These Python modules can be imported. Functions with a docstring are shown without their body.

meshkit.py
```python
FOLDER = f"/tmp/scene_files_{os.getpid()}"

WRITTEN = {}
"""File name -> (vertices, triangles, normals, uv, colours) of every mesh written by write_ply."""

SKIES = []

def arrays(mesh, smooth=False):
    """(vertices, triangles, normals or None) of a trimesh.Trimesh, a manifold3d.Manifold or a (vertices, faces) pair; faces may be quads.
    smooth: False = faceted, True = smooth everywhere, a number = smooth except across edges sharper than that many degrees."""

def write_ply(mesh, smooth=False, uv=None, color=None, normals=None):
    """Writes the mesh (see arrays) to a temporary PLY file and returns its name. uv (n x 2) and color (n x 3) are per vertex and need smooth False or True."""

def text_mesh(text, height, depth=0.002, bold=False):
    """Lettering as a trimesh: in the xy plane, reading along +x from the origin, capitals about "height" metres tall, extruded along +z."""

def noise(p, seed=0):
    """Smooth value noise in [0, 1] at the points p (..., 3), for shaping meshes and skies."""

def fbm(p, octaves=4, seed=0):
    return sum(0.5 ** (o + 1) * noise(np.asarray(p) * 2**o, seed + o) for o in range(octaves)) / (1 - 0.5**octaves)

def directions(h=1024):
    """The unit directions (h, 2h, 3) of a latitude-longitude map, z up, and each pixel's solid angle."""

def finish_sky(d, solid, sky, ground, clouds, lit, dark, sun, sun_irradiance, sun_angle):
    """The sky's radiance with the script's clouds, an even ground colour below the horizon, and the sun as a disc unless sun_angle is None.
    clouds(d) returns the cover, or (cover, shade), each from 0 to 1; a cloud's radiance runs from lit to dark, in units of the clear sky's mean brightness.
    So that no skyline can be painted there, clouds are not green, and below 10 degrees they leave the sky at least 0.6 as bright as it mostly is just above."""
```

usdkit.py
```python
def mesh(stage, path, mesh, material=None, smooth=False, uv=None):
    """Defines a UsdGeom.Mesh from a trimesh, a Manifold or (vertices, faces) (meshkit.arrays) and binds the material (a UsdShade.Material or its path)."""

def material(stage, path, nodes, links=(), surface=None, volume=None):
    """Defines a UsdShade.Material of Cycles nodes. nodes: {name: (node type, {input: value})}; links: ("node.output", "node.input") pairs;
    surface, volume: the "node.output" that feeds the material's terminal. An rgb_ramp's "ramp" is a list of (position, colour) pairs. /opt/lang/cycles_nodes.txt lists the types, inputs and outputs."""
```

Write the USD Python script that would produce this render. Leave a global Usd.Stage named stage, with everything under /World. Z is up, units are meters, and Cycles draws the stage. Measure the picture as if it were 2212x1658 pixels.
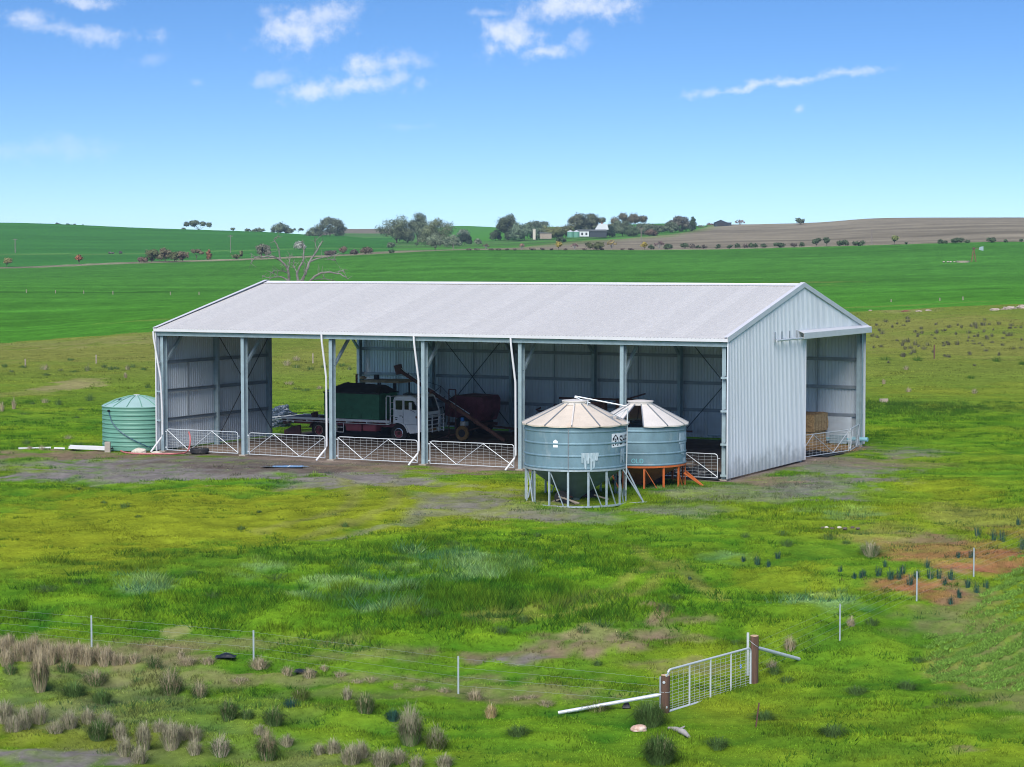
import math, random
import numpy as np, trimesh
import shapely.geometry as sg
import usdkit, meshkit
from meshkit import fbm, noise
from pxr import Usd, UsdGeom, UsdLux, UsdShade, Gf, Sdf, Vt

stage = Usd.Stage.CreateInMemory()
UsdGeom.SetStageUpAxis(stage, UsdGeom.Tokens.z)
UsdGeom.SetStageMetersPerUnit(stage, 1.0)
UsdGeom.Xform.Define(stage, '/World')
UsdGeom.Scope.Define(stage, '/World/Looks')
PI = math.pi

# ------------------------------------------------------------------ camera, sky, sun
F, PT, HC = 4470.0, -0.0582, 10.12          # measured focal length (in 2212 px picture widths), pitch, eye height
cam = UsdGeom.Camera.Define(stage, '/World/camera')
cam.CreateHorizontalApertureAttr(36.0)
cam.CreateVerticalApertureAttr(36.0 * 767 / 1024)
cam.CreateFocalLengthAttr(36.0 * F / 2212)
cam.CreateClippingRangeAttr(Gf.Vec2f(1.0, 30000.0))
cam.AddTranslateOp().Set(Gf.Vec3d(0, 0, HC))
cam.AddRotateXOp().Set(90 + math.degrees(PT))
EXPOSURE = 1.74
cam.CreateExposureAttr(EXPOSURE)

SUN_DIR = np.array([-0.20, -0.74, 0.76]); SUN_DIR /= np.linalg.norm(SUN_DIR)
SUN_EL = math.asin(SUN_DIR[2]); SUN_ROT = math.atan2(SUN_DIR[0], SUN_DIR[1])
SUN_INT, SUN_ANGLE, SKY_STRENGTH = 0.40, 45.0, 0.052
sun = UsdLux.DistantLight.Define(stage, '/World/sun')
sun.CreateIntensityAttr(SUN_INT); sun.CreateAngleAttr(SUN_ANGLE); sun.CreateNormalizeAttr(True)
sun.CreateColorAttr(Gf.Vec3f(1.0, 0.95, 0.88))
zax = Gf.Vec3d(*SUN_DIR); xax = Gf.Cross(Gf.Vec3d(0, 0, 1), zax).GetNormalized(); yax = Gf.Cross(zax, xax)
sun.AddTransformOp().Set(Gf.Matrix4d(xax[0], xax[1], xax[2], 0, yax[0], yax[1], yax[2], 0, zax[0], zax[1], zax[2], 0, 0, 0, 60, 1))


class Graph:
    def __init__(s): s.n, s.l, s.k = {}, [], 0
    def add(s, kind, ins=None, **links):
        s.k += 1; name = f'n{s.k}'; s.n[name] = (kind, ins or {})
        for k, v in links.items(): s.l.append((v, f'{name}.{k}'))
        return name
    def math(s, op, a, b=None):
        ins, ln = {'math_type': op}, {}
        for key, v in (('value1', a), ('value2', b)):
            if v is None: continue
            if isinstance(v, str): ln[key] = v
            else: ins[key] = v
        return s.add('math', ins, **ln) + '.value'
    def rng(s, v, a, b, c=0.0, d=1.0, t='smoothstep'):
        return s.add('map_range', {'range_type': t, 'from_min': a, 'from_max': b, 'to_min': c, 'to_max': d, 'clamp': True}, value=v) + '.result'
    def mix(s, fac, a, b, kind='mix'):
        ins, ln = {'mix_type': kind}, {}
        for key, v in (('fac', fac), ('color1', a), ('color2', b)):
            if isinstance(v, str): ln[key] = v
            else: ins[key] = v
        return s.add('mix', ins, **ln) + '.color'
    def make(s, path, surface=None, volume=None): return usdkit.material(stage, path, s.n, s.l, surface, volume)


def sky_material():
    g = Graph()
    gen = g.add('texture_coordinate') + '.generated'
    hi = g.add('vector_math', {'math_type': 'multiply_add', 'vector2': (1, 1, 2.0), 'vector3': (0, 0, .05)}, vector1=gen) + '.vector'
    hin = g.add('vector_math', {'math_type': 'normalize'}, vector1=hi) + '.vector'
    sky = g.add('sky_texture', {'sky_type': 'single_scattering', 'sun_disc': False, 'sun_elevation': SUN_EL, 'sun_rotation': SUN_ROT,
                                'altitude': 300.0, 'air_density': 1.0, 'aerosol_density': 0.35, 'ozone_density': 2.0}, vector=hin) + '.color'
    sky = g.add('hsv', {'hue': 0.507, 'saturation': 1.3, 'value': 1.0, 'fac': 1.0}, color=sky) + '.color'
    sx = g.add('separate_xyz', vector=gen)
    x, y, z = sx + '.x', sx + '.y', sx + '.z'
    yy = g.math('maximum', y, 0.02)
    u, v = g.math('divide', x, yy), g.math('divide', z, yy)
    uv = g.add('combine_xyz', {'z': 0.0}, x=u, y=v) + '.vector'
    n1 = g.add('noise_texture', {'scale': 42.0, 'detail': 6.0, 'roughness': 0.6}, vector=uv)
    nd = g.math('subtract', n1 + '.fac', 0.5)
    n2 = g.add('noise_texture', {'scale': 120.0, 'detail': 4.0, 'roughness': 0.6}, vector=uv)
    nd2 = g.math('subtract', n2 + '.fac', 0.5)
    wob = g.add('vector_math', {'math_type': 'multiply_add', 'vector2': (0.018, 0.010, 0), 'vector3': (-0.009, -0.005, 0)}, vector1=n1 + '.color') + '.vector'
    uvw = g.add('vector_math', {'math_type': 'add'}, vector1=uv, vector2=wob) + '.vector'
    # clouds: centre, half sizes (all as tangents of angles), tilt, density
    clouds = [(655, 66, 85, 36, -.12, .95), (700, 42, 72, 30, -.25, .8), (792, 140, 50, 30, 0, .95), (850, 132, 66, 17, -.05, .7), (752, 186, 110, 20, -.08, .9),
              (855, 172, 30, 16, -.2, .8), (592, 166, 44, 16, -.15, .55), (1240, 14, 130, 28, -.06, 1.0), (1108, 84, 62, 40, .1, 1.0), (1170, 112, 62, 14, -.02, .85),
              (1252, 84, 22, 22, 0, .5), (70, 42, 55, 22, .1, .75), (160, 66, 120, 16, .1, .65), (190, 2, 64, 10, .1, .8), (345, 80, 20, 22, -.6, .55), (325, 128, 40, 14, -.3, .3),
              (1690, 180, 165, 9, -.135, .95), (1550, 200, 66, 8, -.12, .6), (1820, 160, 90, 9, -.135, .75), (1722, 238, 13, 8, -.5, .6), (90, 322, 150, 26, -.02, .28), (880, 270, 40, 8, 0, .25),
              (577, 25, 24, 12, -.1, .5), (1065, 30, 46, 9, 0, .5), (430, 178, 14, 9, 0, .35)]
    cover = None
    for (cx, cy, rx, ry, rot, den) in clouds:
        a, b = (cx - 1106) / F, math.tan(math.atan((829 - cy) / F) + PT)
        m = g.add('mapping', {'mapping_type': 'texture', 'location': (a, b, 0), 'rotation': (0, 0, -rot), 'scale': (1.25 * rx / F, 1.25 * ry / F, 1)}, vector=uvw) + '.vector'
        ln = g.add('vector_math', {'math_type': 'length'}, vector1=m) + '.value'
        ln = g.math('add', ln, g.math('multiply', nd, -2.6))
        ln = g.math('add', ln, g.math('multiply', nd2, -2.0))
        c = g.rng(ln, 1.3, -0.25, 0.0, den)
        cover = c if cover is None else g.math('maximum', cover, c)
    cover = g.math('multiply', cover, g.math('greater_than', y, 0.05))
    # the rest of the sky, above and behind: the same kind of scattered cloud
    zz = g.math('maximum', z, 0.05)
    pq = g.add('combine_xyz', {'z': 0.0}, x=g.math('divide', x, zz), y=g.math('divide', y, zz)) + '.vector'
    nb = g.add('noise_texture', {'scale': 1.6, 'detail': 7.0, 'roughness': 0.6}, vector=pq) + '.fac'
    oc = g.math('multiply', g.rng(nb, 0.50, 0.68, 0.0, 0.9), g.rng(z, 0.15, 0.26))
    cover = g.math('maximum', cover, oc)
    thin = g.math('multiply', g.math('power', cover, 1.1), 0.74)
    col = g.mix(thin, sky, (5.6, 5.9, 6.5))
    bg = g.add('background_shader', {'strength': SKY_STRENGTH}, color=col)
    return g.make('/World/Looks/sky_look', surface=bg + '.background')


dome = UsdLux.DomeLight.Define(stage, '/World/sky')
UsdShade.MaterialBindingAPI.Apply(dome.GetPrim()).Bind(sky_material())
dome.GetPrim().SetCustomDataByKey('kind', 'structure'); dome.GetPrim().SetCustomDataByKey('label', 'blue sky with small white clouds and a thin streak of cloud')

# ------------------------------------------------------------------ measuring helpers
cp, sp = math.cos(PT), math.sin(PT)
YAW, SX, SY = -0.4785, -19.04, 110.72        # the shed's heading and its front left corner on the ground
cY, sY = math.cos(YAW), math.sin(YAW)
SCY = 767 / 1024 * 2212 / 1658               # pixel aspect bookkeeping (about 1)


def ray(px, py):
    a, b = (px - 1106) / F, (829 - py) / F
    return np.array([a, cp - b * sp, sp + b * cp])


def onz(px, py, z=0.0):
    r = ray(px, py); t = (z - HC) / r[2]; return r * t + np.array([0, 0, HC])


def ond(px, py, d):
    r = ray(px, py); return r * (d / r[1]) + np.array([0, 0, HC])


def wor(q): return np.array([SX + cY * q[0] - sY * q[1], SY + sY * q[0] + cY * q[1], q[2] if len(q) > 2 else 0.0])


def loc(p):
    x, y = np.asarray(p[0]) - SX, np.asarray(p[1]) - SY
    return cY * x + sY * y, -sY * x + cY * y


def zray(px, py, d): return ond(px, py, d)[2]


# ------------------------------------------------------------------ the lie of the land
from scipy.interpolate import PchipInterpolator
NEAR = PchipInterpolator([0, 30, 45, 52, 58, 61.5, 65, 68, 72, 80, 86, 92, 130, 200], [-4.2, -3.6, -3.0, -2.75, -2.45, -2.28, -1.7, -1.1, -.70, -.33, -.17, 0, 0, .12])
COLS = {0: [(262, 740), (430, 633), (620, 579), (640, 575), (700, 560), (760, 548), (950, 510), (1150, 483)],
        300: [(268, 716), (440, 632), (622, 568), (640, 563), (700, 556), (760, 548), (950, 515), (1150, 492)],
        560: [(275, 697), (445, 630), (626, 559), (645, 555), (720, 546), (800, 535), (1000, 512), (1120, 501)],
        740: [(280, 690), (450, 625), (630, 552), (660, 548), (730, 540), (820, 530), (960, 516), (1000, 512), (1250, 516), (1900, 497)],
        840: [(285, 688), (455, 624), (632, 547), (700, 542), (800, 535), (900, 528), (1100, 519), (1500, 506), (1900, 497)],
        1000: [(290, 685), (460, 621), (635, 541), (700, 538), (800, 532), (1000, 521), (1400, 500), (1700, 490)],
        1150: [(292, 683), (462, 620), (636, 541), (800, 527), (900, 519), (1100, 505), (1500, 491)],
        1300: [(295, 681), (463, 618), (637, 541), (800, 522), (900, 513), (1100, 500), (1300, 489)],
        1450: [(297, 679), (464, 616), (638, 540), (800, 518), (950, 503), (1100, 494), (1300, 485)],
        1570: [(298, 678), (464, 612), (638, 538), (800, 513), (1000, 496), (1120, 487)],
        1750: [(300, 675), (464, 608), (638, 533), (800, 510), (1000, 490), (1080, 483)],
        1900: [(300, 671), (464, 604), (638, 529), (800, 503), (1000, 479), (1060, 473)],
        2212: [(300, 658), (464, 598), (638, 522), (800, 495), (1000, 473), (1050, 470)]}
FAR_Y = np.concatenate([np.arange(130, 700, 10), np.arange(700, 2000, 25), [2200, 2600, 3500, 6000, 12000]])
_cx, _tab = sorted(COLS), []
for c in _cx:
    pts = [(130, 0.0), (200, 0.12)] + [(d, zray(c, py, d)) for d, py in COLS[c]]
    d0, z0 = pts[-1]
    pts += [(d0 + 350, z0 - (9 if d0 < 1250 else 1)), (d0 + 1500, z0 - 14), (13000, z0 - 20)]
    _tab.append(PchipInterpolator(*zip(*pts))(FAR_Y))
_tab = np.array(_tab)
from scipy.interpolate import RegularGridInterpolator
_pxs = np.arange(-100, 2320, 20.0)
_tab = np.stack([PchipInterpolator([-100] + _cx + [2320], np.concatenate([[_tab[0, j]], _tab[:, j], [_tab[-1, j]]]))(_pxs) for j in range(len(FAR_Y))], 1)
_far = RegularGridInterpolator((_pxs, FAR_Y), _tab)


def px_of(x, y): return np.clip(1106 + F * x / np.maximum(y, 1.0), -100, 2300)


def base_z(x, y):
    x, y = np.broadcast_arrays(np.asarray(x, float), np.asarray(y, float))
    far = _far(np.stack([px_of(x, y), np.clip(y, 130, 12000)], -1).reshape(-1, 2)).reshape(x.shape)
    near = NEAR(np.clip(y, 0, 200))
    z = np.where(y < 130, near, far)
    return z


def pad_mask(x, y, grow=1.5):
    """1 on the levelled ground under and round the shed, falling to 0 outside."""
    lx, ly = loc((x, y))
    dx = np.maximum(np.maximum(-0.5 - lx, lx - 33.2), 0); dy = np.maximum(np.maximum(-2.0 - ly, ly - 21.2), 0)
    return 1 - np.clip(np.hypot(dx, dy) / grow, 0, 1)


def hummock(x, y):
    """Low tufted relief of the pasture, -0.5 .. 0.5, drawn out across the slope."""
    p = np.stack([np.asarray(x, float) * .85, np.asarray(y, float) * 1.5, np.zeros(np.shape(x))], -1)
    h = fbm(p, 3, 9); r = 1 - np.abs(fbm(p * .7 + 31, 2, 27) - .5) * 4
    return np.clip((h - .5) * 1.5 + .22 * (r - .45), -.6, .6)


def ground_z(x, y):
    x, y = np.broadcast_arrays(np.asarray(x, float), np.asarray(y, float))
    z = base_z(x, y)
    near = np.clip((330 - y) / 60, 0, 1)
    p = np.stack([x, y, np.zeros_like(x)], -1)
    b = (fbm(p * [.28, .4, 1], 3, 3) - .5) * .42 + hummock(x, y) * np.interp(y, [60, 90, 130, 200], [.20, .17, .10, .06]) * (1 - np.exp(-((np.asarray(x) - 5.8) / 2.6) ** 2 - ((np.asarray(y) - 59.5) / 3.2) ** 2))
    z = z + near * b * (1 - pad_mask(x, y, 5.0)) * np.where(y > 40, 1, .3)
    mid = np.clip((y - 330) / 100, 0, 1)
    z = z + mid * (fbm(p * .011, 2, 5) - .5) * 1.2
    return z


def at(px, py):
    """The ground point that the measured direction meets."""
    r = ray(px, py); lo = 30.0; d = np.concatenate([np.arange(30, 330, .5), np.arange(330, 2500, 4.0)])
    zz = HC + r[2] * d / r[1]; xx = r[0] * d / r[1]
    under = np.nonzero(zz < ground_z(xx, d))[0]
    i = under[0] if len(under) else len(d) - 1
    return np.array([xx[i], d[i], float(ground_z(xx[i], d[i]))])


_dd = np.concatenate([np.arange(30, 330, .25), np.arange(330, 700, 2.0)])


def at_base(px, py):
    """As at(), on the smooth ground without its bumps."""
    r = ray(px, py); under = np.nonzero(HC + r[2] * _dd / r[1] < base_z(r[0] * _dd / r[1], _dd))[0]
    i = under[0] if len(under) else len(_dd) - 1
    return r * (_dd[i] / r[1]) + np.array([0, 0, HC])


# ------------------------------------------------------------------ ground colours (base colours of soil and plants plus painted hummock shading, as vertex colours)
C = dict(yel=(.190, .228, .016), mid=(.100, .195, .015), dark=(.052, .125, .012), lush=(.088, .190, .011), blue=(.17, .30, .125), straw=(.30, .255, .13), dirt=(.20, .145, .095),
         gravel=(.175, .158, .148), mud=(.105, .085, .07), red=(.27, .125, .06), olive=(.185, .195, .045), crop=(.058, .190, .018), crop2=(.052, .165, .025), crop3=(.042, .155, .030), stub=(.20, .175, .125), verge=(.20, .19, .12), far=(.08, .14, .05), grey=(.155, .17, .07))
C = {k: np.array(v) for k, v in C.items()}
# measured patches: centre and half size in picture units on the ground, colour, strength, raggedness
PATCH = [(330, 1130, 420, 70, 'yel', .85), (800, 1105, 330, 60, 'yel', .75), (120, 1210, 260, 45, 'yel', .7), (1000, 1090, 220, 40, 'yel', .6),
         (520, 1265, 620, 60, 'dark', .55), (250, 1300, 330, 45, 'lush', .8), (950, 1240, 360, 80, 'lush', .8), (1500, 1260, 300, 70, 'lush', .6), (1130, 1340, 420, 60, 'lush', .75),
         (620, 1205, 330, 28, 'dark', .6), (150, 1240, 240, 20, 'dark', .5), (1250, 1345, 260, 22, 'dark', .6), (880, 1300, 320, 18, 'dark', .6), (130, 1330, 200, 22, 'dark', .5),
         (310, 1268, 60, 18, 'blue', .8), (560, 1232, 75, 17, 'blue', .5), (690, 1285, 60, 12, 'blue', .8), (760, 1262, 110, 16, 'blue', .85), (900, 1235, 110, 18, 'blue', .85), (985, 1205, 90, 15, 'blue', .6), (830, 1318, 60, 10, 'blue', .5),
         (1060, 1225, 70, 12, 'blue', .45), (1770, 1295, 82, 24, 'blue', 1.0), (1830, 1112, 70, 9, 'blue', .6), (1570, 1210, 60, 12, 'blue', .4),
         (1700, 1245, 150, 34, 'yel', .55), (1980, 1180, 130, 40, 'olive', .8), (2050, 1090, 160, 40, 'yel', .6), (1890, 1075, 110, 22, 'mid', .6), (2120, 1120, 130, 26, 'olive', .7),
         (2060, 1195, 140, 34, 'red', .8), (1960, 1265, 90, 24, 'red', .95), (2140, 1215, 110, 26, 'red', .9), (2020, 1290, 70, 16, 'red', .8), (2020, 1165, 90, 14, 'dirt', .6), (2190, 1150, 70, 14, 'red', .5),
         (2160, 1400, 150, 130, 'dirt', .5), (2050, 1440, 60, 60, 'olive', .4),
         (500, 1390, 180, 14, 'dirt', .5), (380, 1357, 22, 4, 'straw', .6), (800, 1425, 160, 12, 'dirt', .4), (1160, 1425, 150, 12, 'dirt', .75), (1260, 1405, 120, 22, 'dirt', .8), (1380, 1395, 60, 26, 'dirt', .8), (1300, 1378, 60, 12, 'straw', .5),
         (1440, 1370, 36, 10, 'dirt', .7), (1500, 1345, 46, 8, 'dirt', .6), (1460, 1440, 90, 12, 'dirt', .5), (1110, 1430, 60, 7, 'gravel', .9), (1500, 1385, 44, 8, 'dirt', .5),
         (640, 1470, 420, 10, 'dirt', .55), (980, 1500, 330, 10, 'dirt', .5), (1160, 1515, 110, 8, 'dirt', .6), (300, 1560, 320, 60, 'grey', .5), (180, 1490, 240, 70, 'grey', .45), (520, 1620, 300, 40, 'grey', .4), (700, 1640, 200, 30, 'grey', .5), (150, 1420, 220, 22, 'dirt', .6), (660, 1560, 300, 70, 'mid', .5),
         (1000, 1600, 400, 40, 'lush', .6), (1250, 1565, 250, 30, 'lush', .6), (1700, 1600, 350, 40, 'lush', .5), (1650, 1600, 240, 10, 'dark', .6), (1850, 1635, 180, 12, 'dark', .5), (150, 1600, 180, 22, 'yel', .5),
         (60, 1648, 200, 26, 'gravel', 1.0), (1250, 1620, 160, 40, 'mid', .4), (2080, 1634, 40, 10, 'dirt', .7), (1700, 1500, 120, 20, 'mid', .5), (1800, 1420, 130, 30, 'lush', .55),
         # yard in front of the shed
         (330, 1010, 420, 24, 'gravel', 1.0), (700, 1015, 300, 22, 'gravel', .95), (760, 1040, 170, 16, 'gravel', .8), (90, 1022, 120, 12, 'gravel', .7), (240, 1033, 120, 14, 'gravel', .7), (1010, 1080, 90, 16, 'gravel', .75), (1080, 1105, 130, 22, 'gravel', .5), (1250, 1110, 140, 14, 'gravel', .6), (1450, 1110, 110, 14, 'gravel', .5),
         (1640, 1062, 140, 18, 'gravel', .6), (1820, 1010, 110, 26, 'gravel', .85), (1950, 978, 90, 14, 'gravel', .75), (1760, 1050, 90, 18, 'gravel', .6), (1930, 1000, 130, 10, 'dirt', .5),
         (150, 985, 190, 9, 'dirt', .95), (300, 970, 70, 8, 'dirt', .9), (640, 1003, 340, 9, 'mud', .8), (950, 1014, 240, 8, 'dirt', .8), (600, 1018, 130, 7, 'mud', .9), (1100, 1022, 90, 7, 'dirt', .7), (1620, 1040, 70, 8, 'dirt', .8),
         # paddock behind
         (150, 765, 300, 20, 'olive', .8), (120, 745, 260, 8, 'straw', .45), (320, 738, 160, 6, 'straw', .5), (130, 838, 44, 9, 'straw', .9), (175, 828, 40, 6, 'straw', .7), (60, 850, 60, 6, 'straw', .3), (200, 870, 260, 9, 'lush', .6), (130, 935, 220, 22, 'lush', .7), (50, 1000, 44, 8, 'lush', .8),
         (700, 770, 90, 30, 'olive', .6), (640, 880, 60, 14, 'lush', .7), (700, 895, 90, 8, 'lush', .5), (2030, 700, 200, 16, 'olive', .9), (2050, 745, 220, 30, 'olive', .8), (2050, 850, 200, 12, 'yel', .35), (2040, 880, 220, 14, 'dark', .85), (2050, 905, 220, 12, 'lush', .8), (2060, 800, 200, 20, 'mid', .4),
         (2060, 940, 200, 14, 'lush', .5), (1960, 672, 60, 4, 'straw', .5)]
_P = []
for (a, b, rx, ry, k, s) in PATCH:
    c0, e, n0, n1 = at_base(a, b), at_base(a + rx, b), at_base(a, b - ry), at_base(a, b + ry)
    _P.append((c0[0], c0[1], abs(e[0] - c0[0]), max(n0[1] - c0[1], .3), max(c0[1] - n1[1], .3), k, s))
_TRACK = []
for pts, wd, k, s_ in (([(560, 1150), (690, 1118), (760, 1085), (770, 1058), (740, 1038)], .35, 'olive', .7), ([(640, 1160), (780, 1125), (850, 1092), (862, 1065), (840, 1045)], .35, 'olive', .7), ([(700, 1165), (880, 1130), (925, 1090), (915, 1062)], .4, 'gravel', .45),
                       ([(1000, 1335), (1180, 1318), (1320, 1275), (1400, 1225)], .25, 'olive', .6), ([(1030, 1352), (1230, 1335), (1370, 1290), (1450, 1235)], .25, 'olive', .6), ([(1520, 1270), (1440, 1240), (1390, 1205), (1372, 1180)], .25, 'olive', .5), ([(1400, 1310), (1430, 1330), (1412, 1350)], .16, 'dirt', .8), ([(1560, 1300), (1500, 1250), (1455, 1215)], .3, 'olive', .6)):
    w_ = np.array([at_base(*q)[:2] for q in pts]); kk = np.linspace(0, len(w_) - 1, 60); _TRACK.append((np.interp(kk, range(len(w_)), w_[:, 0]), np.interp(kk, range(len(w_)), w_[:, 1]), wd, k, s_))
CROP_NEAR = lambda px: np.interp(px, [0, 334, 560, 1000, 1700, 2212], [261, 267, 274, 287, 299, 300])
CROP_FAR = lambda px: np.interp(px, [0, 300, 560, 740, 1000, 1300, 2212], [621, 623, 627, 631, 636, 638, 640])
VERGE_W = lambda px: np.interp(px, [0, 500, 740, 860, 1040, 1300, 2212], [16, 16, 22, 60, 40, 10, 6])
STUB_FAR = lambda px: np.interp(px, [1030, 1200, 1300, 1450, 1560, 1640, 2300], [650, 800, 850, 910, 1130, 1400, 1500])


def wob(x, y, s, seed): return fbm(np.stack([x * s, y * s, np.zeros_like(x)], -1), 3, seed) - .5


def region(x, y):
    """0 pasture, 1 crop, 2 verge, 3 far crop, 4 stubble, 5 far pasture."""
    px = px_of(x, y)
    w = wob(x, y, .05, 71) * 9
    r = np.zeros(np.shape(x), int)
    r[y > CROP_NEAR(px) + w * .4] = 1
    cf = CROP_FAR(px)
    r[y > cf] = 2
    b = cf + VERGE_W(px) + w
    r[(y > b) & (px < 850)] = 3
    r[(y > b) & (px >= 850)] = 5
    r[(y > 1230) & (px < 850) & (px > 620)] = 5
    st = (y > b) & (px > 1040) & (y < STUB_FAR(px) + w * 2)
    r[st] = 4
    return r


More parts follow.
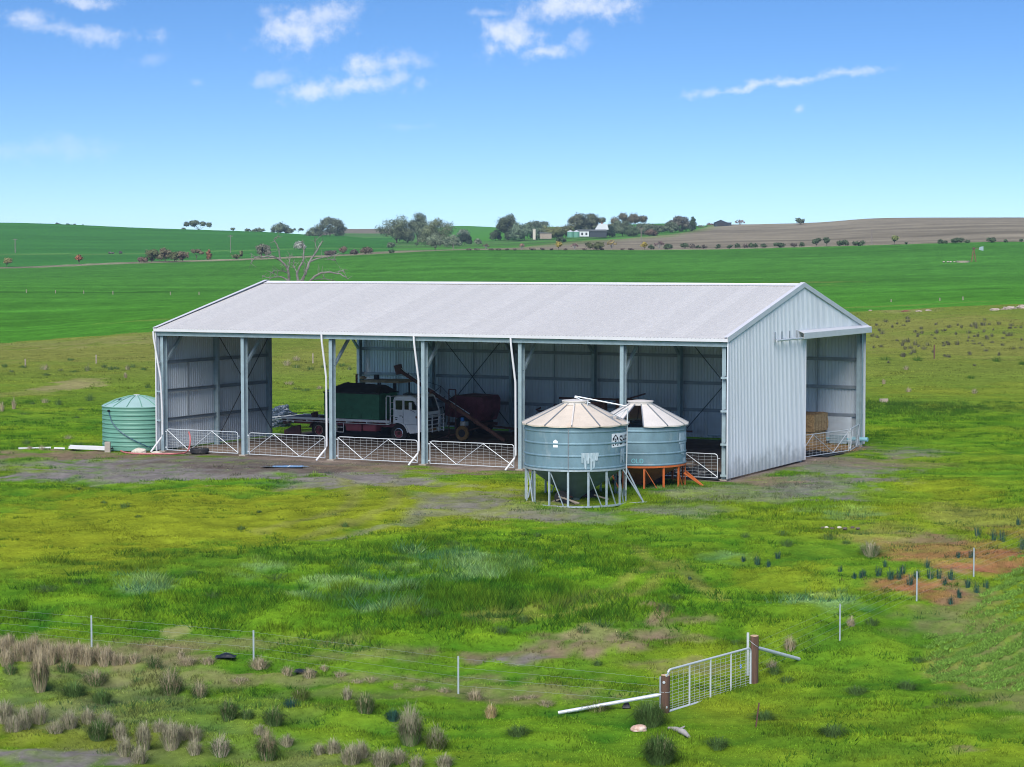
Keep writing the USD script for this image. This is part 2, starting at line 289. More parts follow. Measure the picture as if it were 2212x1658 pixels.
def ground_col(x, y):
    """Base colour with relief shading painted in (n x 3), length of the grass and bareness at points."""
    x, y = np.asarray(x, float), np.asarray(y, float)
    big, med, fine = wob(x, y, .09, 11) * 2, wob(x, y, .45, 21) * 2, wob(x, y, 1.6, 31) * 2
    t = np.clip(.5 + big * 1.1 + med * .8, 0, 1)[:, None]
    col = C['mid'] * (1 - t) + C['lush'] * t
    ye = np.clip(wob(x, y, .16, 41) * 3.2 + .12 + fine * .35, 0, 1)[:, None] * .55
    col = col * (1 - ye) + C['yel'] * ye
    hgt = .09 + .08 * np.clip(big * 2, 0, 1) + .05 * np.clip(med * 2, 0, 1)
    bare = np.zeros_like(x)
    ox, oy = med * .5 + fine * .3, wob(x, y, .6, 61) * 1.2
    for (cx, cy, rx, ry0, ry1, k, s) in _P:
        m = np.abs(x - cx) < rx * 1.7
        if not m.any(): continue
        dx = (x[m] - cx) / rx; dy = y[m] - cy; dy = np.where(dy > 0, dy / ry0, dy / ry1)
        d = np.hypot(dx, dy)
        if not (d < 1.8).any(): continue
        rag = 1.5 if k in ('gravel', 'dirt', 'mud', 'straw') else 1.1
        f = np.clip((1.25 - d + rag * (.55 * med[m] + .5 * fine[m] + .45 * big[m])) / .5, 0, 1) * s
        if k in ('gravel', 'dirt', 'mud'): f = f * np.clip(.88 + 1.6 * wob(x[m], y[m], 3.0, 51), 0, 1)
        if k == 'blue': f = f * 1.15 * np.clip(.72 + 3.0 * wob(x[m] * .8, y[m] * 1.6, 1.4, 91), 0, 1)
        if k in ('blue', 'red', 'dark'): f = f * np.clip((.62 if k != 'red' else .9) + (2.4 if k != 'red' else 1.6) * wob(x[m] * .45, y[m], 1.5, 53) + .8 * wob(x[m], y[m], 4.0, 57), 0, 1)
        col[m] = col[m] * (1 - f[:, None]) + C[k] * f[:, None]
        if k in ('gravel', 'dirt', 'mud', 'red', 'straw'): bare[m] = np.maximum(bare[m] * 1.0, f * (1 if k != 'red' else .5))
        else: bare[m] *= 1 - f * .6
        if k == 'dark': hgt[m] += .16 * f
        if k == 'lush': hgt[m] += .07 * f
        if k == 'blue': hgt[m] += .12 * f
        if k == 'yel': hgt[m] *= 1 - .45 * f
    for (tx_, ty_, wd, k, s_) in _TRACK:
        m = np.abs(x - tx_.mean()) < 14; m &= np.abs(y - ty_.mean()) < 25
        if not m.any(): continue
        dd = np.min(np.hypot(x[m][:, None] - tx_, y[m][:, None] - ty_), 1) + .25 * fine[m]
        f = np.clip(1.5 - dd / wd, 0, 1) * s_; col[m] = col[m] * (1 - f[:, None]) + C[k] * f[:, None]; hgt[m] *= 1 - .6 * f
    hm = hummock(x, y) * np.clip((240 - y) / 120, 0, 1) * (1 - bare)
    col = np.clip(col * .94 + 1.05 * hm[:, None] * (C['yel'] - C['dark']) * np.array([.62, .95, 1]), .006, 1); hgt = hgt * (1 + .5 * hm)  # hummock tops yellower and lighter, hollows darker: relief shading painted into the colour
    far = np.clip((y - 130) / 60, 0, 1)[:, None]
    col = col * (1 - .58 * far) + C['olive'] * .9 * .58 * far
    # bare earth inside and along the shed
    lx, ly = loc((x, y))
    ins = (np.clip((lx + .6) / .8, 0, 1) * np.clip((33.6 - lx) / .8, 0, 1) * np.clip((ly + 1.2 + med * .8) / .8, 0, 1) * np.clip((21.2 - ly) / .8, 0, 1))
    soil = np.array([.18, .143, .117]) * (1 + .5 * med[:, None])
    col = col * (1 - ins[:, None]) + soil * ins[:, None]; bare = np.maximum(bare, ins)
    reg = region(x, y)
    streak = fbm(np.stack([x * .012, y * .09, 0 * x], -1), 3, 77)[:, None] - .5
    px = px_of(x, y)[:, None]
    m = reg == 1
    if m.any():
        k = np.clip((y[m] - 300) / 300, 0, 1)[:, None]
        col[m] = (C['crop'] * (1 - k) + C['crop2'] * k) * (1 + .55 * streak[m] + .25 * med[m][:, None])
        pm = px_of(x[m], y[m]); ln = (np.abs(y[m] - (431 + pm * .03)) < 3.0) & (pm < 640); col[m] = np.where(ln[:, None], col[m] * .6, col[m])
        for (a, d, rx, ry, kk) in ((1530, 440, 6, 5, 'straw'), (1750, 452, 10, 4, 'olive'), (1640, 430, 12, 5, 'olive'), (1830, 313, 20, 2, 'olive'), (430, 300, 10, 3, 'olive')):
            if rx == 0: continue
            cx = (a - 1106) / F * d
            f = np.clip(1.4 - np.hypot((x[m] - cx) / rx, (y[m] - d) / ry) + med[m], 0, 1)[:, None] * .45
            col[m] = col[m] * (1 - f) + C[kk] * f
    m = reg == 2; col[m] = C['verge'] * (1 + .8 * streak[m] + .6 * med[m][:, None])
    m = reg == 3; col[m] = C['crop3'] * (1 + .5 * streak[m]) * np.where((np.abs(y[m] - 758) < 5)[:, None], [2.2, 1.3, 1.6], 1.0)
    m = reg == 4; col[m] = C['stub'] * (1 + .9 * streak[m] + .25 * big[m][:, None]) + np.clip(1 - np.abs(y[m] - STUB_FAR(px_of(x, y)[m])) / 90, 0, 1)[:, None] * np.array([-.06, .01, -.06])
    m = reg == 5
    gr = np.clip(.5 + 1.4 * wob(x * .03, y * .03, 1, 83), 0, 1)[:, None]
    col[m] = (C['far'] * gr + C['crop2'] * 1.3 * (1 - gr))[m] * (1 + .6 * streak[m])
    m = (reg == 5) & (y > 1500) & (px[:, 0] < 930); col[m] = C['stub'] * .9
    m = (reg == 5) & (y > 950) & (px[:, 0] > 930); col[m] = C['crop2'] * 1.25
    return np.clip(col, .004, .9), hgt, bare, reg


# ------------------------------------------------------------------ materials
M = {}


def mat(name, color, rough=.6, metal=0.0, var=.12, scale=6.0, rand=.0, bump=0.0, bscale=40.0, dirt=None, dirt_amt=0.0, spec=.5, stretch=(1, 1, 1)):
    """A plain surface with uneven tone: noise in the object's own space, optional rust or dirt blotches."""
    g = Graph()
    tc = g.add('texture_coordinate') + '.object'
    tc = g.add('mapping', {'scale': stretch}, vector=tc) + '.vector'
    nz = g.add('noise_texture', {'scale': scale, 'detail': 4.0, 'roughness': .6}, vector=tc)
    v = g.rng(nz + '.fac', .25, .75, 1 - var, 1 + var, 'linear')
    if rand:
        rn = g.add('object_info') + '.random'
        v = g.math('multiply', v, g.rng(rn, 0, 1, 1 - rand, 1 + rand, 'linear'))
    vv = g.add('combine_xyz', x=v, y=v, z=v) + '.vector'
    col = g.mix(1.0, color, vv, 'multiply')
    if dirt is not None:
        n2 = g.add('noise_texture', {'scale': scale * .7, 'detail': 6.0, 'roughness': .68}, vector=tc) + '.fac'
        col = g.mix(g.rng(n2, .62 - .25 * dirt_amt, .78 - .25 * dirt_amt, 0, .9), col, dirt)
    p = {'roughness': rough, 'metallic': metal, 'specular_ior_level': spec}
    links = dict(base_color=col)
    if bump:
        n3 = g.add('noise_texture', {'scale': bscale, 'detail': 3.0}, vector=tc) + '.fac'
        links['normal'] = g.add('bump', {'strength': bump, 'distance': .02}, height=n3) + '.normal'
    b = g.add('principled_bsdf', p, **links)
    M[name] = g.make('/World/Looks/' + name, surface=b + '.BSDF')


def mat_ground():
    g = Graph()
    at_ = g.add('attribute', {'attribute': 'col'}) + '.color'
    pos = g.add('geometry') + '.position'
    n1 = g.add('noise_texture', {'scale': 5.0, 'detail': 6.0, 'roughness': .7}, vector=pos)
    n2 = g.add('noise_texture', {'scale': 1.1, 'detail': 4.0, 'roughness': .6}, vector=pos)
    st = g.add('mapping', {'scale': (.03, .22, .2)}, vector=pos) + '.vector'
    n3 = g.add('noise_texture', {'scale': 1.0, 'detail': 5.0, 'roughness': .65}, vector=st)
    a = g.rng(n1 + '.fac', .28, .72, .76, 1.24, 'linear'); b = g.rng(n2 + '.fac', .3, .7, .82, 1.18, 'linear'); c = g.rng(n3 + '.fac', .3, .7, .86, 1.14, 'linear')
    v = g.math('multiply', g.math('multiply', a, b), c)
    vv = g.add('combine_xyz', x=v, y=v, z=v) + '.vector'
    col = g.mix(1.0, at_, vv, 'multiply')
    bp = g.add('bump', {'strength': .16, 'distance': .06}, height=n1 + '.fac') + '.normal'
    p = g.add('principled_bsdf', {'roughness': 1.0, 'specular_ior_level': 0.0}, base_color=col, normal=bp)
    M['ground'] = g.make('/World/Looks/ground', surface=p + '.BSDF')


def mat_leaf(name, trans=.35, rough=.7):
    """Leaves and blades: colour from the mesh, light passing through."""
    g = Graph()
    at_ = g.add('attribute', {'attribute': 'col'}) + '.color'
    p = g.add('principled_bsdf', {'roughness': rough, 'specular_ior_level': .03}, base_color=at_)
    t = g.add('translucent_bsdf', color=at_)
    m = g.add('mix_closure', {'fac': trans}, closure1=p + '.BSDF', closure2=t + '.BSDF')
    M[name] = g.make('/World/Looks/' + name, surface=m + '.closure')


def mat_wall_sheet(name, color, grime):
    """Ribbed steel sheet: slightly different from sheet to sheet, grime splashed up from the ground."""
    g = Graph()
    tc = g.add('texture_coordinate') + '.object'
    st = g.add('mapping', {'scale': (2.2, 2.2, .18)}, vector=tc) + '.vector'
    nz = g.add('noise_texture', {'scale': 2.0, 'detail': 5.0, 'roughness': .6}, vector=st) + '.fac'
    rn = g.add('object_info') + '.random'
    v = g.math('multiply', g.rng(nz, .3, .7, .93, 1.07, 'linear'), g.rng(rn, 0, 1, .965, 1.035, 'linear'))
    vv = g.add('combine_xyz', x=v, y=v, z=v) + '.vector'
    col = g.mix(1.0, color, vv, 'multiply')
    if grime:
        z = g.add('separate_xyz', vector=tc) + '.z'
        n2 = g.add('noise_texture', {'scale': 1.3, 'detail': 6.0, 'roughness': .7}, vector=tc) + '.fac'
        h = g.math('add', z, g.math('multiply', n2, -2.4))
        col = g.mix(g.rng(h, .1, -1.1, 0, .55), col, (.13, .15, .15))
    p = g.add('principled_bsdf', {'roughness': .42, 'metallic': .15, 'specular_ior_level': .5}, base_color=col)
    M[name] = g.make('/World/Looks/' + name, surface=p + '.BSDF')


def mat_glass(name, tint):
    g = Graph()
    t = g.add('transparent_bsdf', {'color': tint}); s = g.add('glossy_bsdf', {'color': (.8, .85, .9), 'roughness': .05}); f = g.add('fresnel', {'IOR': 1.5})
    m = g.add('mix_closure', fac=f + '.fac', closure1=t + '.BSDF', closure2=s + '.BSDF')
    M[name] = g.make('/World/Looks/' + name, surface=m + '.closure')


mat_ground(); mat_leaf('grass_blade', .25); mat_leaf('leaf', .38); mat_leaf('dry_blade', .25)
mat('post_galv', (.36, .42, .45), .5, .3, .15, 8.0)
mat_wall_sheet('roof_sheet', (.565, .545, .51), False)
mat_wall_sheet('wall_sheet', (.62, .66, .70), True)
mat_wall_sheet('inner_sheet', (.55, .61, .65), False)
mat('flashing', (.62, .62, .64), .45, .1, .06, 1.5)
mat('steel', (.30, .39, .42), .5, .25, .16, 3.0, bump=.1)
mat('girt', (.26, .30, .33), .5, .3, .15, 3.0)
mat('rod', (.05, .055, .06), .6, .3)
mat('pvc', (.60, .60, .61), .35, 0, .04, 2.0)
mat('galv', (.54, .58, .60), .42, .2, .10, 12.0)
mat('fence_strand', (.30, .35, .36), .5, .5)
mat('dead_wood', (.185, .17, .155), .9, 0, .3, 1.5)
mat('wire', (.52, .56, .57), .45, .2, .1, 12.0)
mat('silo_wall', (.17, .275, .325), .48, .3, .16, 2.6, dirt=(.26, .345, .38), dirt_amt=.35, stretch=(1, 1, .5))
mat('silo_roof', (.58, .50, .405), .55, .05, .12, 1.6, dirt=(.56, .45, .35), dirt_amt=.25)
mat('silo_roof_white', (.60, .56, .51), .5, .05, .08, 1.6, dirt=(.50, .40, .32), dirt_amt=-.1)
mat('silo_rib', (.22, .24, .26), .5, .3)
mat('silo_leg', (.36, .43, .46), .5, .4, .2, 5.0, dirt=(.26, .18, .12), dirt_amt=.1)
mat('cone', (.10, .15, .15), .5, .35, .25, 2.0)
mat('orange_paint', (.50, .12, .025), .55, 0, .18, 4.0, dirt=(.22, .07, .03), dirt_amt=.15)
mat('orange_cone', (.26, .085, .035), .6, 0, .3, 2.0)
mat('stain', (.36, .45, .49), .7, 0, .3, 6.0, dirt=(.20, .30, .345), dirt_amt=.7, stretch=(3, 3, .4))
mat('decal_white', (.72, .75, .77), .5, 0, .05)
mat('decal_ink', (.012, .008, .014), .5, 0, .1)
mat('graffiti', (.20, .55, .60), .6, 0, .1)
mat('tank_green', (.115, .275, .205), .5, 0, .07, 1.2)
mat('tank_top', (.30, .44, .41), .35, 0, .08, 1.2)
mat('black_plastic', (.010, .012, .015), .5, 0, .3, 3.0)
mat('tarp', (.05, .075, .11), .35, 0, .45, 3.0)
mat('rubber', (.02, .02, .022), .8, 0, .3, 8.0, dirt=(.09, .08, .07), dirt_amt=.1)
mat('blue_hose', (.02, .07, .12), .45)
mat('red_hose', (.42, .13, .13), .5, 0, .2, 3.0)
mat('truck_white', (.74, .74, .72), .42, 0, .10, 3.0, dirt=(.40, .33, .26), dirt_amt=.0)
mat('truck_red', (.28, .06, .075), .5, 0, .25, 3.0, dirt=(.08, .04, .035), dirt_amt=.2)
mat('bin_green', (.035, .17, .08), .55, 0, .22, 2.0)
mat('bin_cover', (.03, .032, .033), .75, 0, .4, 2.5, bump=.5, bscale=8)
mat('chrome', (.6, .6, .6), .25, .8)
mat('deck', (.16, .08, .06), .8, 0, .4, 3.0)
mat('rust', (.22, .09, .055), .8, 0, .35, 3.0, dirt=(.07, .035, .025), dirt_amt=.3)
mat('dark_rust', (.11, .05, .04), .8, 0, .4, 3.0)
mat('maroon', (.17, .035, .05), .55, 0, .25, 1.5, dirt=(.05, .02, .02), dirt_amt=.2)
mat('yellow_paint', (.27, .14, .035), .55, 0, .3, 4.0)
mat('tractor_green', (.03, .09, .07), .5, 0, .2)
mat('tan', (.40, .27, .15), .7, 0, .25, 4.0)
mat('dark_metal', (.03, .03, .033), .6, .2, .2)
mat('timber_post', (.105, .058, .038), .85, 0, .4, 3.0, stretch=(6, 6, .6), bump=.4, bscale=30, dirt=(.05, .03, .025), dirt_amt=.3)
mat('timber_end', (.48, .33, .20), .85, 0, .15, 12.0)
mat('timber_grey', (.30, .25, .20), .9, 0, .3, 3.0)
mat('concrete', (.33, .29, .24), .9, 0, .15, 6.0)
mat('stone_pink', (.50, .33, .26), .9, 0, .3, 5.0, bump=.6, bscale=9, dirt=(.62, .55, .48), dirt_amt=.5)
mat('stone', (.50, .46, .38), .9, 0, .25, 5.0, bump=.5, bscale=9)
mat('rubble', (.36, .30, .25), .95, 0, .3, .8, bump=.5, bscale=3)
mat('bark_grey', (.30, .28, .26), .9, 0, .3, 1.5, stretch=(3, 3, .7))
mat('bark', (.10, .08, .065), .9, 0, .3, 1.0)
mat('pole', (.20, .17, .15), .9)
mat('dark_wall', (.03, .04, .05), .7, 0, .2)
mat('dark_roof', (.10, .11, .12), .6, 0, .2)
mat('white_wall', (.58, .60, .62), .6, 0, .1)
mat('blue_tag', (.02, .18, .50), .4)
mat('blue_pipe', (.22, .46, .52), .45, 0, .15)
mat('straw_bale', (.42, .27, .12), .95, 0, .55, 14.0, bump=1.0, bscale=24, rand=.1)
mat('twine', (.18, .10, .05), .9)
mat_glass('cab_glass', (.25, .30, .32)); mat_glass('clear_glass', (.65, .70, .72))
mat('puddle', (.10, .10, .10), .03, .0, .05, spec=1.0)


# ------------------------------------------------------------------ mesh and naming helpers
COUNT = {}


def numbered(parent, name):
    k = (parent, name); n = COUNT.get(k, 0); COUNT[k] = n + 1
    return f'{parent}/{name}' + (f'_{n:03d}' if n else '')


def tag(o, label=None, cat=None, group=None, kind=None):
    p = o.GetPrim() if hasattr(o, 'GetPrim') else o
    for k, v in (('label', label), ('category', cat), ('group', group), ('kind', kind)):
        if v: p.SetCustomDataByKey(k, v)
    return p


def thing(name, label, cat, p=(0, 0, 0), rotz=0.0, group=None):
    x = UsdGeom.Xform.Define(stage, numbered('/World', name))
    x.AddTranslateOp().Set(Gf.Vec3d(*map(float, p)))
    if rotz: x.AddRotateZOp().Set(math.degrees(rotz))
    return tag(x, label, cat, group)


def copy_of(proto, label, p, rotz=0.0, group=None, scale=None):
    """One more of a kind: its own Xform that references the first one with its parts."""
    name = proto.GetName().rstrip('0123456789').rstrip('_')
    x = UsdGeom.Xform.Define(stage, numbered('/World', name)); pr = x.GetPrim()
    pr.GetReferences().AddInternalReference(proto.GetPath()); pr.SetInstanceable(True)
    x.ClearXformOpOrder() if False else None
    pr.CreateAttribute('xformOp:translate', Sdf.ValueTypeNames.Double3).Set(Gf.Vec3d(*map(float, p)))
    pr.CreateAttribute('xformOp:rotateZ', Sdf.ValueTypeNames.Float).Set(math.degrees(rotz))
    order = ['xformOp:translate', 'xformOp:rotateZ']
    if scale is not None:
        pr.CreateAttribute('xformOp:scale', Sdf.ValueTypeNames.Float3).Set(Gf.Vec3f(*scale)); order.append('xformOp:scale')
    pr.CreateAttribute('xformOpOrder', Sdf.ValueTypeNames.TokenArray, False, Sdf.VariabilityUniform).Set(order)
    return tag(pr, label, proto.GetCustomDataByKey('category'), group)


def put(name, mesh, material, parent=None, label=None, smooth=False, col=None, **kw):
    path = numbered(str(parent.GetPath()) if parent is not None else '/World', name)
    m = usdkit.mesh(stage, path, mesh, M[material], smooth)
    if col is not None:
        UsdGeom.PrimvarsAPI(m).CreatePrimvar('col', Sdf.ValueTypeNames.Color3fArray, 'vertex').Set(Vt.Vec3fArray.FromNumpy(np.asarray(col, np.float32)))
    return tag(m, label, **kw)


def put_raw(name, v, f, material, parent=None, normals=None, col=None, label=None, **kw):
    path = numbered(str(parent.GetPath()) if parent is not None else '/World', name)
    m = UsdGeom.Mesh.Define(stage, path)
    m.CreatePointsAttr(Vt.Vec3fArray.FromNumpy(np.ascontiguousarray(v, np.float32)))
    m.CreateFaceVertexCountsAttr(Vt.IntArray.FromNumpy(np.full(len(f), f.shape[1], np.int32)))
    m.CreateFaceVertexIndicesAttr(Vt.IntArray.FromNumpy(np.ascontiguousarray(f, np.int32).ravel()))
    m.CreateSubdivisionSchemeAttr('none')
    if normals is not None:
        m.CreateNormalsAttr(Vt.Vec3fArray.FromNumpy(np.ascontiguousarray(normals, np.float32))); m.SetNormalsInterpolation('vertex')
    if col is not None:
        UsdGeom.PrimvarsAPI(m).CreatePrimvar('col', Sdf.ValueTypeNames.Color3fArray, 'vertex').Set(Vt.Vec3fArray.FromNumpy(np.ascontiguousarray(col, np.float32)))
    UsdShade.MaterialBindingAPI.Apply(m.GetPrim()).Bind(M[material])
    return tag(m, label, **kw)


class MB:
    """Collects shapes that make up one mesh."""
    def __init__(s): s.v, s.f, s.n = [], [], 0
    def add(s, v, f):
        s.v.append(np.asarray(v, float)); s.f.append(np.asarray(f, int) + s.n); s.n += len(v); return s
    def tm(s, m): return s.add(m.vertices, m.faces)
    def box(s, x0, x1, y0, y1, z0, z1, ch=0.0):
        if ch:
            from manifold3d import Manifold
            b = trimesh.creation.box((x1 - x0, y1 - y0, z1 - z0)).vertices; c = np.sign(b) * ch
            pts = np.vstack([b - c * [1, 1, 0], b - c * [1, 0, 1], b - c * [0, 1, 1]])
            m = trimesh.convex.convex_hull(pts); m.apply_translation([(x0 + x1) / 2, (y0 + y1) / 2, (z0 + z1) / 2]); return s.tm(m)
        m = trimesh.creation.box((x1 - x0, y1 - y0, z1 - z0)); m.apply_translation([(x0 + x1) / 2, (y0 + y1) / 2, (z0 + z1) / 2]); return s.tm(m)
    def bar(s, a, b, w, h=None, up=(0, 0, 1)):
        a, b = np.asarray(a, float), np.asarray(b, float); h = h or w; t = b - a; L = np.linalg.norm(t); t /= L
        u = np.asarray(up, float)
        if abs(t @ u) > .98: u = np.array([1.0, 0, 0])
        x = np.cross(t, u); x /= np.linalg.norm(x); u = np.cross(x, t)
        c = [(-w / 2, -h / 2), (w / 2, -h / 2), (w / 2, h / 2), (-w / 2, h / 2)]
        v = [p + x * i + u * j for p in (a, b) for i, j in c]
        return s.add(v, [(0, 2, 1), (0, 3, 2), (4, 5, 6), (4, 6, 7)] + [q for k in range(4) for q in ((k, (k + 1) % 4, 4 + (k + 1) % 4), (k, 4 + (k + 1) % 4, 4 + k))])
    def tube(s, pts, r, n=8, caps=True):
        p = np.asarray(pts, float); r = np.broadcast_to(np.asarray(r, float), (len(p),)); t = np.gradient(p, axis=0); t /= np.linalg.norm(t, axis=1, keepdims=True) + 1e-12
        a = np.cross(t, np.where(np.abs(t[:, 2:]) < .9, [0, 0, 1.0], [1.0, 0, 0])); a /= np.linalg.norm(a, axis=1, keepdims=True) + 1e-12; b = np.cross(t, a)
        g = np.arange(n) * 2 * PI / n
        v = (p[:, None] + r[:, None, None] * (np.cos(g)[None, :, None] * a[:, None] + np.sin(g)[None, :, None] * b[:, None])).reshape(-1, 3)
        f = []
        for i in range(len(p) - 1):
            for j in range(n):
                q = (i * n + j, i * n + (j + 1) % n, (i + 1) * n + (j + 1) % n, (i + 1) * n + j); f += [(q[0], q[2], q[1]), (q[0], q[3], q[2])]
        if caps:
            for i0 in (0, (len(p) - 1) * n): f += [(i0, i0 + k, i0 + k + 1) if i0 else (i0, i0 + k + 1, i0 + k) for k in range(1, n - 1)]
        return s.add(v, f)
    def lathe(s, prof, n=48, c=(0, 0, 0), a0=0.0, a1=2 * PI):
        """prof: (r, z) pairs turned about the vertical through c."""
        full = abs(a1 - a0 - 2 * PI) < 1e-6; k = n if full else n + 1
        g = a0 + (a1 - a0) * np.arange(k) / n; pr = np.asarray(prof, float)
        v = np.stack([pr[:, None, 0] * np.cos(g) + c[0], pr[:, None, 0] * np.sin(g) + c[1], np.broadcast_to(pr[:, None, 1] + c[2], (len(pr), k))], -1).reshape(-1, 3)
        f = []
        for i in range(len(pr) - 1):
            for j in range(n):
                j2 = (j + 1) % k; f += [(i * k + j, i * k + j2, (i + 1) * k + j2), (i * k + j, (i + 1) * k + j2, (i + 1) * k + j)]
        return s.add(v, f)
    def prism(s, poly, y0, y1, axis='y'):
        """A polygon given in (x, z) pushed from y0 to y1 (axis y), or in (y, z) along x, or in (x, y) along z."""
        p = poly if isinstance(poly, sg.Polygon) else sg.Polygon(poly)
        m = trimesh.creation.extrude_polygon(p, y1 - y0, engine='earcut'); v = m.vertices.copy()
        v = {'y': np.stack([v[:, 0], y0 + v[:, 2], v[:, 1]], 1), 'x': np.stack([y0 + v[:, 2], v[:, 0], v[:, 1]], 1), 'z': np.stack([v[:, 0], v[:, 1], y0 + v[:, 2]], 1)}[axis]
        f = m.faces[:, ::-1] if axis == 'y' else m.faces
        return s.add(v, f)
    def wheel(s, c, r, w, rin=.0, axis='y', n=28):
        """A tyre (a ring with rounded shoulders) turned about the y axis."""
        pr = [(rin or r * .55, -w / 2 * .8), (r * .9, -w / 2), (r, -w / 2 * .65), (r, w / 2 * .65), (r * .9, w / 2), (rin or r * .55, w / 2 * .8), (rin or r * .55, -w / 2 * .8)]
        k = MB().lathe(pr, n); v = np.vstack(k.v); v = np.stack([v[:, 0], v[:, 2], v[:, 1]], 1) if axis == 'y' else v
        return s.add(v + np.asarray(c), np.vstack(k.f))
    def disc(s, c, r, w, n=24):
        k = MB().lathe([(0.001, -w / 2), (r, -w / 2), (r, w / 2), (0.001, w / 2)], n); v = np.vstack(k.v); return s.add(np.stack([v[:, 0], v[:, 2], v[:, 1]], 1) + np.asarray(c), np.vstack(k.f))
    def mesh(s): return (np.vstack(s.v), np.vstack(s.f))
    def put(s, name, material, parent=None, label=None, smooth=False, **kw): return put(name, s.mesh(), material, parent, label, smooth, **kw)


def on(px, py, lift=0.0): p = at(px, py); return (p[0], p[1], p[2] + lift)


# ------------------------------------------------------------------ ground, fields
def build_ground():
    th_in = np.arange(-.30, .3001, .0034)
    th = np.concatenate([np.linspace(-PI, -.34, 40), [-.32], th_in, [.32], np.linspace(.34, PI, 40)[:-1]])
    r = np.concatenate([[1.0], np.arange(6, 40, 4), np.arange(40, 125, .26), np.arange(125, 200, .5), np.arange(200, 330, 1.0), np.arange(330, 600, 5.0), np.arange(600, 680, 2.0), np.arange(680, 1300, 10.0), np.arange(1300, 2400, 50.0), [2700, 3100]])
    T, R = np.meshgrid(th, r, indexing='ij')
    X, Y = R * np.sin(T), R * np.cos(T)
    Yz = np.where(Y < 0, -Y * .2, Y)
    Z = ground_z(X, Yz)
    n, k = T.shape
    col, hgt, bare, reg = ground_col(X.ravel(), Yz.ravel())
    i, j = np.meshgrid(np.arange(n), np.arange(k - 1), indexing='ij'); i2 = (i + 1) % n
    q = np.stack([i * k + j, i2 * k + j, i2 * k + j + 1, i * k + j + 1], -1).reshape(-1, 4)
    V = np.stack([X, Y, Z], -1).reshape(-1, 3)
    nrm = np.cross(V[q[:, 2]] - V[q[:, 0]], V[q[:, 3]] - V[q[:, 1]]); nrm[nrm[:, 2] < 0] *= -1
    N = np.zeros_like(V)
    for c in range(4): np.add.at(N, q[:, c], nrm)
    N /= np.linalg.norm(N, axis=1, keepdims=True) + 1e-12
    # each quad wound to face up
    a = V[q[:, 1]] - V[q[:, 0]]; b = V[q[:, 3]] - V[q[:, 0]]; flip = (a[:, 0] * b[:, 1] - a[:, 1] * b[:, 0]) < 0
    q[flip] = q[flip][:, ::-1]
    lx, ly = loc((V[:, 0], V[:, 1]))
    vreg = reg.copy()
    vreg[(reg == 0) & (bare > .5) & (V[:, 1] > 84) & (V[:, 1] < 125)] = 6
    vreg[(reg == 0) & (bare > .5) & (V[:, 1] < 60) & (V[:, 0] < -5)] = 7
    vreg[(reg == 0) & (lx > 0) & (lx < 32.7) & (ly > 0.2) & (ly < 20.6)] = 8
    vreg[(reg == 3) & (V[:, 1] > 757)] = 9
    freg = vreg[q[:, 0]]
    for code, name in ((0, 'pasture'), (1, 'crop_field'), (2, 'field_verge'), (3, 'far_crop_field'), (4, 'stubble_field'), (5, 'far_pasture'), (6, 'gravel_yard'), (7, 'gravel_road'), (8, 'shed_floor'), (9, 'hill')):
        f = q[freg == code]
        if not len(f): continue
        u, inv = np.unique(f, return_inverse=True)
        put_raw(name, V[u], inv.reshape(-1, 4), 'ground', None, N[u], col[u], kind='structure')


build_ground()


def blades(P, col, h, rad, K, lean, width, rng, dome=0.0):
    """Triangles: K blades for each tuft at P (n x 3)."""
    n = len(P); s = (n, K)
    ang = rng.uniform(0, 2 * PI, s); q = np.sqrt(rng.uniform(0, 1, s)); rr = q * np.broadcast_to(np.asarray(rad), (n,))[:, None]
    bx, by = P[:, None, 0] + rr * np.cos(ang), P[:, None, 1] + rr * np.sin(ang)
    hh = np.broadcast_to(np.asarray(h), (n,))[:, None] * rng.uniform(.5, 1.15, s) * (1 - dome * q * q)
    la = np.where(rng.uniform(0, 1, s) < .6, ang, rng.uniform(0, 2 * PI, s)); ll = hh * np.broadcast_to(np.asarray(lean), (n,))[:, None] * rng.uniform(.3, 1.3, s) * (1 + dome * q)
    w = np.broadcast_to(np.asarray(width), (n,))[:, None] * rng.uniform(.7, 1.3, s); wa = rng.uniform(0, PI, s)
    bz = np.broadcast_to(P[:, None, 2], s) - .01
    v = np.empty((n, K, 3, 3))
    v[..., 0, :] = np.stack([bx - w * np.cos(wa), by - w * np.sin(wa), bz], -1); v[..., 1, :] = np.stack([bx + w * np.cos(wa), by + w * np.sin(wa), bz], -1)
    v[..., 2, :] = np.stack([bx + ll * np.cos(la), by + ll * np.sin(la), bz + hh], -1)
    gn = np.cross(v[..., 1, :] - v[..., 0, :], v[..., 2, :] - v[..., 0, :]); back = (gn[..., 1] - .15 * gn[..., 2]) > 0
    v[back] = v[back][:, [1, 0, 2]]
    c = np.asarray(col)[:, None, None, :] * rng.uniform(.58, 1.48, (n, K, 1, 1)) * np.ones((1, 1, 3, 1))
    gn = np.cross(v[..., 1, :] - v[..., 0, :], v[..., 2, :] - v[..., 0, :]); gn /= np.linalg.norm(gn, axis=-1, keepdims=True) + 1e-9
    nr = np.empty((n, K, 3, 3)); up = .55 * gn + np.stack([0 * la, 0 * la - .1, .75 + 0 * la], -1) + rng.normal(0, .16, (n, K, 3)); up /= np.linalg.norm(up, axis=-1, keepdims=True); nr[...] = up[:, :, None, :]
    return v.reshape(-1, 3), np.arange(n * K * 3).reshape(-1, 3), nr.reshape(-1, 3), np.clip(c, 0, .9).reshape(-1, 3)


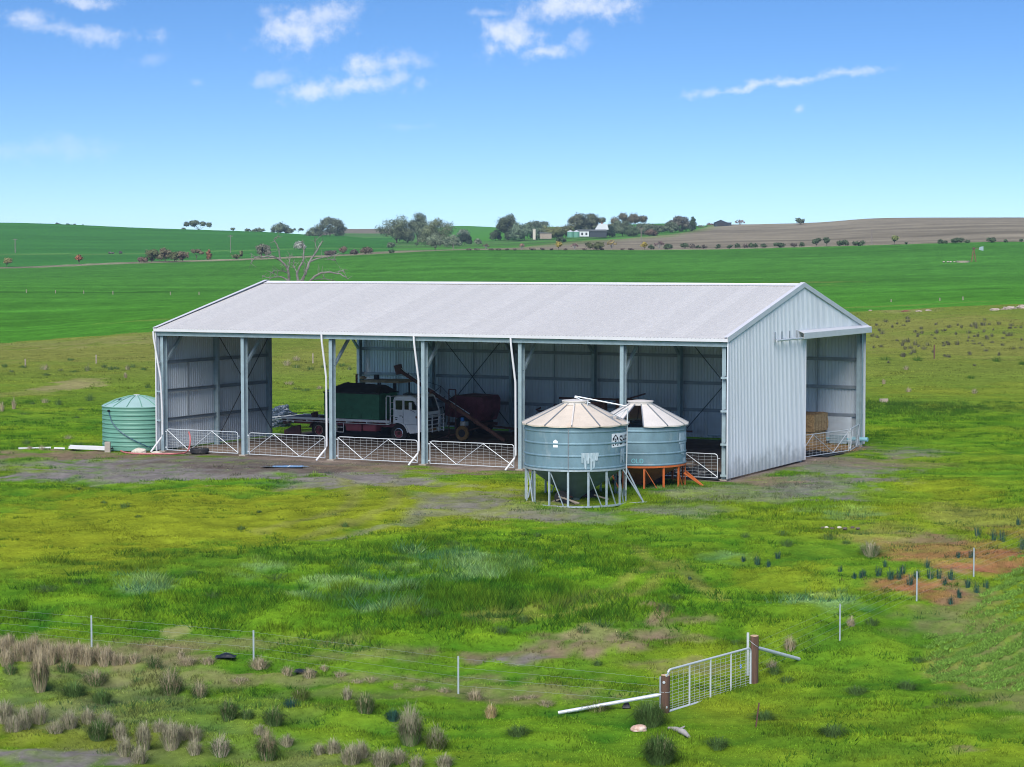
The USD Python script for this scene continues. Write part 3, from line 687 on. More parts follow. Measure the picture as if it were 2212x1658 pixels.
def fountain(col, h, rad, K, width, rng, droop=.6, mess=.25):
    """A tussock round the origin: K bent blades that rise from the middle and hang over."""
    a = rng.uniform(0, 2 * PI, K); q = np.sqrt(rng.uniform(0, 1, K)); o = np.stack([np.cos(a), np.sin(a)], 1)
    tw = a + rng.normal(0, mess * 2, K); o2 = np.stack([np.cos(tw), np.sin(tw)], 1)
    hh = h * rng.uniform(.6, 1.12, K) * (1 - .38 * q * q)
    b = o * (q * rad * .42)[:, None]; m = b + o2 * (rad * (.14 + .32 * q) * rng.uniform(.5, 1.3, K))[:, None]; t = m + o2 * (rad * (.16 + .50 * q) * rng.uniform(.4, 1.4, K))[:, None]
    zm = hh * rng.uniform(.62, .85, K); zt = np.maximum(hh * (1 - droop * q * rng.uniform(.3, 1.2, K)), .03)
    s = np.stack([-np.sin(tw), np.cos(tw)], 1) * (width * rng.uniform(.6, 1.3, K))[:, None] + rng.normal(0, width * .4, (K, 2))
    v = np.zeros((K, 5, 3)); v[:, 0, :2], v[:, 1, :2] = b - s, b + s; v[:, 2, :2], v[:, 3, :2] = m - s * .8, m + s * .8; v[:, 2:4, 2] = zm[:, None]; v[:, 4, :2] = t; v[:, 4, 2] = zt; v[:, :2, 2] = -.06
    f = np.array([(0, 1, 3), (0, 3, 2), (2, 3, 4)]); i = np.arange(K)[:, None, None] * 5 + f[None]
    gn = np.cross(v[:, 1] - v[:, 0], v[:, 3] - v[:, 0]); back = gn[:, 1] > 0; i[back] = i[back][:, :, ::-1]
    gn = np.where(back[:, None], -gn, gn); gn /= np.linalg.norm(gn, axis=1, keepdims=True) + 1e-9
    N = np.repeat((gn * .5 + np.stack([o[:, 0] * .45 * q, o[:, 1] * .45 * q, .6 + 0 * q], 1))[:, None], 5, 1); N /= np.linalg.norm(N, axis=2, keepdims=True)
    c = np.repeat((np.asarray(col) * rng.uniform(.55, 1.45, (K, 1)))[:, None], 5, 1) 
    return v.reshape(-1, 3), i.reshape(-1, 3), N.reshape(-1, 3), np.clip(c, 0, .9).reshape(-1, 3)


def scatter_grass():
    rng = np.random.default_rng(5)
    parts = []
    for (d0, d1, n, K, w, hs, rad) in ((50, 75, 36000, 9, .014, 1.0, .17), (75, 105, 38000, 8, .018, 1.0, .22), (105, 160, 24000, 7, .03, 1.0, .35), (160, 298, 26000, 6, .06, 1.1, .6)):
        d = np.sqrt(rng.uniform(d0 ** 2, d1 ** 2, n)); x = d * rng.uniform(-.265, .265, n)
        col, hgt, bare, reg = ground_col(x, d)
        lx, ly = loc((x, d))
        keep = (rng.uniform(0, 1, n) > bare * 1.25) & (reg == 0) & ~((lx > -.3) & (lx < 33) & (ly > -.2) & (ly < 21))
        x, d, col, hgt = x[keep], d[keep], col[keep], hgt[keep]
        P = np.stack([x, d, ground_z(x, d)], 1)
        blue = np.clip((col[:, 2] - .06) / .08, 0, 1)
        cl = wob(x * .75, d, .9, 15); clump = np.clip(.55 + 1.7 * cl, .3, 1.7)
        tone = (1 - .9 * np.clip(cl, -.22, .3)) * rng.uniform(.62, 1.34, len(P)) * (1 + blue * rng.uniform(-.25, .55, len(P)))
        parts.append(blades(P, col * tone[:, None], hgt * hs * clump, rad, K, .55 + 1.4 * blue, w, rng))
    # taller darker clumps that stand out of the sward
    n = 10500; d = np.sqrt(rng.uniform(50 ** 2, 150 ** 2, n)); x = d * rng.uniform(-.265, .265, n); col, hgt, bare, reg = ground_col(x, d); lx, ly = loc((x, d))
    keep = (rng.uniform(0, 1, n) < np.clip((hgt - .05) * 4.5, .12, .9)) & (bare < .35) & (wob(x, d, .22, 19) > -.05) & ~((lx > -1) & (lx < 34) & (ly > -1.5) & (ly < 22)); x, d, col, hgt = x[keep], d[keep], col[keep], hgt[keep]
    k = 5; x = np.repeat(x, k) + rng.normal(0, .38, len(x) * k); d = np.repeat(d, k) + rng.normal(0, .16, len(d) * k); col = np.repeat(col, k, 0); hgt = np.repeat(hgt, k)
    parts.append(blades(np.stack([x, d, ground_z(x, d)], 1), col * np.array([.42, .58, .7]) * rng.uniform(.8, 1.2, (len(x), 1)), hgt * 1.05 + .06, .20, 9, .7, .018, rng, .4))
    off = 0; V, Fc, N, Cc = [], [], [], []
    for v, f, nn, c in parts: V.append(v); Fc.append(f + off); N.append(nn); Cc.append(c); off += len(v)
    put_raw('grass', np.vstack(V), np.vstack(Fc), 'grass_blade', None, np.vstack(N), np.vstack(Cc), 'short green pasture grass around the shed and in the paddock', kind='stuff', cat='grass')


scatter_grass()
#@@PART2
# ------------------------------------------------------------------ the machinery shed
L_, W_, HE, HA = 32.7, 20.7, 6.6, 8.98        # length, depth, eave and ridge heights
BAY = L_ / 6
RIB = [(0, 0), (.118, 0), (.134, .029), (.156, .029), (.172, 0)]


def sheet_profile(width=.76, pitch=.19):
    pts = []
    for k in range(int(round(width / pitch))): pts += [(k * pitch + a, b) for a, b in RIB]
    return np.array(pts + [(width, 0)])


def ribbed(origin, across, along, normal, length, width=.76, top=None, rise=1.0, pitch=.19):
    """One ribbed sheet: a strip through the profile, from along=0 to length (or to top(u) for a slanting end)."""
    pr = sheet_profile(width, pitch); o, a, b, n = (np.asarray(x, float) for x in (origin, across, along, normal))
    u = pr[:, 0]; h = pr[:, 1] * rise
    l1 = np.full(len(u), length) if top is None else top(u)
    l0 = np.zeros(len(u)) if np.isscalar(length) or top is None else length
    v = np.vstack([o + np.outer(u, a) + np.outer(h, n) + np.outer(l0, b), o + np.outer(u, a) + np.outer(h, n) + np.outer(l1, b)])
    k = len(u); f = [(i, i + 1, k + i + 1, k + i) for i in range(k - 1)]
    if np.cross(a, b) @ n < 0: f = [q[::-1] for q in f]
    return v, np.array(f)


shed = thing('machinery_shed', 'large open fronted steel machinery shed with pale ribbed roof and half closed gable end', 'shed', (SX, SY, 0), YAW)
slope = math.atan2(HA - HE, W_ / 2 + .1); ca, sa = math.cos(slope), math.sin(slope); rl = (W_ / 2 + .1) / ca + .05
nsh = 43
for side in (0, 1):
    for k in range(nsh):
        x = k * L_ / nsh; o = (x, -.14, HE + .02) if side == 0 else (x, W_ + .14, HE + .02)
        al = (0, ca, sa) if side == 0 else (0, -ca, sa); nn = (0, -sa, ca) if side == 0 else (0, sa, ca)
        v, f = ribbed(o, (1, 0, 0), al, nn, rl, L_ / nsh, rise=.55, pitch=L_ / nsh / 4)
        put('roof_sheet', (v, f), 'roof_sheet', shed)
b = MB()
for s_ in (1, -1): b.bar((-.05, W_ / 2 - s_ * .16, HA + .03), (L_ + .05, W_ / 2 - s_ * .16, HA + .03), .34, .012, up=(0, -s_ * sa, ca))
b.tube([(-.05, W_ / 2, HA + .075), (L_ + .05, W_ / 2, HA + .075)], .035, 8)
b.put('ridge_cap', 'flashing', shed)
for xx in (-.06, L_ + .06):
    b = MB()
    for s_ in (0, 1):
        a0 = np.array([xx, -.18 if s_ == 0 else W_ + .18, HE - .03]); a1 = np.array([xx, W_ / 2, HA + .04])
        b.bar(a0, a1, .03, .24, up=(0, 0, 1)); b.bar(a0 + [(-.1 if xx > 0 else .1), 0, .12], a1 + [(-.1 if xx > 0 else .1), 0, .12], .2, .012)
    b.put('barge_flashing', 'flashing', shed)
for yy in (-.17, W_ + .17):
    b = MB(); y0, y1 = sorted((yy, yy + (.12 if yy < 0 else -.12)))
    b.prism([(y0, HE + .02), (y0, HE - .13), (y1, HE - .13), (y1, HE - .02), (y1 - .01, HE - .02), (y1 - .01, HE - .115), (y0 + .012, HE - .115), (y0 + .012, HE + .02)], -.05, L_ + .05, 'x')
    b.put('gutter', 'flashing', shed)
for yy in (.02, W_ - .14):
    b = MB().box(0.02, L_ - .02, yy, yy + .07, HE - .36, HE - .15); b.box(.02, L_ - .02, yy - .012, yy, HE - .36, HE - .34); b.put('eave_purlin', 'steel', shed)


def ibeam(p0, p1, d, w, dirv, t=.014):
    """A universal beam from p0 to p1, depth d along dirv, flange width w."""
    m = MB(); p0, p1, q = np.asarray(p0, float), np.asarray(p1, float), np.asarray(dirv, float)
    for s_ in (-1, 1): m.bar(p0 + q * s_ * (d / 2 - t / 2), p1 + q * s_ * (d / 2 - t / 2), w, t, up=q)
    m.bar(p0, p1, t, d - 2 * t - .002, up=q)
    return m


for i in range(7):
    x = min(max(i * BAY, .24), L_ - .24)
    ibeam((x, .32, -.05), (x, .32, HE - .2), .36, .19, (0, 1, 0)).put('column', 'steel', shed)
    ibeam((x, W_ - .42, -.05), (x, W_ - .42, HE - .2), .36, .19, (0, 1, 0)).put('column', 'steel', shed)
    for s_ in (0, 1):
        y0 = .1 if s_ == 0 else W_ - .1
        ibeam((x, y0, HE - .3), (x, W_ / 2, HA - .3), .32, .16, (0, -sa if s_ == 0 else sa, ca)).put('rafter', 'steel', shed)
        ky = (.5, 2.3) if s_ == 0 else (W_ - .6, W_ - 2.4)
        if not (i == 6 and s_ == 1): MB().bar((x, ky[0], HE - 1.75), (x, ky[1], HE - .05), .13, .13).put('knee_brace', 'steel', shed)
    MB().box(x - .2, x + .2, .05, .6, -.02, .06).put('footing', 'concrete', shed)
for j in range(8):
    for s_ in (0, 1):
        t = (j + .6) / 8; y = t * W_ / 2 if s_ == 0 else W_ - t * W_ / 2; z = HE + (HA - HE) * t - .11
        MB().bar((.05, y, z), (L_ - .05, y, z), .07, .2, up=(0, -sa if s_ == 0 else sa, ca)).put('purlin', 'steel', shed)
# mid posts of the two half open ends
for x in (.12, L_ - .3): ibeam((x + .09, W_ / 2, -.05), (x + .09, W_ / 2, HA - .45), .3, .17, (1, 0, 0)).put('end_column', 'steel', shed)
for x in (.12,): ibeam((x + .09, W_ / 4, -.05), (x + .09, W_ / 4, HE + .7), .3, .17, (1, 0, 0)).put('end_column', 'steel', shed)
ibeam((L_ - .2, W_ - .42, -.05), (L_ - .2, W_ - .42, HE - .1), .3, .2, (1, 0, 0)).put('end_column', 'steel', shed)
GZ = (1.7, 3.25, 4.8)


def cee(a, b, up=(0, 0, 1)):
    m = MB(); m.bar(a, b, .016, .17, up); a, b = np.asarray(a, float), np.asarray(b, float); t = (b - a) / np.linalg.norm(b - a); side = np.cross(t, up)
    for s_ in (-1, 1): m.bar(a + np.asarray(up) * .085 * s_ + side * .04, b + np.asarray(up) * .085 * s_ + side * .04, .08, .012, up)
    return m


for i in range(6):
    x0, x1 = i * BAY + .1, (i + 1) * BAY - .1
    for z in GZ: cee((x1, W_ - .14, z), (x0, W_ - .14, z)).put('girt', 'girt', shed)
    xm = (x0 + x1) / 2
    for z0, z1 in zip((.05,) + GZ, GZ + (HE - .3,)):
        if z0 > .1: MB().bar((xm, W_ - .17, z0 + .1), (xm, W_ - .17, z1 - .1), .07, .03, up=(0, 1, 0)).put('girt_bridging', 'girt', shed)
for (ya, yb) in ((.3, W_ / 4), (W_ / 4, W_ / 2)):
    for z in GZ: cee((.13, ya, z), (.13, yb, z)).put('girt', 'girt', shed)
for z in GZ: cee((L_ - .13, W_ / 2 - .1, z), (L_ - .13, -.02, z)).put('girt', 'girt', shed)
for z in GZ: cee((L_ - .13, W_ - .05, z), (L_ - .13, W_ - .3, z)).put('girt', 'girt', shed)
for z0, z1 in zip(GZ[:2], GZ[1:]): MB().bar((.16, W_ / 8, z0 + .1), (.16, W_ / 8, z1 - .1), .03, .07, up=(0, 1, 0)).put('girt_bridging', 'girt', shed)
for i in (1, 4):
    x0, x1 = i * BAY + .1, (i + 1) * BAY - .1
    for a, c in (((x0, W_ - .3, .3), (x1, W_ - .3, HE - .4)), ((x1, W_ - .32, .3), (x0, W_ - .32, HE - .4))): MB().tube([a, c], .024, 6).put('brace_rod', 'rod', shed)
for a, c in (((.34, W_ / 4, .5), (.34, W_ / 2, HE - .5)), ((.36, W_ / 2, .5), (.36, W_ / 4, HE - .5))): MB().tube([a, c], .024, 6).put('brace_rod', 'rod', shed)
# cladding
for k in range(nsh):
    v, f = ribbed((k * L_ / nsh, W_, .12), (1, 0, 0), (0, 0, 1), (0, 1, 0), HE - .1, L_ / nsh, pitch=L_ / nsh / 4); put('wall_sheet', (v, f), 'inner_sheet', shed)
yend = 10.72; nw = 14


def roof_z(y): return HE + (HA - HE) * (1 - np.abs(y - W_ / 2) / (W_ / 2)) - .02


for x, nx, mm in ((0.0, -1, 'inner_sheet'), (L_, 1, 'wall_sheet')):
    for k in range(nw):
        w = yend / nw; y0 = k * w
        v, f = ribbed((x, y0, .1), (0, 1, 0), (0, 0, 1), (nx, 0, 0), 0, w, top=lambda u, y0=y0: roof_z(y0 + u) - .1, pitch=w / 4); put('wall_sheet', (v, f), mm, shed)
    n2 = 13
    for k in range(n2):
        w = (W_ - yend) / n2; y0 = yend + k * w; zb = 6.25
        v, f = ribbed((x, y0, zb), (0, 1, 0), (0, 0, 1), (nx, 0, 0), 0, w, top=lambda u, y0=y0: roof_z(y0 + u) - zb, pitch=w / 4); put('gable_sheet', (v, f), mm, shed)
MB().bar((L_ + .035, yend + .01, .1), (L_ + .035, yend + .01, 6.25), .05, .03, up=(1, 0, 0)).put('corner_flashing', 'flashing', shed)
MB().bar((L_ + .02, -.03, .1), (L_ + .02, -.03, HE), .07, .07).put('corner_flashing', 'wall_sheet', shed)
for yy in (.0,):
    for z in GZ + (.25,): MB().box(L_ - .32, L_ - .02, -.06, .04, z - .05, z + .05).put('girt_end', 'steel', shed)
MB().bar((-.02, -.03, .05), (-.02, -.03, HE - .1), .07, .07).put('corner_flashing', 'flashing', shed)
for z in GZ: MB().box(.0, .26, -.05, .02, z - .04, z + .04).put('girt_end', 'steel', shed)
# sliding door track with its hood over the open half of the right end
b = MB(); b.prism([(L_ + .035, 6.72), (L_ + .32, 6.60), (L_ + .32, 6.30), (L_ + .305, 6.30), (L_ + .305, 6.58), (L_ + .035, 6.695)], 9.6, 20.75, 'y'); b.put('track_hood', 'flashing', shed)
b = MB().tube([(L_ + .22, 5.9, 6.34), (L_ + .22, 20.6, 6.34)], .05, 8); b.put('door_track', 'galv', shed)
for y in (6.1, 7.1, 8.2, 9.3): MB().box(L_ + .03, L_ + .07, y - .03, y + .03, 6.25, 6.75).box(L_ + .07, L_ + .24, y - .03, y + .03, 6.36, 6.40).put('track_bracket', 'girt', shed)
# downpipes with kicked feet
for i in (0, 2, 3, 4):
    x = i * BAY + (-.12 if i == 0 else -.22); top = (x - (.1 if i == 0 else .14), -.13, HE - .12)
    pts = [top, (x - (.06 if i == 0 else .1), -.16, HE - .5), (x + .08, -.05, HE - 2.3), (x + .10, -.06, 2.0), (x + .1, -.06, .75), (x + .06, -.14, .58), (x - .18, -.62, .04)]
    if i == 0: pts = [(-.1, -.13, HE - .12), (-.06, -.15, HE - .5), (.34, -.12, HE - 2.6), (.42, -.1, 2.2), (.42, -.1, .95), (.38, -.16, .78), (.02, -.6, .04)]
    MB().tube(pts, .052, 10).put('downpipe', 'pvc', shed)
MB().tube([(26.1, W_ - .3, 3.1), (26.0, W_ - .36, 2.2), (26.15, W_ - .4, 1.2), (26.05, W_ - .4, .1)], .03, 6).put('hanging_cable', 'rubber', shed)


# ------------------------------------------------------------------ gates across the bays
def gate_parts(t, w, h, brace, nh=9, nv=13, z0=.12, r=.021, zig=None):
    """A farm gate in the x-z plane from x=0 to w: bent tube frame, mesh of wires, brace tubes."""
    c = .14
    pts = [(0, 0, z0), (0, 0, z0 + h - c)] + [(c - c * math.cos(a), 0, z0 + h - c + c * math.sin(a)) for a in (.5, 1.05)] + [(c, 0, z0 + h), (w - c, 0, z0 + h)] + [(w - c + c * math.sin(a), 0, z0 + h - c + c * math.cos(a)) for a in (.5, 1.05)] + [(w, 0, z0 + h - c), (w, 0, z0)]
    MB().tube(pts, r, 8).tube([(0, 0, z0), (w, 0, z0)], r, 8).put('gate_frame', 'galv', t)
    m = MB()
    zs = z0 + h * np.concatenate([np.linspace(0, .5, 5), np.linspace(.5, 1, 5)[1:]])[1:-1] if nh == 9 else z0 + h * (np.linspace(0, 1, nh + 2)[1:-1] ** 1.35)
    for z in zs: m.tube([(r, .012, z), (w - r, .012, z)], .0046, 4, False)
    for x in np.linspace(0, w, nv + 2)[1:-1]: m.tube([(x, .012, z0 + r), (x, .012, z0 + h - r)], .0046, 4, False)
    m.put('wire_mesh', 'wire', t)
    for a, b_ in brace: MB().tube([(a[0] * w, -.01, z0 + a[1] * h), (b_[0] * w, -.01, z0 + b_[1] * h)], r * .8, 6).put('gate_brace', 'galv', t)
    for x, z in ((0, .12), (0, .88)): MB().box(x - .09, x + .02, -.03, .03, z0 + z * h - .03, z0 + z * h + .03).put('gate_hinge', 'galv', t)
    MB().box(w - .01, w + .12, -.015, .015, z0 + .8 * h, z0 + .8 * h + .03).put('gate_latch', 'galv', t)


NDOWN = [((0, .97), (.32, .02)), ((.32, .02), (.64, .98)), ((.64, .98), (1, .04))]
VUP = [((0, .06), (.33, .98)), ((.33, .98), (.67, .02)), ((.67, .02), (1, .96))]
GL = ['leftmost galvanised mesh gate in front of the shed, behind the old tyre', 'second galvanised mesh gate from the left, below the rear of the truck', 'third galvanised mesh gate from the left, below the truck cab',
      'fourth galvanised mesh gate from the left, just left of the field bins', 'galvanised mesh gate almost hidden behind the two field bins', 'galvanised mesh gate right of the orange legged bin, in front of black plastic']
for i in range(6):
    x0 = i * BAY + (.55 if i == 0 else .45); w = BAY - (.85 if i == 0 else .75)
    if i == 5: w = BAY - .95
    t = thing('farm_gate', GL[i], 'gate', wor((x0, .06 if i % 2 else .12, 0)), YAW + (.01 if i == 3 else 0), None)
    gate_parts(t, w, 1.12, VUP if i == 1 else NDOWN)
def gate_between(label, q0, q1, brace, h=1.12):
    p0, p1 = wor(q0), wor(q1); t = thing('farm_gate', label, 'gate', p0, math.atan2(p1[1] - p0[1], p1[0] - p0[0])); gate_parts(t, math.hypot(p1[0] - p0[0], p1[1] - p0[1]), h, brace)
gate_between('galvanised mesh gate leaning out of the open right end, in front of the straw bales', (32.15, 11.3, 0), (33.15, 16.5, 0), [((0, .02), (.28, .98)), ((.28, .98), (.68, .02)), ((.68, .02), (1, .97))])
gate_between('short galvanised mesh gate beside the right corner column, next to the blue pipe', (33.2, 16.56, 0), (32.55, 20.1, 0), [((.02, .02), (.28, .98)), ((.7, .02), (1, .97))], 1.15)

# ------------------------------------------------------------------ field bins
def field_bin(t, R, zb, zt, za, legs, leg_mat, roof_mat, rim, hatch=None, missing=None, a_off=0.0, wall_mat='silo_wall', cone_mat='cone', ground=0.0):
    """Cylinder on legs, hopper under it, segmented cone roof."""
    prof = [(R, zb)]; hs = [.06, .34, .62, .90]
    for h in hs:
        z = zb + (zt - zb) * h
        prof += [(R, z - .05), (R + .028, z - .018), (R + .028, z + .018), (R, z + .05)]
    prof += [(R, zt)]
    MB().lathe(prof, 72).put('bin_wall', wall_mat, t, smooth=25)
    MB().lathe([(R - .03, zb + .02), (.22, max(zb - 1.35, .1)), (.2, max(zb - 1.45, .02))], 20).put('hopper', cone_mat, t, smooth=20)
    n = 12; ro, ri, zr = R + .11, .52, zt + .06
    for k in range(n):
        if missing is not None and k == missing: continue
        a0, a1 = a_off + k * 2 * PI / n, a_off + (k + 1) * 2 * PI / n; m = MB(); st = np.linspace(a0, a1, 9); v, f = [], []
        for a in st:
            s_ = math.sin((a - a0) / (a1 - a0) * PI)
            v += [(ro * math.cos(a), ro * math.sin(a), zr - .035 * s_ - .03), (ro * math.cos(a), ro * math.sin(a), zr + .01 - .01 * s_), (ri * math.cos(a), ri * math.sin(a), za)]
        for i in range(8): f += [(3 * i, 3 * i + 3, 3 * i + 4), (3 * i, 3 * i + 4, 3 * i + 1), (3 * i + 1, 3 * i + 4, 3 * i + 5), (3 * i + 1, 3 * i + 5, 3 * i + 2)]
        m.add(v, f); m.put('roof_panel', roof_mat, t)
    for k in range(n):
        a = a_off + k * 2 * PI / n
        MB().bar(((ro + .02) * math.cos(a), (ro + .02) * math.sin(a), zr + .02), (ri * math.cos(a), ri * math.sin(a), za + .015), .045, .05).put('roof_rib', 'silo_rib', t)
    MB().lathe([(ri + .05, za - .06), (ri + .05, za + .07), (ri + .08, za + .08), (ri + .08, za + .12), (ri * .5, za + .16), (.001, za + .17)], 32).put('top_lid', rim, t, smooth=30)
    MB().lathe([(R + .012, zb - .02), (R + .03, zb - .02), (R + .03, zb + .06), (R + .012, zb + .06)], 60).put('bottom_band', leg_mat, t, smooth=20)
    for k in range(legs):
        a = (k + .5) * 2 * PI / legs + .02; x, y = (R - .02) * math.cos(a), (R - .02) * math.sin(a)
        m = MB().bar((x, y, ground), (x, y, zb + .02), .085, .02, up=(math.cos(a), math.sin(a), 0)); m.bar((x - .04 * math.sin(a), y + .04 * math.cos(a), ground), (x - .04 * math.sin(a), y + .04 * math.cos(a), zb + .02), .02, .06, up=(math.cos(a), math.sin(a), 0))
        m.put('leg', leg_mat, t)
        if k % 2 == 0 or legs > 14 and k % 3 == 1:
            a2 = a + 2 * PI / legs * .78
            MB().bar(((R - .08) * math.cos(a), (R - .08) * math.sin(a), zb), ((R - .08) * math.cos(a2), (R - .08) * math.sin(a2), ground + .02), .05, .03).put('leg_brace', leg_mat, t)


def wrap(mesh, R, a_mid, z0, out=.004):
    """Bends a flat shape (x along, y up, z out) round a cylinder of radius R about the vertical."""
    v = mesh.vertices.copy(); a = a_mid + v[:, 0] / R; r = R + out + v[:, 2]
    m = mesh.copy(); m.vertices = np.stack([r * np.cos(a), r * np.sin(a), z0 + v[:, 1]], 1); return m


def flat(poly, depth=.002, maxlen=.12):
    m = trimesh.creation.extrude_polygon(poly, depth, engine='earcut'); v, f = trimesh.remesh.subdivide_to_size(m.vertices, m.faces, maxlen); return trimesh.Trimesh(v, f, process=False)


s1 = ond(1243.5, 1000, 88.9); R1 = 2.20; A0 = -PI / 2     # angle of the side towards the viewer
S1 = np.array([2.74, 88.9, -.20])
t = thing('field_bin', 'nearer grey grain field bin on thin galvanised legs with cream roof and printed sign', 'grain bin', S1)
field_bin(t, R1, 1.56, 3.40, 4.30, 16, 'silo_leg', 'silo_roof', 'silo_roof_white', a_off=A0 - .10)
MB().lathe([(R1 + .05, .02), (R1 + .05, .09), (R1 - .03, .09), (R1 - .03, .02)], 60).put('base_ring', 'silo_leg', t, smooth=20)
k = math.radians(-21); m = MB()
for da in (-.20, .20): pass
hp = [(1.35, A0 - .58), (1.35, A0 - .14), (.66, A0 - .14), (.66, A0 - .58)]
def onroof(r, a, R=R1, zt=3.40, za=4.30, up=.03): tt = (r - .52) / (R + .11 - .52); return np.array([r * math.cos(a), r * math.sin(a), za + (zt + .07 - za) * tt + up])
for q in ((.66, A0 - .58, .66, A0 - .14), (.66, A0 - .14, 2.28, A0 - .105), ): m.bar(onroof(q[0], q[1]), onroof(q[2], q[3]), .06, .035)
m.put('hatch_frame', 'silo_roof_white', t)
ax = A0 + math.asin(.965)
pole = np.array([R1 * 1.01 * math.cos(ax), (R1 + .06) * math.sin(ax), 0])
MB().tube([(pole[0], pole[1] - .04, .6), (pole[0] + .06, pole[1] - .04, 4.13)], .03, 8).put('lid_lever', 'galv', t)
MB().tube([(-.02, -.12, 4.60), (pole[0] + .02, pole[1] + .05, 4.20)], .03, 8).put('lid_rod', 'galv', t)
for a_, b_ in (((-.04, -.1, 4.60), (.42, -.45, 4.34)), ((-.06, -.12, 4.56), (.62, -.3, 4.32)), ((.50, -.5, 4.46), (.48, -.52, 4.20))): MB().tube([a_, b_], .02, 6).put('lid_arm', 'galv', t)
for da, rr in ((.98, 1.78), (1.22, 1.92)):
    MB().tube([onroof(rr, A0 + da), (pole[0] + .04, pole[1], 4.10)], .018, 6).put('lever_stay', 'galv', t)
    p = onroof(rr, A0 + da); MB().box(p[0] - .09, p[0] + .09, p[1] - .05, p[1] + .05, p[2] - .01, p[2] + .05).put('stay_foot', 'silo_rib', t)
# ladder-like seam strip and drawbar
MB().bar(((R1 + .02) * math.cos(A0 - .17), (R1 + .02) * math.sin(A0 - .17), 1.58), ((R1 + .02) * math.cos(A0 - .17), (R1 + .02) * math.sin(A0 - .17), 3.36), .03, .03).put('wall_seam', 'silo_rib', t)
dx = ond(1440 / 2.765 * .64 + 1056, (1250 + 1200 / 2.765) * .64, 88.3) - S1; dx[2] = .10
for aa, z in ((1.12, 1.56), (1.42, 1.56)): MB().bar(((R1 - .02) * math.cos(A0 + aa), (R1 - .02) * math.sin(A0 + aa), z), dx, .06, .05).put('drawbar', 'silo_leg', t)
MB().bar(((R1) * math.cos(A0 + 1.1), (R1) * math.sin(A0 + 1.1), .06), dx + [.16, 0, -.02], .07, .05).put('drawbar', 'silo_leg', t)
for cx_, cy_ in ((-.62, -.75), (.62, .35)):
    w_ = MB().wheel((cx_, cy_, .28), .31, .2, .14, n=24).put('wheel', 'rubber', t, smooth=30); MB().disc((cx_, cy_ - .02, .28), .15, .16).put('wheel_rim', 'dark_metal', w_ and t)
MB().bar((-.62, -.6, .28), (.62, .35, .28), .08, .08).put('axle', 'dark_rust', t)
for a_, b_ in (((-1.0, -.62, .1), (-.5, -1.2, .34)), ((-.75, -1.1, .38), (.1, -1.7, .16)), ((-.4, -.3, .2), (.0, -.9, .05)), ((.8, -.2, .35), (1.4, -.6, .2))): MB().bar(a_, b_, .07, .05).put('frame_bar', 'timber_grey', t)
# sign, paper label, whitewash runs
zs0 = 2.54; sh = .56; sa0 = A0 + .735
decal = wrap(flat(sg.box(0, -.02, 2.9, sh)), R1, sa0, zs0, .008); put('sign', decal, 'decal_white', t, 'white sign with a tree emblem and dark capital letters', True)
house = sg.Polygon([(.05, .04), (.43, .04), (.43, .36), (.24, .53), (.05, .36)])
drop = sg.Polygon([(.24 + .15 * math.sin(a) * (.55 if math.cos(a) > .2 else 1), .235 + .2 * math.cos(a)) for a in np.linspace(0, 2 * PI, 30)[:-1]])
tree = sg.box(.225, .06, .255, .36).union(sg.Point(.24, .14).buffer(.05)).union(sg.Point(.24, .24).buffer(.038)).union(sg.Point(.24, .33).buffer(.022))
for sx_ in (-1, 1):
    for zz in (.12, .2, .28): tree = tree.union(sg.LineString([(.24, zz), (.24 + sx_ * .09, zz + .07)]).buffer(.009))
logo = house.difference(drop.buffer(.02)).union(tree.intersection(house))
for gg in getattr(logo, 'geoms', [logo]): put('emblem', wrap(flat(gg, .002, .08), R1, sa0, zs0, .013), 'decal_ink', t)
tx = meshkit.text_mesh('SHERWELL', .37, .002, bold=True)
tx.vertices[:, 0] *= .86; v_, f_ = trimesh.remesh.subdivide_to_size(tx.vertices, tx.faces, .12)
v_[:, 0] += .50; v_[:, 1] += .08
put('lettering', wrap(trimesh.Trimesh(v_, f_, process=False), R1, sa0, zs0, .013), 'decal_ink', t, 'dark capital letters that run round the bin wall')
put('paper_label', wrap(flat(sg.Polygon([(0, 0), (.22, 0), (.22, .26), (.11, .33), (0, .26)])), R1, A0 - .475, 2.56, .008), 'decal_white', t)
put('paper_label', wrap(flat(sg.box(0, 0, .13, .07)), R1, A0 - .42, 1.63, .008), 'decal_white', t)
rng = np.random.default_rng(3)
def runs(a0, w, ztop, lens, seed):
    r_ = np.random.default_rng(seed); pts = [(0, 0), (w, 0)]; k = len(lens); bot = []
    for i, l in enumerate(lens): bot += [((i + .0) / k * w, -l * r_.uniform(.85, 1)), ((i + .62) / k * w, -l * r_.uniform(.85, 1)), ((i + .7) / k * w, -l * .45), ((i + .95) / k * w, -l * .45)]
    return wrap(flat(sg.Polygon(pts + bot[::-1]).buffer(0), .001, .1), R1, a0, ztop, .03)
put('whitewash_run', runs(A0 + .08, .76, 2.34, [.45, .72, .5, .8, .72, .35], 1), 'stain', t)
put('whitewash_run', runs(A0 + 1.0, .35, 2.43, [.7, .55, .6], 2), 'stain', t)

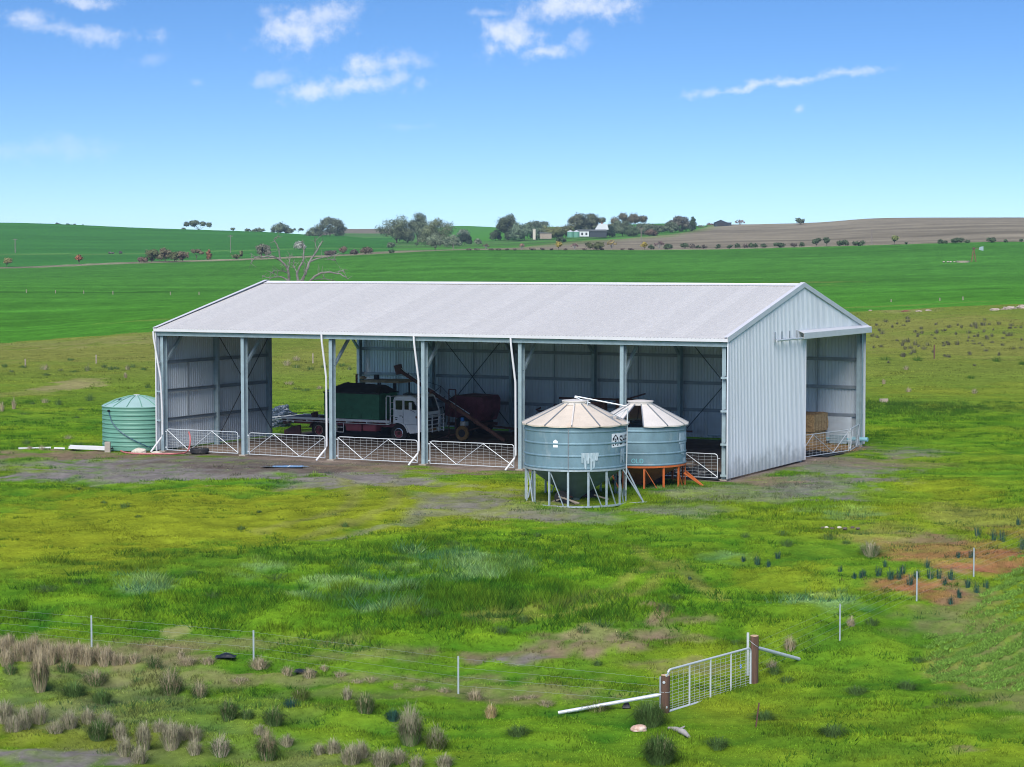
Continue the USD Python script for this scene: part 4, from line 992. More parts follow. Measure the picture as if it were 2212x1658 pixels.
S2 = np.array([5.86, 94.2, -.14]); R2 = 2.08
t = thing('field_bin', 'farther grey field bin on orange painted legs with one roof panel missing', 'grain bin', S2)
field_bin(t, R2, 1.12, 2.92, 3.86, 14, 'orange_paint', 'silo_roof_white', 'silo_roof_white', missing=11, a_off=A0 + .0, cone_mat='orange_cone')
dx = np.array([8.72 - S2[0], -.6, .1])
for aa in (1.2, 1.62): MB().bar(((R2) * math.cos(A0 + aa), R2 * math.sin(A0 + aa), .75), dx + [.0, .1, 0], .09, .07).put('drawbar', 'orange_paint', t)
MB().bar(dx + [-.35, -.2, -.02], dx + [.3, .25, 0], .12, .07).put('hitch', 'orange_paint', t)
for cx_, cy_ in ((-.9, .2), (.75, .55)):
    MB().wheel((cx_, cy_, .34), .36, .22, .16, n=24).put('wheel', 'rubber', t, smooth=30); MB().disc((cx_, cy_, .34), .17, .16).put('wheel_rim', 'dark_rust', t)
g_ = meshkit.text_mesh('OLD', .2, .002); v_, f_ = trimesh.remesh.subdivide_to_size(g_.vertices, g_.faces, .1)
put('graffiti', wrap(trimesh.Trimesh(v_, f_, process=False), R2, A0 - .26, 1.32, .008), 'graffiti', t, 'hand painted teal letters OLD')
put('faded_sign', wrap(flat(sg.box(0, 0, 1.1, .5)), R2, A0 + .92, 2.12, .01), 'stain', t, 'faded pale sign')
put('faded_sign', wrap(flat(sg.box(0, 0, .4, .2)), R2, A0 + 1.1, 1.26, .01), 'stain', t)
put('whitewash_run', wrap(flat(sg.Polygon([(0, 0), (.5, 0), (.45, -.5), (.1, -.42)]), .001, .1), R2, A0 + .95, 2.09, .012), 'stain', t)

# ------------------------------------------------------------------ water tank
TK = np.array([-20.42, 112.4, .06])
t = thing('water_tank', 'round green ribbed water tank beside the left end of the shed', 'water tank', TK)
RT = 1.86; prof = [(RT, 0)]
for k in range(9):
    z = .18 + k * .235; prof += [(RT, z - .03), (RT - .03, z), (RT - .03, z + .015), (RT + .02, z + .05), (RT + .02, z + .10), (RT, z + .14)]
prof += [(RT, 2.27), (RT + .03, 2.29), (RT + .03, 2.33)]
MB().lathe(prof, 72).put('tank_wall', 'tank_green', t, smooth=22)
MB().lathe([(RT + .03, 2.33), (RT * .97, 2.36), (RT * .6, 2.66), (RT * .25, 2.83), (.16, 2.86)], 60).put('tank_lid', 'tank_top', t, smooth=40)
MB().lathe([(.17, 2.85), (.17, 2.91), (.001, 2.92)], 24).put('lid_cap', 'pvc', t)
for k in range(14):
    a = k * 2 * PI / 14 + .1; MB().tube([((RT - .02) * math.cos(a), (RT - .02) * math.sin(a), 2.36), (RT * .6 * math.cos(a), RT * .6 * math.sin(a), 2.675), (RT * .25 * math.cos(a), RT * .25 * math.sin(a), 2.845), (.17 * math.cos(a), .17 * math.sin(a), 2.87)], .022, 6).put('lid_rib', 'tank_green', t)
hx, hy = -.98, -.72; hz = 2.56
m = MB().lathe([(.30, -.02), (.30, .06), (.25, .07)], 28); v = np.vstack(m.v); tilt = .42; ux = math.atan2(hy, hx)
def tilted(mb):
    v = np.vstack(mb.v); d = v[:, 0] * math.cos(ux) + v[:, 1] * math.sin(ux); v = v.copy(); v[:, 2] -= d * math.tan(tilt); return (v + [hx, hy, hz], np.vstack(mb.f))
put('manhole_rim', tilted(m), 'tank_green', t); put('strainer', tilted(MB().lathe([(.25, .055), (.001, .05)], 28)), 'black_plastic', t)
a = -PI / 2 - .71; px_, py_ = (RT + .03) * math.cos(a), (RT + .03) * math.sin(a)
MB().tube([(px_ * .98, py_ * .98, 2.12), (px_ * 1.05, py_ * 1.05, 2.12)], .06, 8).put('overflow', 'black_plastic', t)
pts = []
for s_ in np.linspace(0, 1, 14): aa = a + s_ * 1.35; rr = RT + .06 + .05 * s_; pts.append((rr * math.cos(aa), rr * math.sin(aa), 2.08 - 2.0 * (s_ ** .55) if s_ > 0 else 2.1))
MB().tube(pts, .026, 6).put('overflow_hose', 'blue_hose', t)
# valve
MB().tube([(-1.05, -1.6, .13), (-1.08, -1.85, .12)], .05, 8).put('outlet_valve', 'dark_metal', t)
#@@PART3
# ------------------------------------------------------------------ the flat tray truck and its load
TY = 11.2                                     # near side of the truck, in the shed's frame
t = thing('flatbed_truck', 'old white cab flatbed truck with red hubs and chassis parked inside the shed', 'truck', wor((0, TY, 0)), YAW)
cabp = [(8.06, 1.10), (8.06, 2.35), (8.16, 2.54), (8.3, 2.62), (9.32, 2.64), (9.50, 2.55), (9.84, 1.72), (9.88, 1.25), (9.88, .62), (9.62, .55), (9.16, .50), (9.02, .62), (8.86, .86), (8.62, 1.02), (8.34, 1.10)]
cab = sg.Polygon(cabp)
win1 = sg.box(8.23, 1.86, 8.62, 2.33).buffer(.03); win2 = sg.Polygon([(8.80, 1.87), (9.56, 1.87), (9.56, 2.05), (9.36, 2.33), (8.80, 2.33)]).buffer(.02)
CW = 2.25
for y0, nm in ((0, 'cab_side'), (CW - .06, 'cab_side')):
    MB().prism(cab.difference(win1).difference(win2), y0, y0 + .06).put(nm, 'truck_white', t)
def skin(pts, y0, y1, th=.05):
    m = MB()
    for a, b_ in zip(pts[:-1], pts[1:]):
        m.prism(sg.LineString([a, b_]).buffer(th / 2, cap_style='flat').union(sg.Point(a).buffer(th / 2, 4)), y0, y1)
    return m
skin([(8.16, 2.5), (8.3, 2.6), (9.32, 2.62), (9.48, 2.53)], .0, CW).put('cab_roof', 'truck_white', t)
skin([(8.09, 1.1), (8.09, 2.4), (8.18, 2.52)], .06, CW - .06).put('cab_back', 'truck_white', t)
skin([(9.81, 1.68), (9.85, 1.25), (9.85, .64)], .06, CW - .06).put('cab_front', 'truck_white', t)
for y in (.1, CW - .1): MB().bar((9.50, y, 2.5), (9.81, y, 1.72), .05, .08).put('pillar', 'truck_white', t)
m = MB(); a_, b_ = np.array([9.51, .12, 2.5]), np.array([9.82, .12, 1.71]); w_ = np.array([0, CW - .24, 0]); m.add([a_, a_ + w_, b_ + w_, b_], [(0, 2, 1), (0, 3, 2)]); m.put('windscreen', 'cab_glass', t)
for w, nm in ((win1, 'side_window'), (win2, 'door_window')): MB().prism(w, .02, .03).put(nm, 'cab_glass', t)
MB().box(8.15, 9.75, .1, CW - .1, .62, 1.15).box(8.3, 8.5, .3, 1.0, 1.1, 2.0).box(9.4, 9.72, .1, CW - .1, 1.2, 1.62).put('cab_interior', 'dark_metal', t)
MB().box(8.70, 8.715, -.012, .0, .95, 2.4).box(9.60, 9.615, -.012, 0, .95, 2.3).box(8.71, 9.60, -.012, 0, 1.0, 1.015).put('door_seam', 'dark_metal', t)
MB().box(8.66, 8.72, -.02, 0, 1.38, 1.46).put('door_handle', 'dark_metal', t)
MB().box(8.47, 8.62, -.012, 0, 1.46, 1.5).box(8.18, 8.34, -.012, 0, 1.36, 1.40).box(8.2, 8.32, -.012, 0, 1.25, 1.3).put('badge', 'dark_metal', t)
MB().box(9.52, 9.6, -.02, 0, 1.38, 1.5).put('indicator', 'rust', t)
MB().box(9.22, 9.40, -.26, -.18, 1.86, 2.28, .02).put('mirror', 'truck_white', t)
MB().tube([(9.5, 0, 2.3), (9.3, -.22, 2.25), (9.3, -.22, 1.86), (9.5, -.0, 1.7)], .012, 6).put('mirror_arm', 'dark_metal', t)
MB().box(8.5, 9.1, .3, .9, 2.66, 2.72).tube([(8.55, .3, 2.7), (9.0, .3, 2.84), (9.2, .3, 2.7)], .02, 6).put('roof_rack', 'dark_metal', t)
def arch(c, r0, r1, a0, a1, y0, y1):
    p = [(c[0] + r1 * math.cos(a), c[1] + r1 * math.sin(a)) for a in np.linspace(a0, a1, 14)] + [(c[0] + r0 * math.cos(a), c[1] + r0 * math.sin(a)) for a in np.linspace(a1, a0, 14)]
    return MB().prism(p, y0, y1)
arch((8.37, .46), .62, .70, .15, 2.0, -.05, .5).put('mudguard', 'truck_white', t)
MB().prism([(9.16, .5), (9.62, .55), (9.62, 1.0), (9.2, 1.0), (9.02, .8)], -.03, -.001).put('step_panel', 'truck_white', t)
MB().box(9.88, 9.91, .3, CW - .3, 1.42, 1.52).box(9.88, 9.92, .35, CW - .35, .8, 1.35).put('grille', 'dark_metal', t)
for y in (.28, CW - .5):
    m = MB().disc((0, 0, 0), .12, .05); v = np.vstack(m.v)[:, [1, 0, 2]] + [9.92, y + .1, 1.0]; put('headlight', (v, np.vstack(m.f)), 'chrome', t)
m = MB()
for z in (.62, .8, 1.0, 1.25, 1.5): m.tube([(9.89, 0, z), (10.11, .02, z), (10.15, .2, z), (10.15, CW - .2, z), (10.11, CW, z)], .03, 6)
for y in (.2, .75, 1.5, CW - .2): m.tube([(10.17, y, .56), (10.17, y, 1.55)], .035, 6)
m.put('bull_bar', 'truck_white', t)
MB().box(10.11, 10.17, .7, 1.2, .66, .80).put('number_plate', 'yellow_paint', t)
# chassis, tray
MB().bar((.9, .75, .86), (9.8, .75, .86), .10, .22).bar((.9, 1.5, .86), (9.8, 1.5, .86), .10, .22).put('chassis', 'truck_red', t)
m = MB().box(.5, 7.78, .03, 2.32, 1.10, 1.16); m.put('tray_deck', 'deck', t)
MB().box(.48, 7.8, -.03, .03, 1.06, 1.19).put('tray_rail', 'truck_white', t)
MB().box(.48, 7.8, 2.32, 2.38, 1.06, 1.19).put('tray_rail', 'truck_white', t)
for k in range(16): MB().box(.85 + k * .45, .91 + k * .45, .0, 2.3, .97, 1.09).put('cross_member', 'rust' if k % 3 else 'truck_white', t)
MB().box(.48, 7.8, -.025, .015, .94, .97).put('rope_rail', 'truck_white', t)
m = MB()
for x, y in ((7.57, .05), (7.57, 2.3), (7.84, .05), (7.84, 2.3)): m.tube([(x, y, 1.0), (x, y, 2.5), (x + (.06 if x < 7.7 else -.06), y, 2.58)], .035, 6)
for z in (1.45, 1.85, 2.2, 2.56): m.tube([(7.84, .05, z), (7.84, 2.3, z)], .025, 6)
m.tube([(7.6, .05, 2.58), (7.84, .05, 2.58)], .03, 6); m.put('headboard', 'truck_white', t)
MB().bar((.5, .2, 1.1), (.62, .2, .75), .08, .2).bar((.62, .2, .75), (1.4, .2, 1.05), .07, .07).bar((.5, 2.0, 1.1), (.62, 2.0, .75), .08, .2).put('rear_bracket', 'dark_rust', t)
m = MB()
for z in (.42, .7, .95): m.box(4.27, 4.72, .02, .05, z - .015, z + .015)
for x in (4.27, 4.72): m.box(x - .015, x + .015, .02, .05, .41, .96)
m.put('step_ladder', 'truck_white', t)
MB().box(4.80, 5.85, .1, .75, .50, .92, .05).put('fuel_tank', 'truck_red', t); MB().box(5.95, 6.85, .1, .75, .52, .92, .05).put('fuel_tank', 'truck_red', t)
for x, rr in ((8.37, .51), (3.02, .50)):
    for y, w in ((.17, .26), (CW - .17, .26)) + (((.5, .24), (CW - .5, .24)) if x < 5 else ()):
        tw = MB().wheel((x, y, rr - .02), rr, w, .27, n=32).put('tyre', 'rubber', t, smooth=35)
        if y < .4:
            dish = .05 if x > 5 else -.02
            MB().disc((x, y + (.0 if x > 5 else .05), rr - .02), .275, .1).put('hub', 'truck_red', tw)
            MB().lathe([(0.001, 0)], 3) if False else None
            m = MB().wheel((x, y - .1, rr - .02), .29, .04, .255, n=28); m.put('rim_ring', 'chrome' if x > 5 else 'timber_grey', tw)
            m = MB()
            for q in range(8): aa = q * PI / 4; m.disc((x + .17 * math.cos(aa), y - .065, rr - .02 + .17 * math.sin(aa)), .022, .05, 6)
            m.disc((x, y - .07, rr - .02), .09, .1, 12); m.put('wheel_nuts', 'dark_rust', tw)
arch((3.02, .46), .6, .64, .3, 2.85, -.02, .6).put('rear_mudguard', 'dark_rust', t)
MB().bar((.5, 1.0, .5), (3.0, 1.0, .55), .05, .05).put('brake_rod', 'rod', t)
# green bin on the tray
t = thing('green_bin', 'dark green ribbed steel seed bin with a rusty peaked cover standing on the truck tray', 'bin', wor((0, TY, 0)), YAW)
x0, x1, y0, y1, z0, z1 = 3.36, 7.05, .12, 2.2, 1.2, 2.68
MB().box(x0, x1, y0, y1, z0, z1).put('bin_body', 'bin_green', t)
m = MB()
for z in (1.52, 1.95, 2.33): m.box(x0 - .03, x1 + .03, y0 - .03, y1 + .03, z - .025, z + .025)
m.put('rib_band', 'bin_green', t)
for xa in (3.45, 4.15, 4.86, 5.3, 5.95): MB().box(xa + .03, xa + (.6 if xa != 4.86 else .38), y0 - .025, y0 - .001, 1.24, 1.46).put('side_panel', 'bin_green', t)
MB().box(x0 - .04, x1 + .04, y0 - .05, y0 - .0, 2.64, 2.72).box(x0 - .04, x1 + .04, y1, y1 + .05, 2.64, 2.72).put('rim', 'bin_cover', t)
cv = trimesh.Trimesh([(x0 - .03, y0 - .05, z1 + .03), (x1 + .03, y0 - .05, z1 + .03), (x1 + .03, y1 + .05, z1 + .03), (x0 - .03, y1 + .05, z1 + .03), (x0 + .85, .9, 3.2), (x1 - .3, .9, 3.12), (x1 - .3, 1.4, 3.12), (x0 + .85, 1.4, 3.2)], [(0, 1, 5), (0, 5, 4), (1, 2, 6), (1, 6, 5), (2, 3, 7), (2, 7, 6), (3, 0, 4), (3, 4, 7), (4, 5, 6), (4, 6, 7)])
v, f = trimesh.remesh.subdivide_to_size(cv.vertices, cv.faces, .25); v = v + (fbm(v * 2.2, 3, 4) - .5)[:, None] * [0, 0, .16]
put('bin_cover', (v, f), 'bin_cover', t)
t = thing('tray_clutter', 'small rusty winch and fittings lying on the rear of the truck tray', 'winch', wor((0, TY, 0)), YAW)
MB().box(2.25, 2.5, .5, .8, 1.17, 1.34).tube([(2.36, .4, 1.36), (2.36, .9, 1.36)], .1, 10).put('drum', 'dark_rust', t); MB().box(2.85, 3.05, .4, .6, 1.17, 1.28).put('block', 'dark_rust', t); MB().bar((.4, .9, 1.3), (3.3, .7, 1.58), .03, .03).put('rail', 'rust', t)

# ------------------------------------------------------------------ tractor behind the truck
t = thing('tractor', 'old green tractor with tan cab roof standing behind the green bin', 'tractor', wor((0, 15.6, 0)), YAW)
rf = trimesh.creation.box((2.7, 1.9, .14)); rf.apply_translation([4.55, .9, 3.10]); v, f = trimesh.remesh.subdivide_to_size(rf.vertices, rf.faces, .4); v[:, 2] += (fbm(v * 1.5, 2, 8) - .5) * .06
put('cab_roof', (v, f), 'tan', t)
m = MB()
for x, y in ((3.4, .1), (3.4, 1.7), (5.55, .1), (5.55, 1.7), (4.5, .1), (4.5, 1.7)): m.bar((x, y, 1.6), (x, y, 3.05), .08)
m.put('cab_frame', 'dark_metal', t)
MB().add([(4.5, .1, 2.1), (5.55, .1, 2.1), (5.55, .1, 3.0), (4.5, .1, 3.0), (3.4, .1, 2.1), (3.4, .1, 3.0), (5.56, 1.7, 2.1), (5.56, 1.7, 3.0)], [(0, 1, 2), (0, 2, 3), (4, 0, 3), (4, 3, 5), (1, 6, 7), (1, 7, 2)]).put('cab_glass', 'clear_glass', t)
MB().box(3.4, 5.6, .1, 1.7, 1.1, 2.1, .05).put('cab_body', 'tractor_green', t)
MB().box(1.75, 3.4, .4, 1.4, 1.2, 2.2, .08).put('bonnet', 'tractor_green', t)
MB().tube([(2.42, .8, 2.1), (2.42, .8, 3.42)], .07, 10).put('exhaust', 'rust', t); MB().bar((2.22, .8, 3.45), (2.56, .8, 3.45), .16, .03).put('rain_flap', 'dark_rust', t)
MB().tube([(2.98, .6, 2.1), (2.98, .6, 3.18)], .1, 10).put('air_stack', 'tractor_green', t); MB().lathe([(.001, 3.16), (.2, 3.2), (.21, 3.28), (.12, 3.36), (.001, 3.38)], 16, (2.98, .6, 0)).put('air_cleaner', 'tan', t, smooth=40)
MB().box(3.75, 3.98, .6, .85, 3.15, 3.46).put('roof_vent', 'dark_metal', t)
for x, r, w in ((5.0, .85, .45), (2.3, .5, .3)):
    for y in (-.1, 1.9): tw = MB().wheel((x, y, r), r, w, n=28).put('tyre', 'rubber', t, smooth=35); MB().disc((x, y, r), r * .56, w * .5).put('wheel_rim', 'yellow_paint', tw)

# ------------------------------------------------------------------ auger, grain cart, machinery at the back
AY = 14.0
t = thing('grain_auger', 'long rusty grain auger rising diagonally in front of the maroon grain cart', 'auger', wor((0, AY, 0)), YAW)
a_, b_ = np.array([13.75, 0, .05]), np.array([6.75, 0, 3.93]); d_ = (b_ - a_) / np.linalg.norm(b_ - a_); nrm_ = np.cross(d_, [0, 1, 0]); nrm_ = nrm_ if nrm_[2] > 0 else -nrm_
MB().tube([a_, a_ + d_ * 3.9], .115, 12).put('lower_tube', 'rust', t, smooth=40)
MB().tube([a_ + d_ * 3.9, b_], .105, 12).put('upper_tube', 'dark_rust', t, smooth=40)
for s_ in (2.1, 3.9, 5.4): MB().tube([a_ + d_ * s_, a_ + d_ * (s_ + .12)], .15, 12).put('flange', 'rust', t)
MB().bar(b_ + [.1, 0, -.25], b_ + [-.05, 0, .28], .34, .34).put('spout', 'dark_rust', t)
MB().bar(a_ + d_ * 2.7 + nrm_ * .17, b_ + nrm_ * .16, .035).put('drive_shaft', 'galv', t)
for s_ in (3.1, 4.6, 6.2, 7.3): MB().bar(a_ + d_ * s_, a_ + d_ * s_ + nrm_ * .2, .05).put('shaft_bracket', 'dark_metal', t)
MB().tube([a_ + d_ * 4.9 + nrm_ * .1, a_ + d_ * 5.1 + nrm_ * .6, a_ + d_ * 5.3 + nrm_ * .1], .025, 6).put('truss_post', 'dark_metal', t)
MB().tube([a_ + d_ * 7.0 + nrm_ * .12, a_ + d_ * 5.1 + nrm_ * .6, a_ + d_ * 3.0 + nrm_ * .12], .012, 5).put('truss_cable', 'dark_metal', t)
MB().bar((9.6, -.4, .05), (12.3, 0, .82), .06).bar((9.6, .5, .05), (12.3, 0, .82), .06).put('undercarriage', 'dark_rust', t)
MB().bar((10.3, -.35, .1), (10.3, -.35, 2.9), .05).bar((10.75, -.35, .3), (10.75, -.35, 2.9), .05).bar((10.3, -.35, 2.9), (10.75, -.35, 2.9), .05).put('lift_frame', 'dark_rust', t)
tw = MB().wheel((11.15, -.3, .42), .42, .2, .22).put('wheel', 'yellow_paint', t, smooth=35); MB().disc((11.15, -.3, .42), .22, .1).put('hub', 'dark_metal', tw)
MB().box(10.95, 11.3, -.25, .2, .8, 1.1, .04).put('engine', 'chrome', t); MB().tube([(11.05, -.1, 1.1), (11.05, -.1, 1.3)], .1, 10).put('engine_cap', 'blue_tag', t)
t = thing('grain_cart', 'maroon steel grain cart with sloping hopper parked against the back wall', 'grain cart', wor((0, 16.0, 0)), YAW)
hp = [(8.74, 1.97), (9.5, 2.42), (11.15, 2.38), (11.3, 2.15), (11.28, 1.55), (11.05, .95), (10.6, .80), (10.0, 1.02), (8.73, 1.2)]
MB().prism(hp, 0, 2.1).put('hopper', 'maroon', t)
MB().bar((9.5, -.03, 2.42), (11.15, -.03, 2.38), .05, .08).bar((8.74, -.03, 1.97), (9.5, -.03, 2.42), .05, .08).put('top_rim', 'dark_rust', t)
for x in (9.2, 10.0, 10.8): MB().box(x, x + .05, -.05, 0, 1.2, 2.2).put('stiffener', 'maroon', t)
for y in (-.1, 2.2): tw = MB().wheel((10.1, y, .62), .62, .4).put('tyre', 'rubber', t, smooth=35); MB().disc((10.1, y, .62), .34, .3).put('wheel_rim', 'dark_rust', tw)
MB().bar((8.7, .4, .7), (11.3, .4, .7), .12, .16).bar((8.7, 1.7, .7), (11.3, 1.7, .7), .12, .16).bar((11.3, 1.05, .6), (13.2, 1.05, .45), .12).put('chassis', 'dark_rust', t)
MB().tube([(8.2, .2, 1.6), (8.5, .2, 1.7), (8.62, .2, 1.3), (8.62, .2, .8)], .03, 6).put('drive_hose', 'dark_metal', t)
t = thing('blue_drawbar_frame', 'faded teal drawbar frame lying on the floor behind the auger foot', 'frame', wor((13.2, 17.2, 0)), YAW)
MB().bar((0, 0, .45), (2.4, 0, .4), .1, .14).bar((0, .9, .45), (2.4, .4, .4), .1, .14).put('beam', 'graffiti', t); MB().wheel((.5, .5, .3), .3, .2).put('wheel', 'rubber', t)
t = thing('cultivator', 'rusty folded cultivator with tine bars behind the field bins', 'cultivator', wor((0, 17.4, 0)), YAW)
for z, xa, xb in ((2.35, 15.5, 20.4), (1.55, 14.2, 20.0), (.9, 14.6, 20.2)): MB().bar((xa, 0, z), (xb, 0, z + .04), .11).put('frame_beam', 'dark_rust', t)
MB().box(17.1, 18.4, -.1, .3, 1.7, 2.2).box(19.1, 19.9, -.1, .2, 1.85, 2.35).put('wing_box', 'rust', t)
for k in range(12): x = 14.5 + k * .5; MB().tube([(x, 0, 1.55), (x + .12, -.2, 1.2), (x - .05, -.3, .85), (x + .1, -.2, .55)], .035, 5).put('tine', 'dark_rust', t)
MB().bar((15.0, 0, .6), (15.2, 0, 2.0), .09).bar((17.0, 0, .6), (17.0, 0, 2.4), .09).bar((19.4, 0, 2.3), (20.9, 0, 2.75), .09).bar((20.0, 0, .6), (20.0, 0, 2.2), .09).put('upright', 'dark_rust', t)
for x in (15.8, 19.0): MB().wheel((x, .5, .4), .4, .25).put('wheel', 'rubber', t, smooth=35)
MB().tube([(14.2, 0, 1.55), (14.0, 0, 1.6), (14.3, 0, 1.75)], .06, 6).put('hose_end', 'dark_rust', t)
t = thing('harrow', 'small rusty machine behind the roof of the orange legged bin', 'harrow', wor((21.2, 18.0, 0)), YAW)
MB().bar((-1.2, 0, 1.2), (2.0, 0, 1.1), .1).bar((-1.2, .8, .6), (2.0, .8, .6), .1).bar((.3, 0, .3), (.1, 0, 1.5), .08).bar((1.2, 0, .3), (.9, 0, 1.45), .08).put('frame_beam', 'dark_rust', t)
for x in (-.8, .6): MB().wheel((x, .4, .3), .3, .2).put('wheel', 'rubber', t, smooth=35)
t = thing('plough_blade', 'dark rusty scraper blade lying under the rear of the truck tray', 'scraper blade', wor((0, 12.0, 0)), YAW)
MB().prism([(.12, .02), (.12, .3), (.62, .52), (1.22, .66), (1.28, .2), (1.2, .02)], 0, .12).put('blade', 'dark_rust', t); MB().bar((.0, 0, 1.1), (.7, .1, .55), .03).bar((1.2, .1, .35), (2.6, .1, .42), .04).put('arm', 'dark_rust', t)
# lining sheets at the foot of the back wall, right bay
t = thing('horizontal_lining', 'horizontal ribbed steel sheets lining the foot of the back wall in the right bay', 'sheeting', wor((0, W_ - .55, 0)), YAW)
for i in range(4):
    z = .32 + i * .3; pr = sheet_profile(.3, .06); v = np.vstack([np.stack([np.full(len(pr), x), -.35 * pr[:, 1] - .05 * 0 - (1.5 - (z + pr[:, 0])) * .0, z + pr[:, 0]], 1) for x in (23.6, 32.1)]); n_ = len(pr)
    put('lining_sheet', (v, np.array([(k, k + 1, n_ + k + 1, n_ + k) for k in range(n_ - 1)])), 'inner_sheet', t)
MB().box(23.6, 32.1, -.06, .02, .26, .33).put('bottom_rail', 'steel', t)
# black plastic on the floor of the right bay
def crumple(w, d, h, seed, n=26, fall=True):
    u, v = np.meshgrid(np.linspace(-.5, .5, n), np.linspace(-.5, .5, n), indexing='ij'); p = np.stack([u * w, v * d, 0 * u], -1)
    z = fbm(p * [1.7, 1.7, 1] + seed, 4, seed); z = np.abs(z - .5) * 2
    e = np.clip((.5 - np.maximum(np.abs(u), np.abs(v))) * 5, 0, 1) if fall else 1
    r = 1 + .25 * (noise(p * 1.1 + seed, seed) - .5); pts = np.stack([u * w * r, v * d * r, z * h * e + .02], -1).reshape(-1, 3)
    i, j = np.meshgrid(np.arange(n - 1), np.arange(n - 1), indexing='ij'); q = np.stack([i * n + j, (i + 1) * n + j, (i + 1) * n + j + 1, i * n + j + 1], -1).reshape(-1, 4)
    return pts, q
def one(name, mesh, material, label, cat, p=(0, 0, 0), rot=0, smooth=False, group=None):
    m = put(name, mesh, material, None, label, smooth, cat=cat, group=group); x = UsdGeom.Xformable(m); x.AddTranslateOp().Set(Gf.Vec3d(*map(float, p)))
    if rot: x.AddRotateZOp().Set(math.degrees(rot))
    return m
one('black_plastic_sheet', crumple(5.2, 3.4, .75, 3, 34), 'black_plastic', 'crumpled black plastic sheet on the floor behind the gate of the right bay', 'plastic sheet', wor((29.6, 1.6, .02)), YAW)
one('black_plastic_sheet', crumple(4.2, 2.6, .3, 9), 'black_plastic', 'flat black plastic sheet under the gate in front of the straw bales', 'plastic sheet', wor((31.0, 14.6, .03)), YAW)
one('board', MB().bar((-.8, 0, 0), (.8, .1, .06), .3, .03).mesh(), 'timber_grey', 'pale plank lying on the crumpled black plastic in the right bay', 'plank', wor((29.9, .7, .62)), YAW)
# straw bales
def bale(label, q, sx, sy, sz, rot=0):
    t = thing('straw_bale', label, 'straw bale', wor(q), YAW + rot)
    b_ = trimesh.creation.box((sx, sy, sz)); v, f = trimesh.remesh.subdivide_to_size(b_.vertices, b_.faces, .16); v = v + [0, 0, sz / 2]
    e = np.abs(v / [sx / 2, sy / 2, 1]); v = v + (np.stack([fbm(v * 5 + k * 7, 3, k) - .5 for k in range(3)], 1)) * .11
    put('straw_block', (v, f), 'straw_bale', t, smooth=50)
    m = MB()
    for k in range(5):
        y = -sy / 2 + sy * (k + .5) / 5 if sy > sx else 0
        x_ = sx / 2 + .012; m.tube([(-x_, y, .03), (-x_, y, sz + .012), (x_, y, sz + .012), (x_, y, .03)], .008, 4, False)
    m.put('twine', 'twine', t)
bale('upper big straw bale in the open right end of the shed, dark gaps behind', (30.2, 18.75, .92), 1.25, 2.3, .95)
bale('lower big straw bale under another one, by the short gate', (30.15, 18.75, 0), 1.2, 2.2, .95, .02)
bale('upper straw bale left of the front stack, half hidden by the sheeted end wall', (28.75, 18.9, .92), 1.2, 2.2, .93, -.03)
bale('lower straw bale left of the front stack, half hidden by the sheeted end wall', (28.8, 18.85, 0), 1.2, 2.2, .95, .02)
def strawpile():
    rng = np.random.default_rng(8); n = 900; P = np.stack([rng.normal(0, .75, n), rng.normal(0, 1.1, n), np.abs(rng.normal(0, .05, n)) + .03], 1)
    return blades(P, np.tile([.34, .22, .10], (n, 1)), .12, .12, 3, 2.0, .02, rng)
v, f, n_, c_ = strawpile(); o = put_raw('loose_straw', v, f, 'dry_blade', None, n_, c_, 'loose straw spread on the floor round the bales', kind='stuff', cat='straw'); UsdGeom.Xformable(o).AddTranslateOp().Set(Gf.Vec3d(*map(float, wor((31.1, 18.1, .02))))); 
t = thing('corrugated_offcut', 'small grey corrugated sheet leaning against the wall right of the bales', 'sheet', wor((31.4, W_ - .4, 0)), YAW)
pr = sheet_profile(1.4, .14); v = np.vstack([np.stack([np.full(len(pr), x), -.8 * pr[:, 1] - (1.5 - pr[:, 0]) * .15, .15 + pr[:, 0]], 1) for x in (-.55, .45)]); n_ = len(pr)
put('sheet', (v, np.array([(k, k + 1, n_ + k + 1, n_ + k) for k in range(n_ - 1)])), 'steel', t)
one('blue_pipe', MB().tube([(-3.0, 0, 0), (1.1, 0, 0)], .12, 14).mesh(), 'blue_pipe', 'pale blue pipe lying along the wall at the right corner of the shed', 'pipe', wor((31.9, 20.25, .42)), YAW)

# ------------------------------------------------------------------ things lying about the yard
q = onz(430, 982, 0); t = thing('old_tyre', 'old black tyre lying flat in front of the leftmost gate', 'tyre', (q[0], q[1] + .2, .04))
m = MB().wheel((0, 0, .14), .50, .27, .26, n=32); v = np.vstack(m.v) - [0, 0, .14]; put('tyre', (v[:, [0, 2, 1]] + [0, 0, .14], np.vstack(m.f)), 'rubber', t, smooth=40)
def ground_path(pts, lift, r, n=8, smooth=6):
    P = np.array([on(*p_, lift) for p_ in pts]); k = np.arange(len(P)); kk = np.linspace(0, len(P) - 1, len(P) * smooth); from scipy.interpolate import CubicSpline
    return MB().tube(CubicSpline(k, P)(kk), r, n)
gp = [(239, 967), (246, 973), (262, 978), (275, 981), (310, 983), (345, 983), (380, 983), (398, 981)]
P = [np.array(on(*p_, .05)) for p_ in gp] + [ond(406, 974, 108.4), ond(410, 962, 108.9), ond(411, 948, 109.3), ond(408, 934, 109.7)]
from scipy.interpolate import CubicSpline
one('red_hose', MB().tube(CubicSpline(np.arange(len(P)), np.array(P))(np.linspace(0, len(P) - 1, 80)), .045, 8).mesh(), 'red_hose', 'faded red hose running from the green tank to the leftmost gate', 'hose')
p_ = at(258, 966); one('concrete_block', MB().box(-.15, .15, -.1, .1, -.05, .58, .02).mesh(), 'concrete', 'buff concrete block standing in front of the green tank', 'block', (p_[0], 110.2, .0))
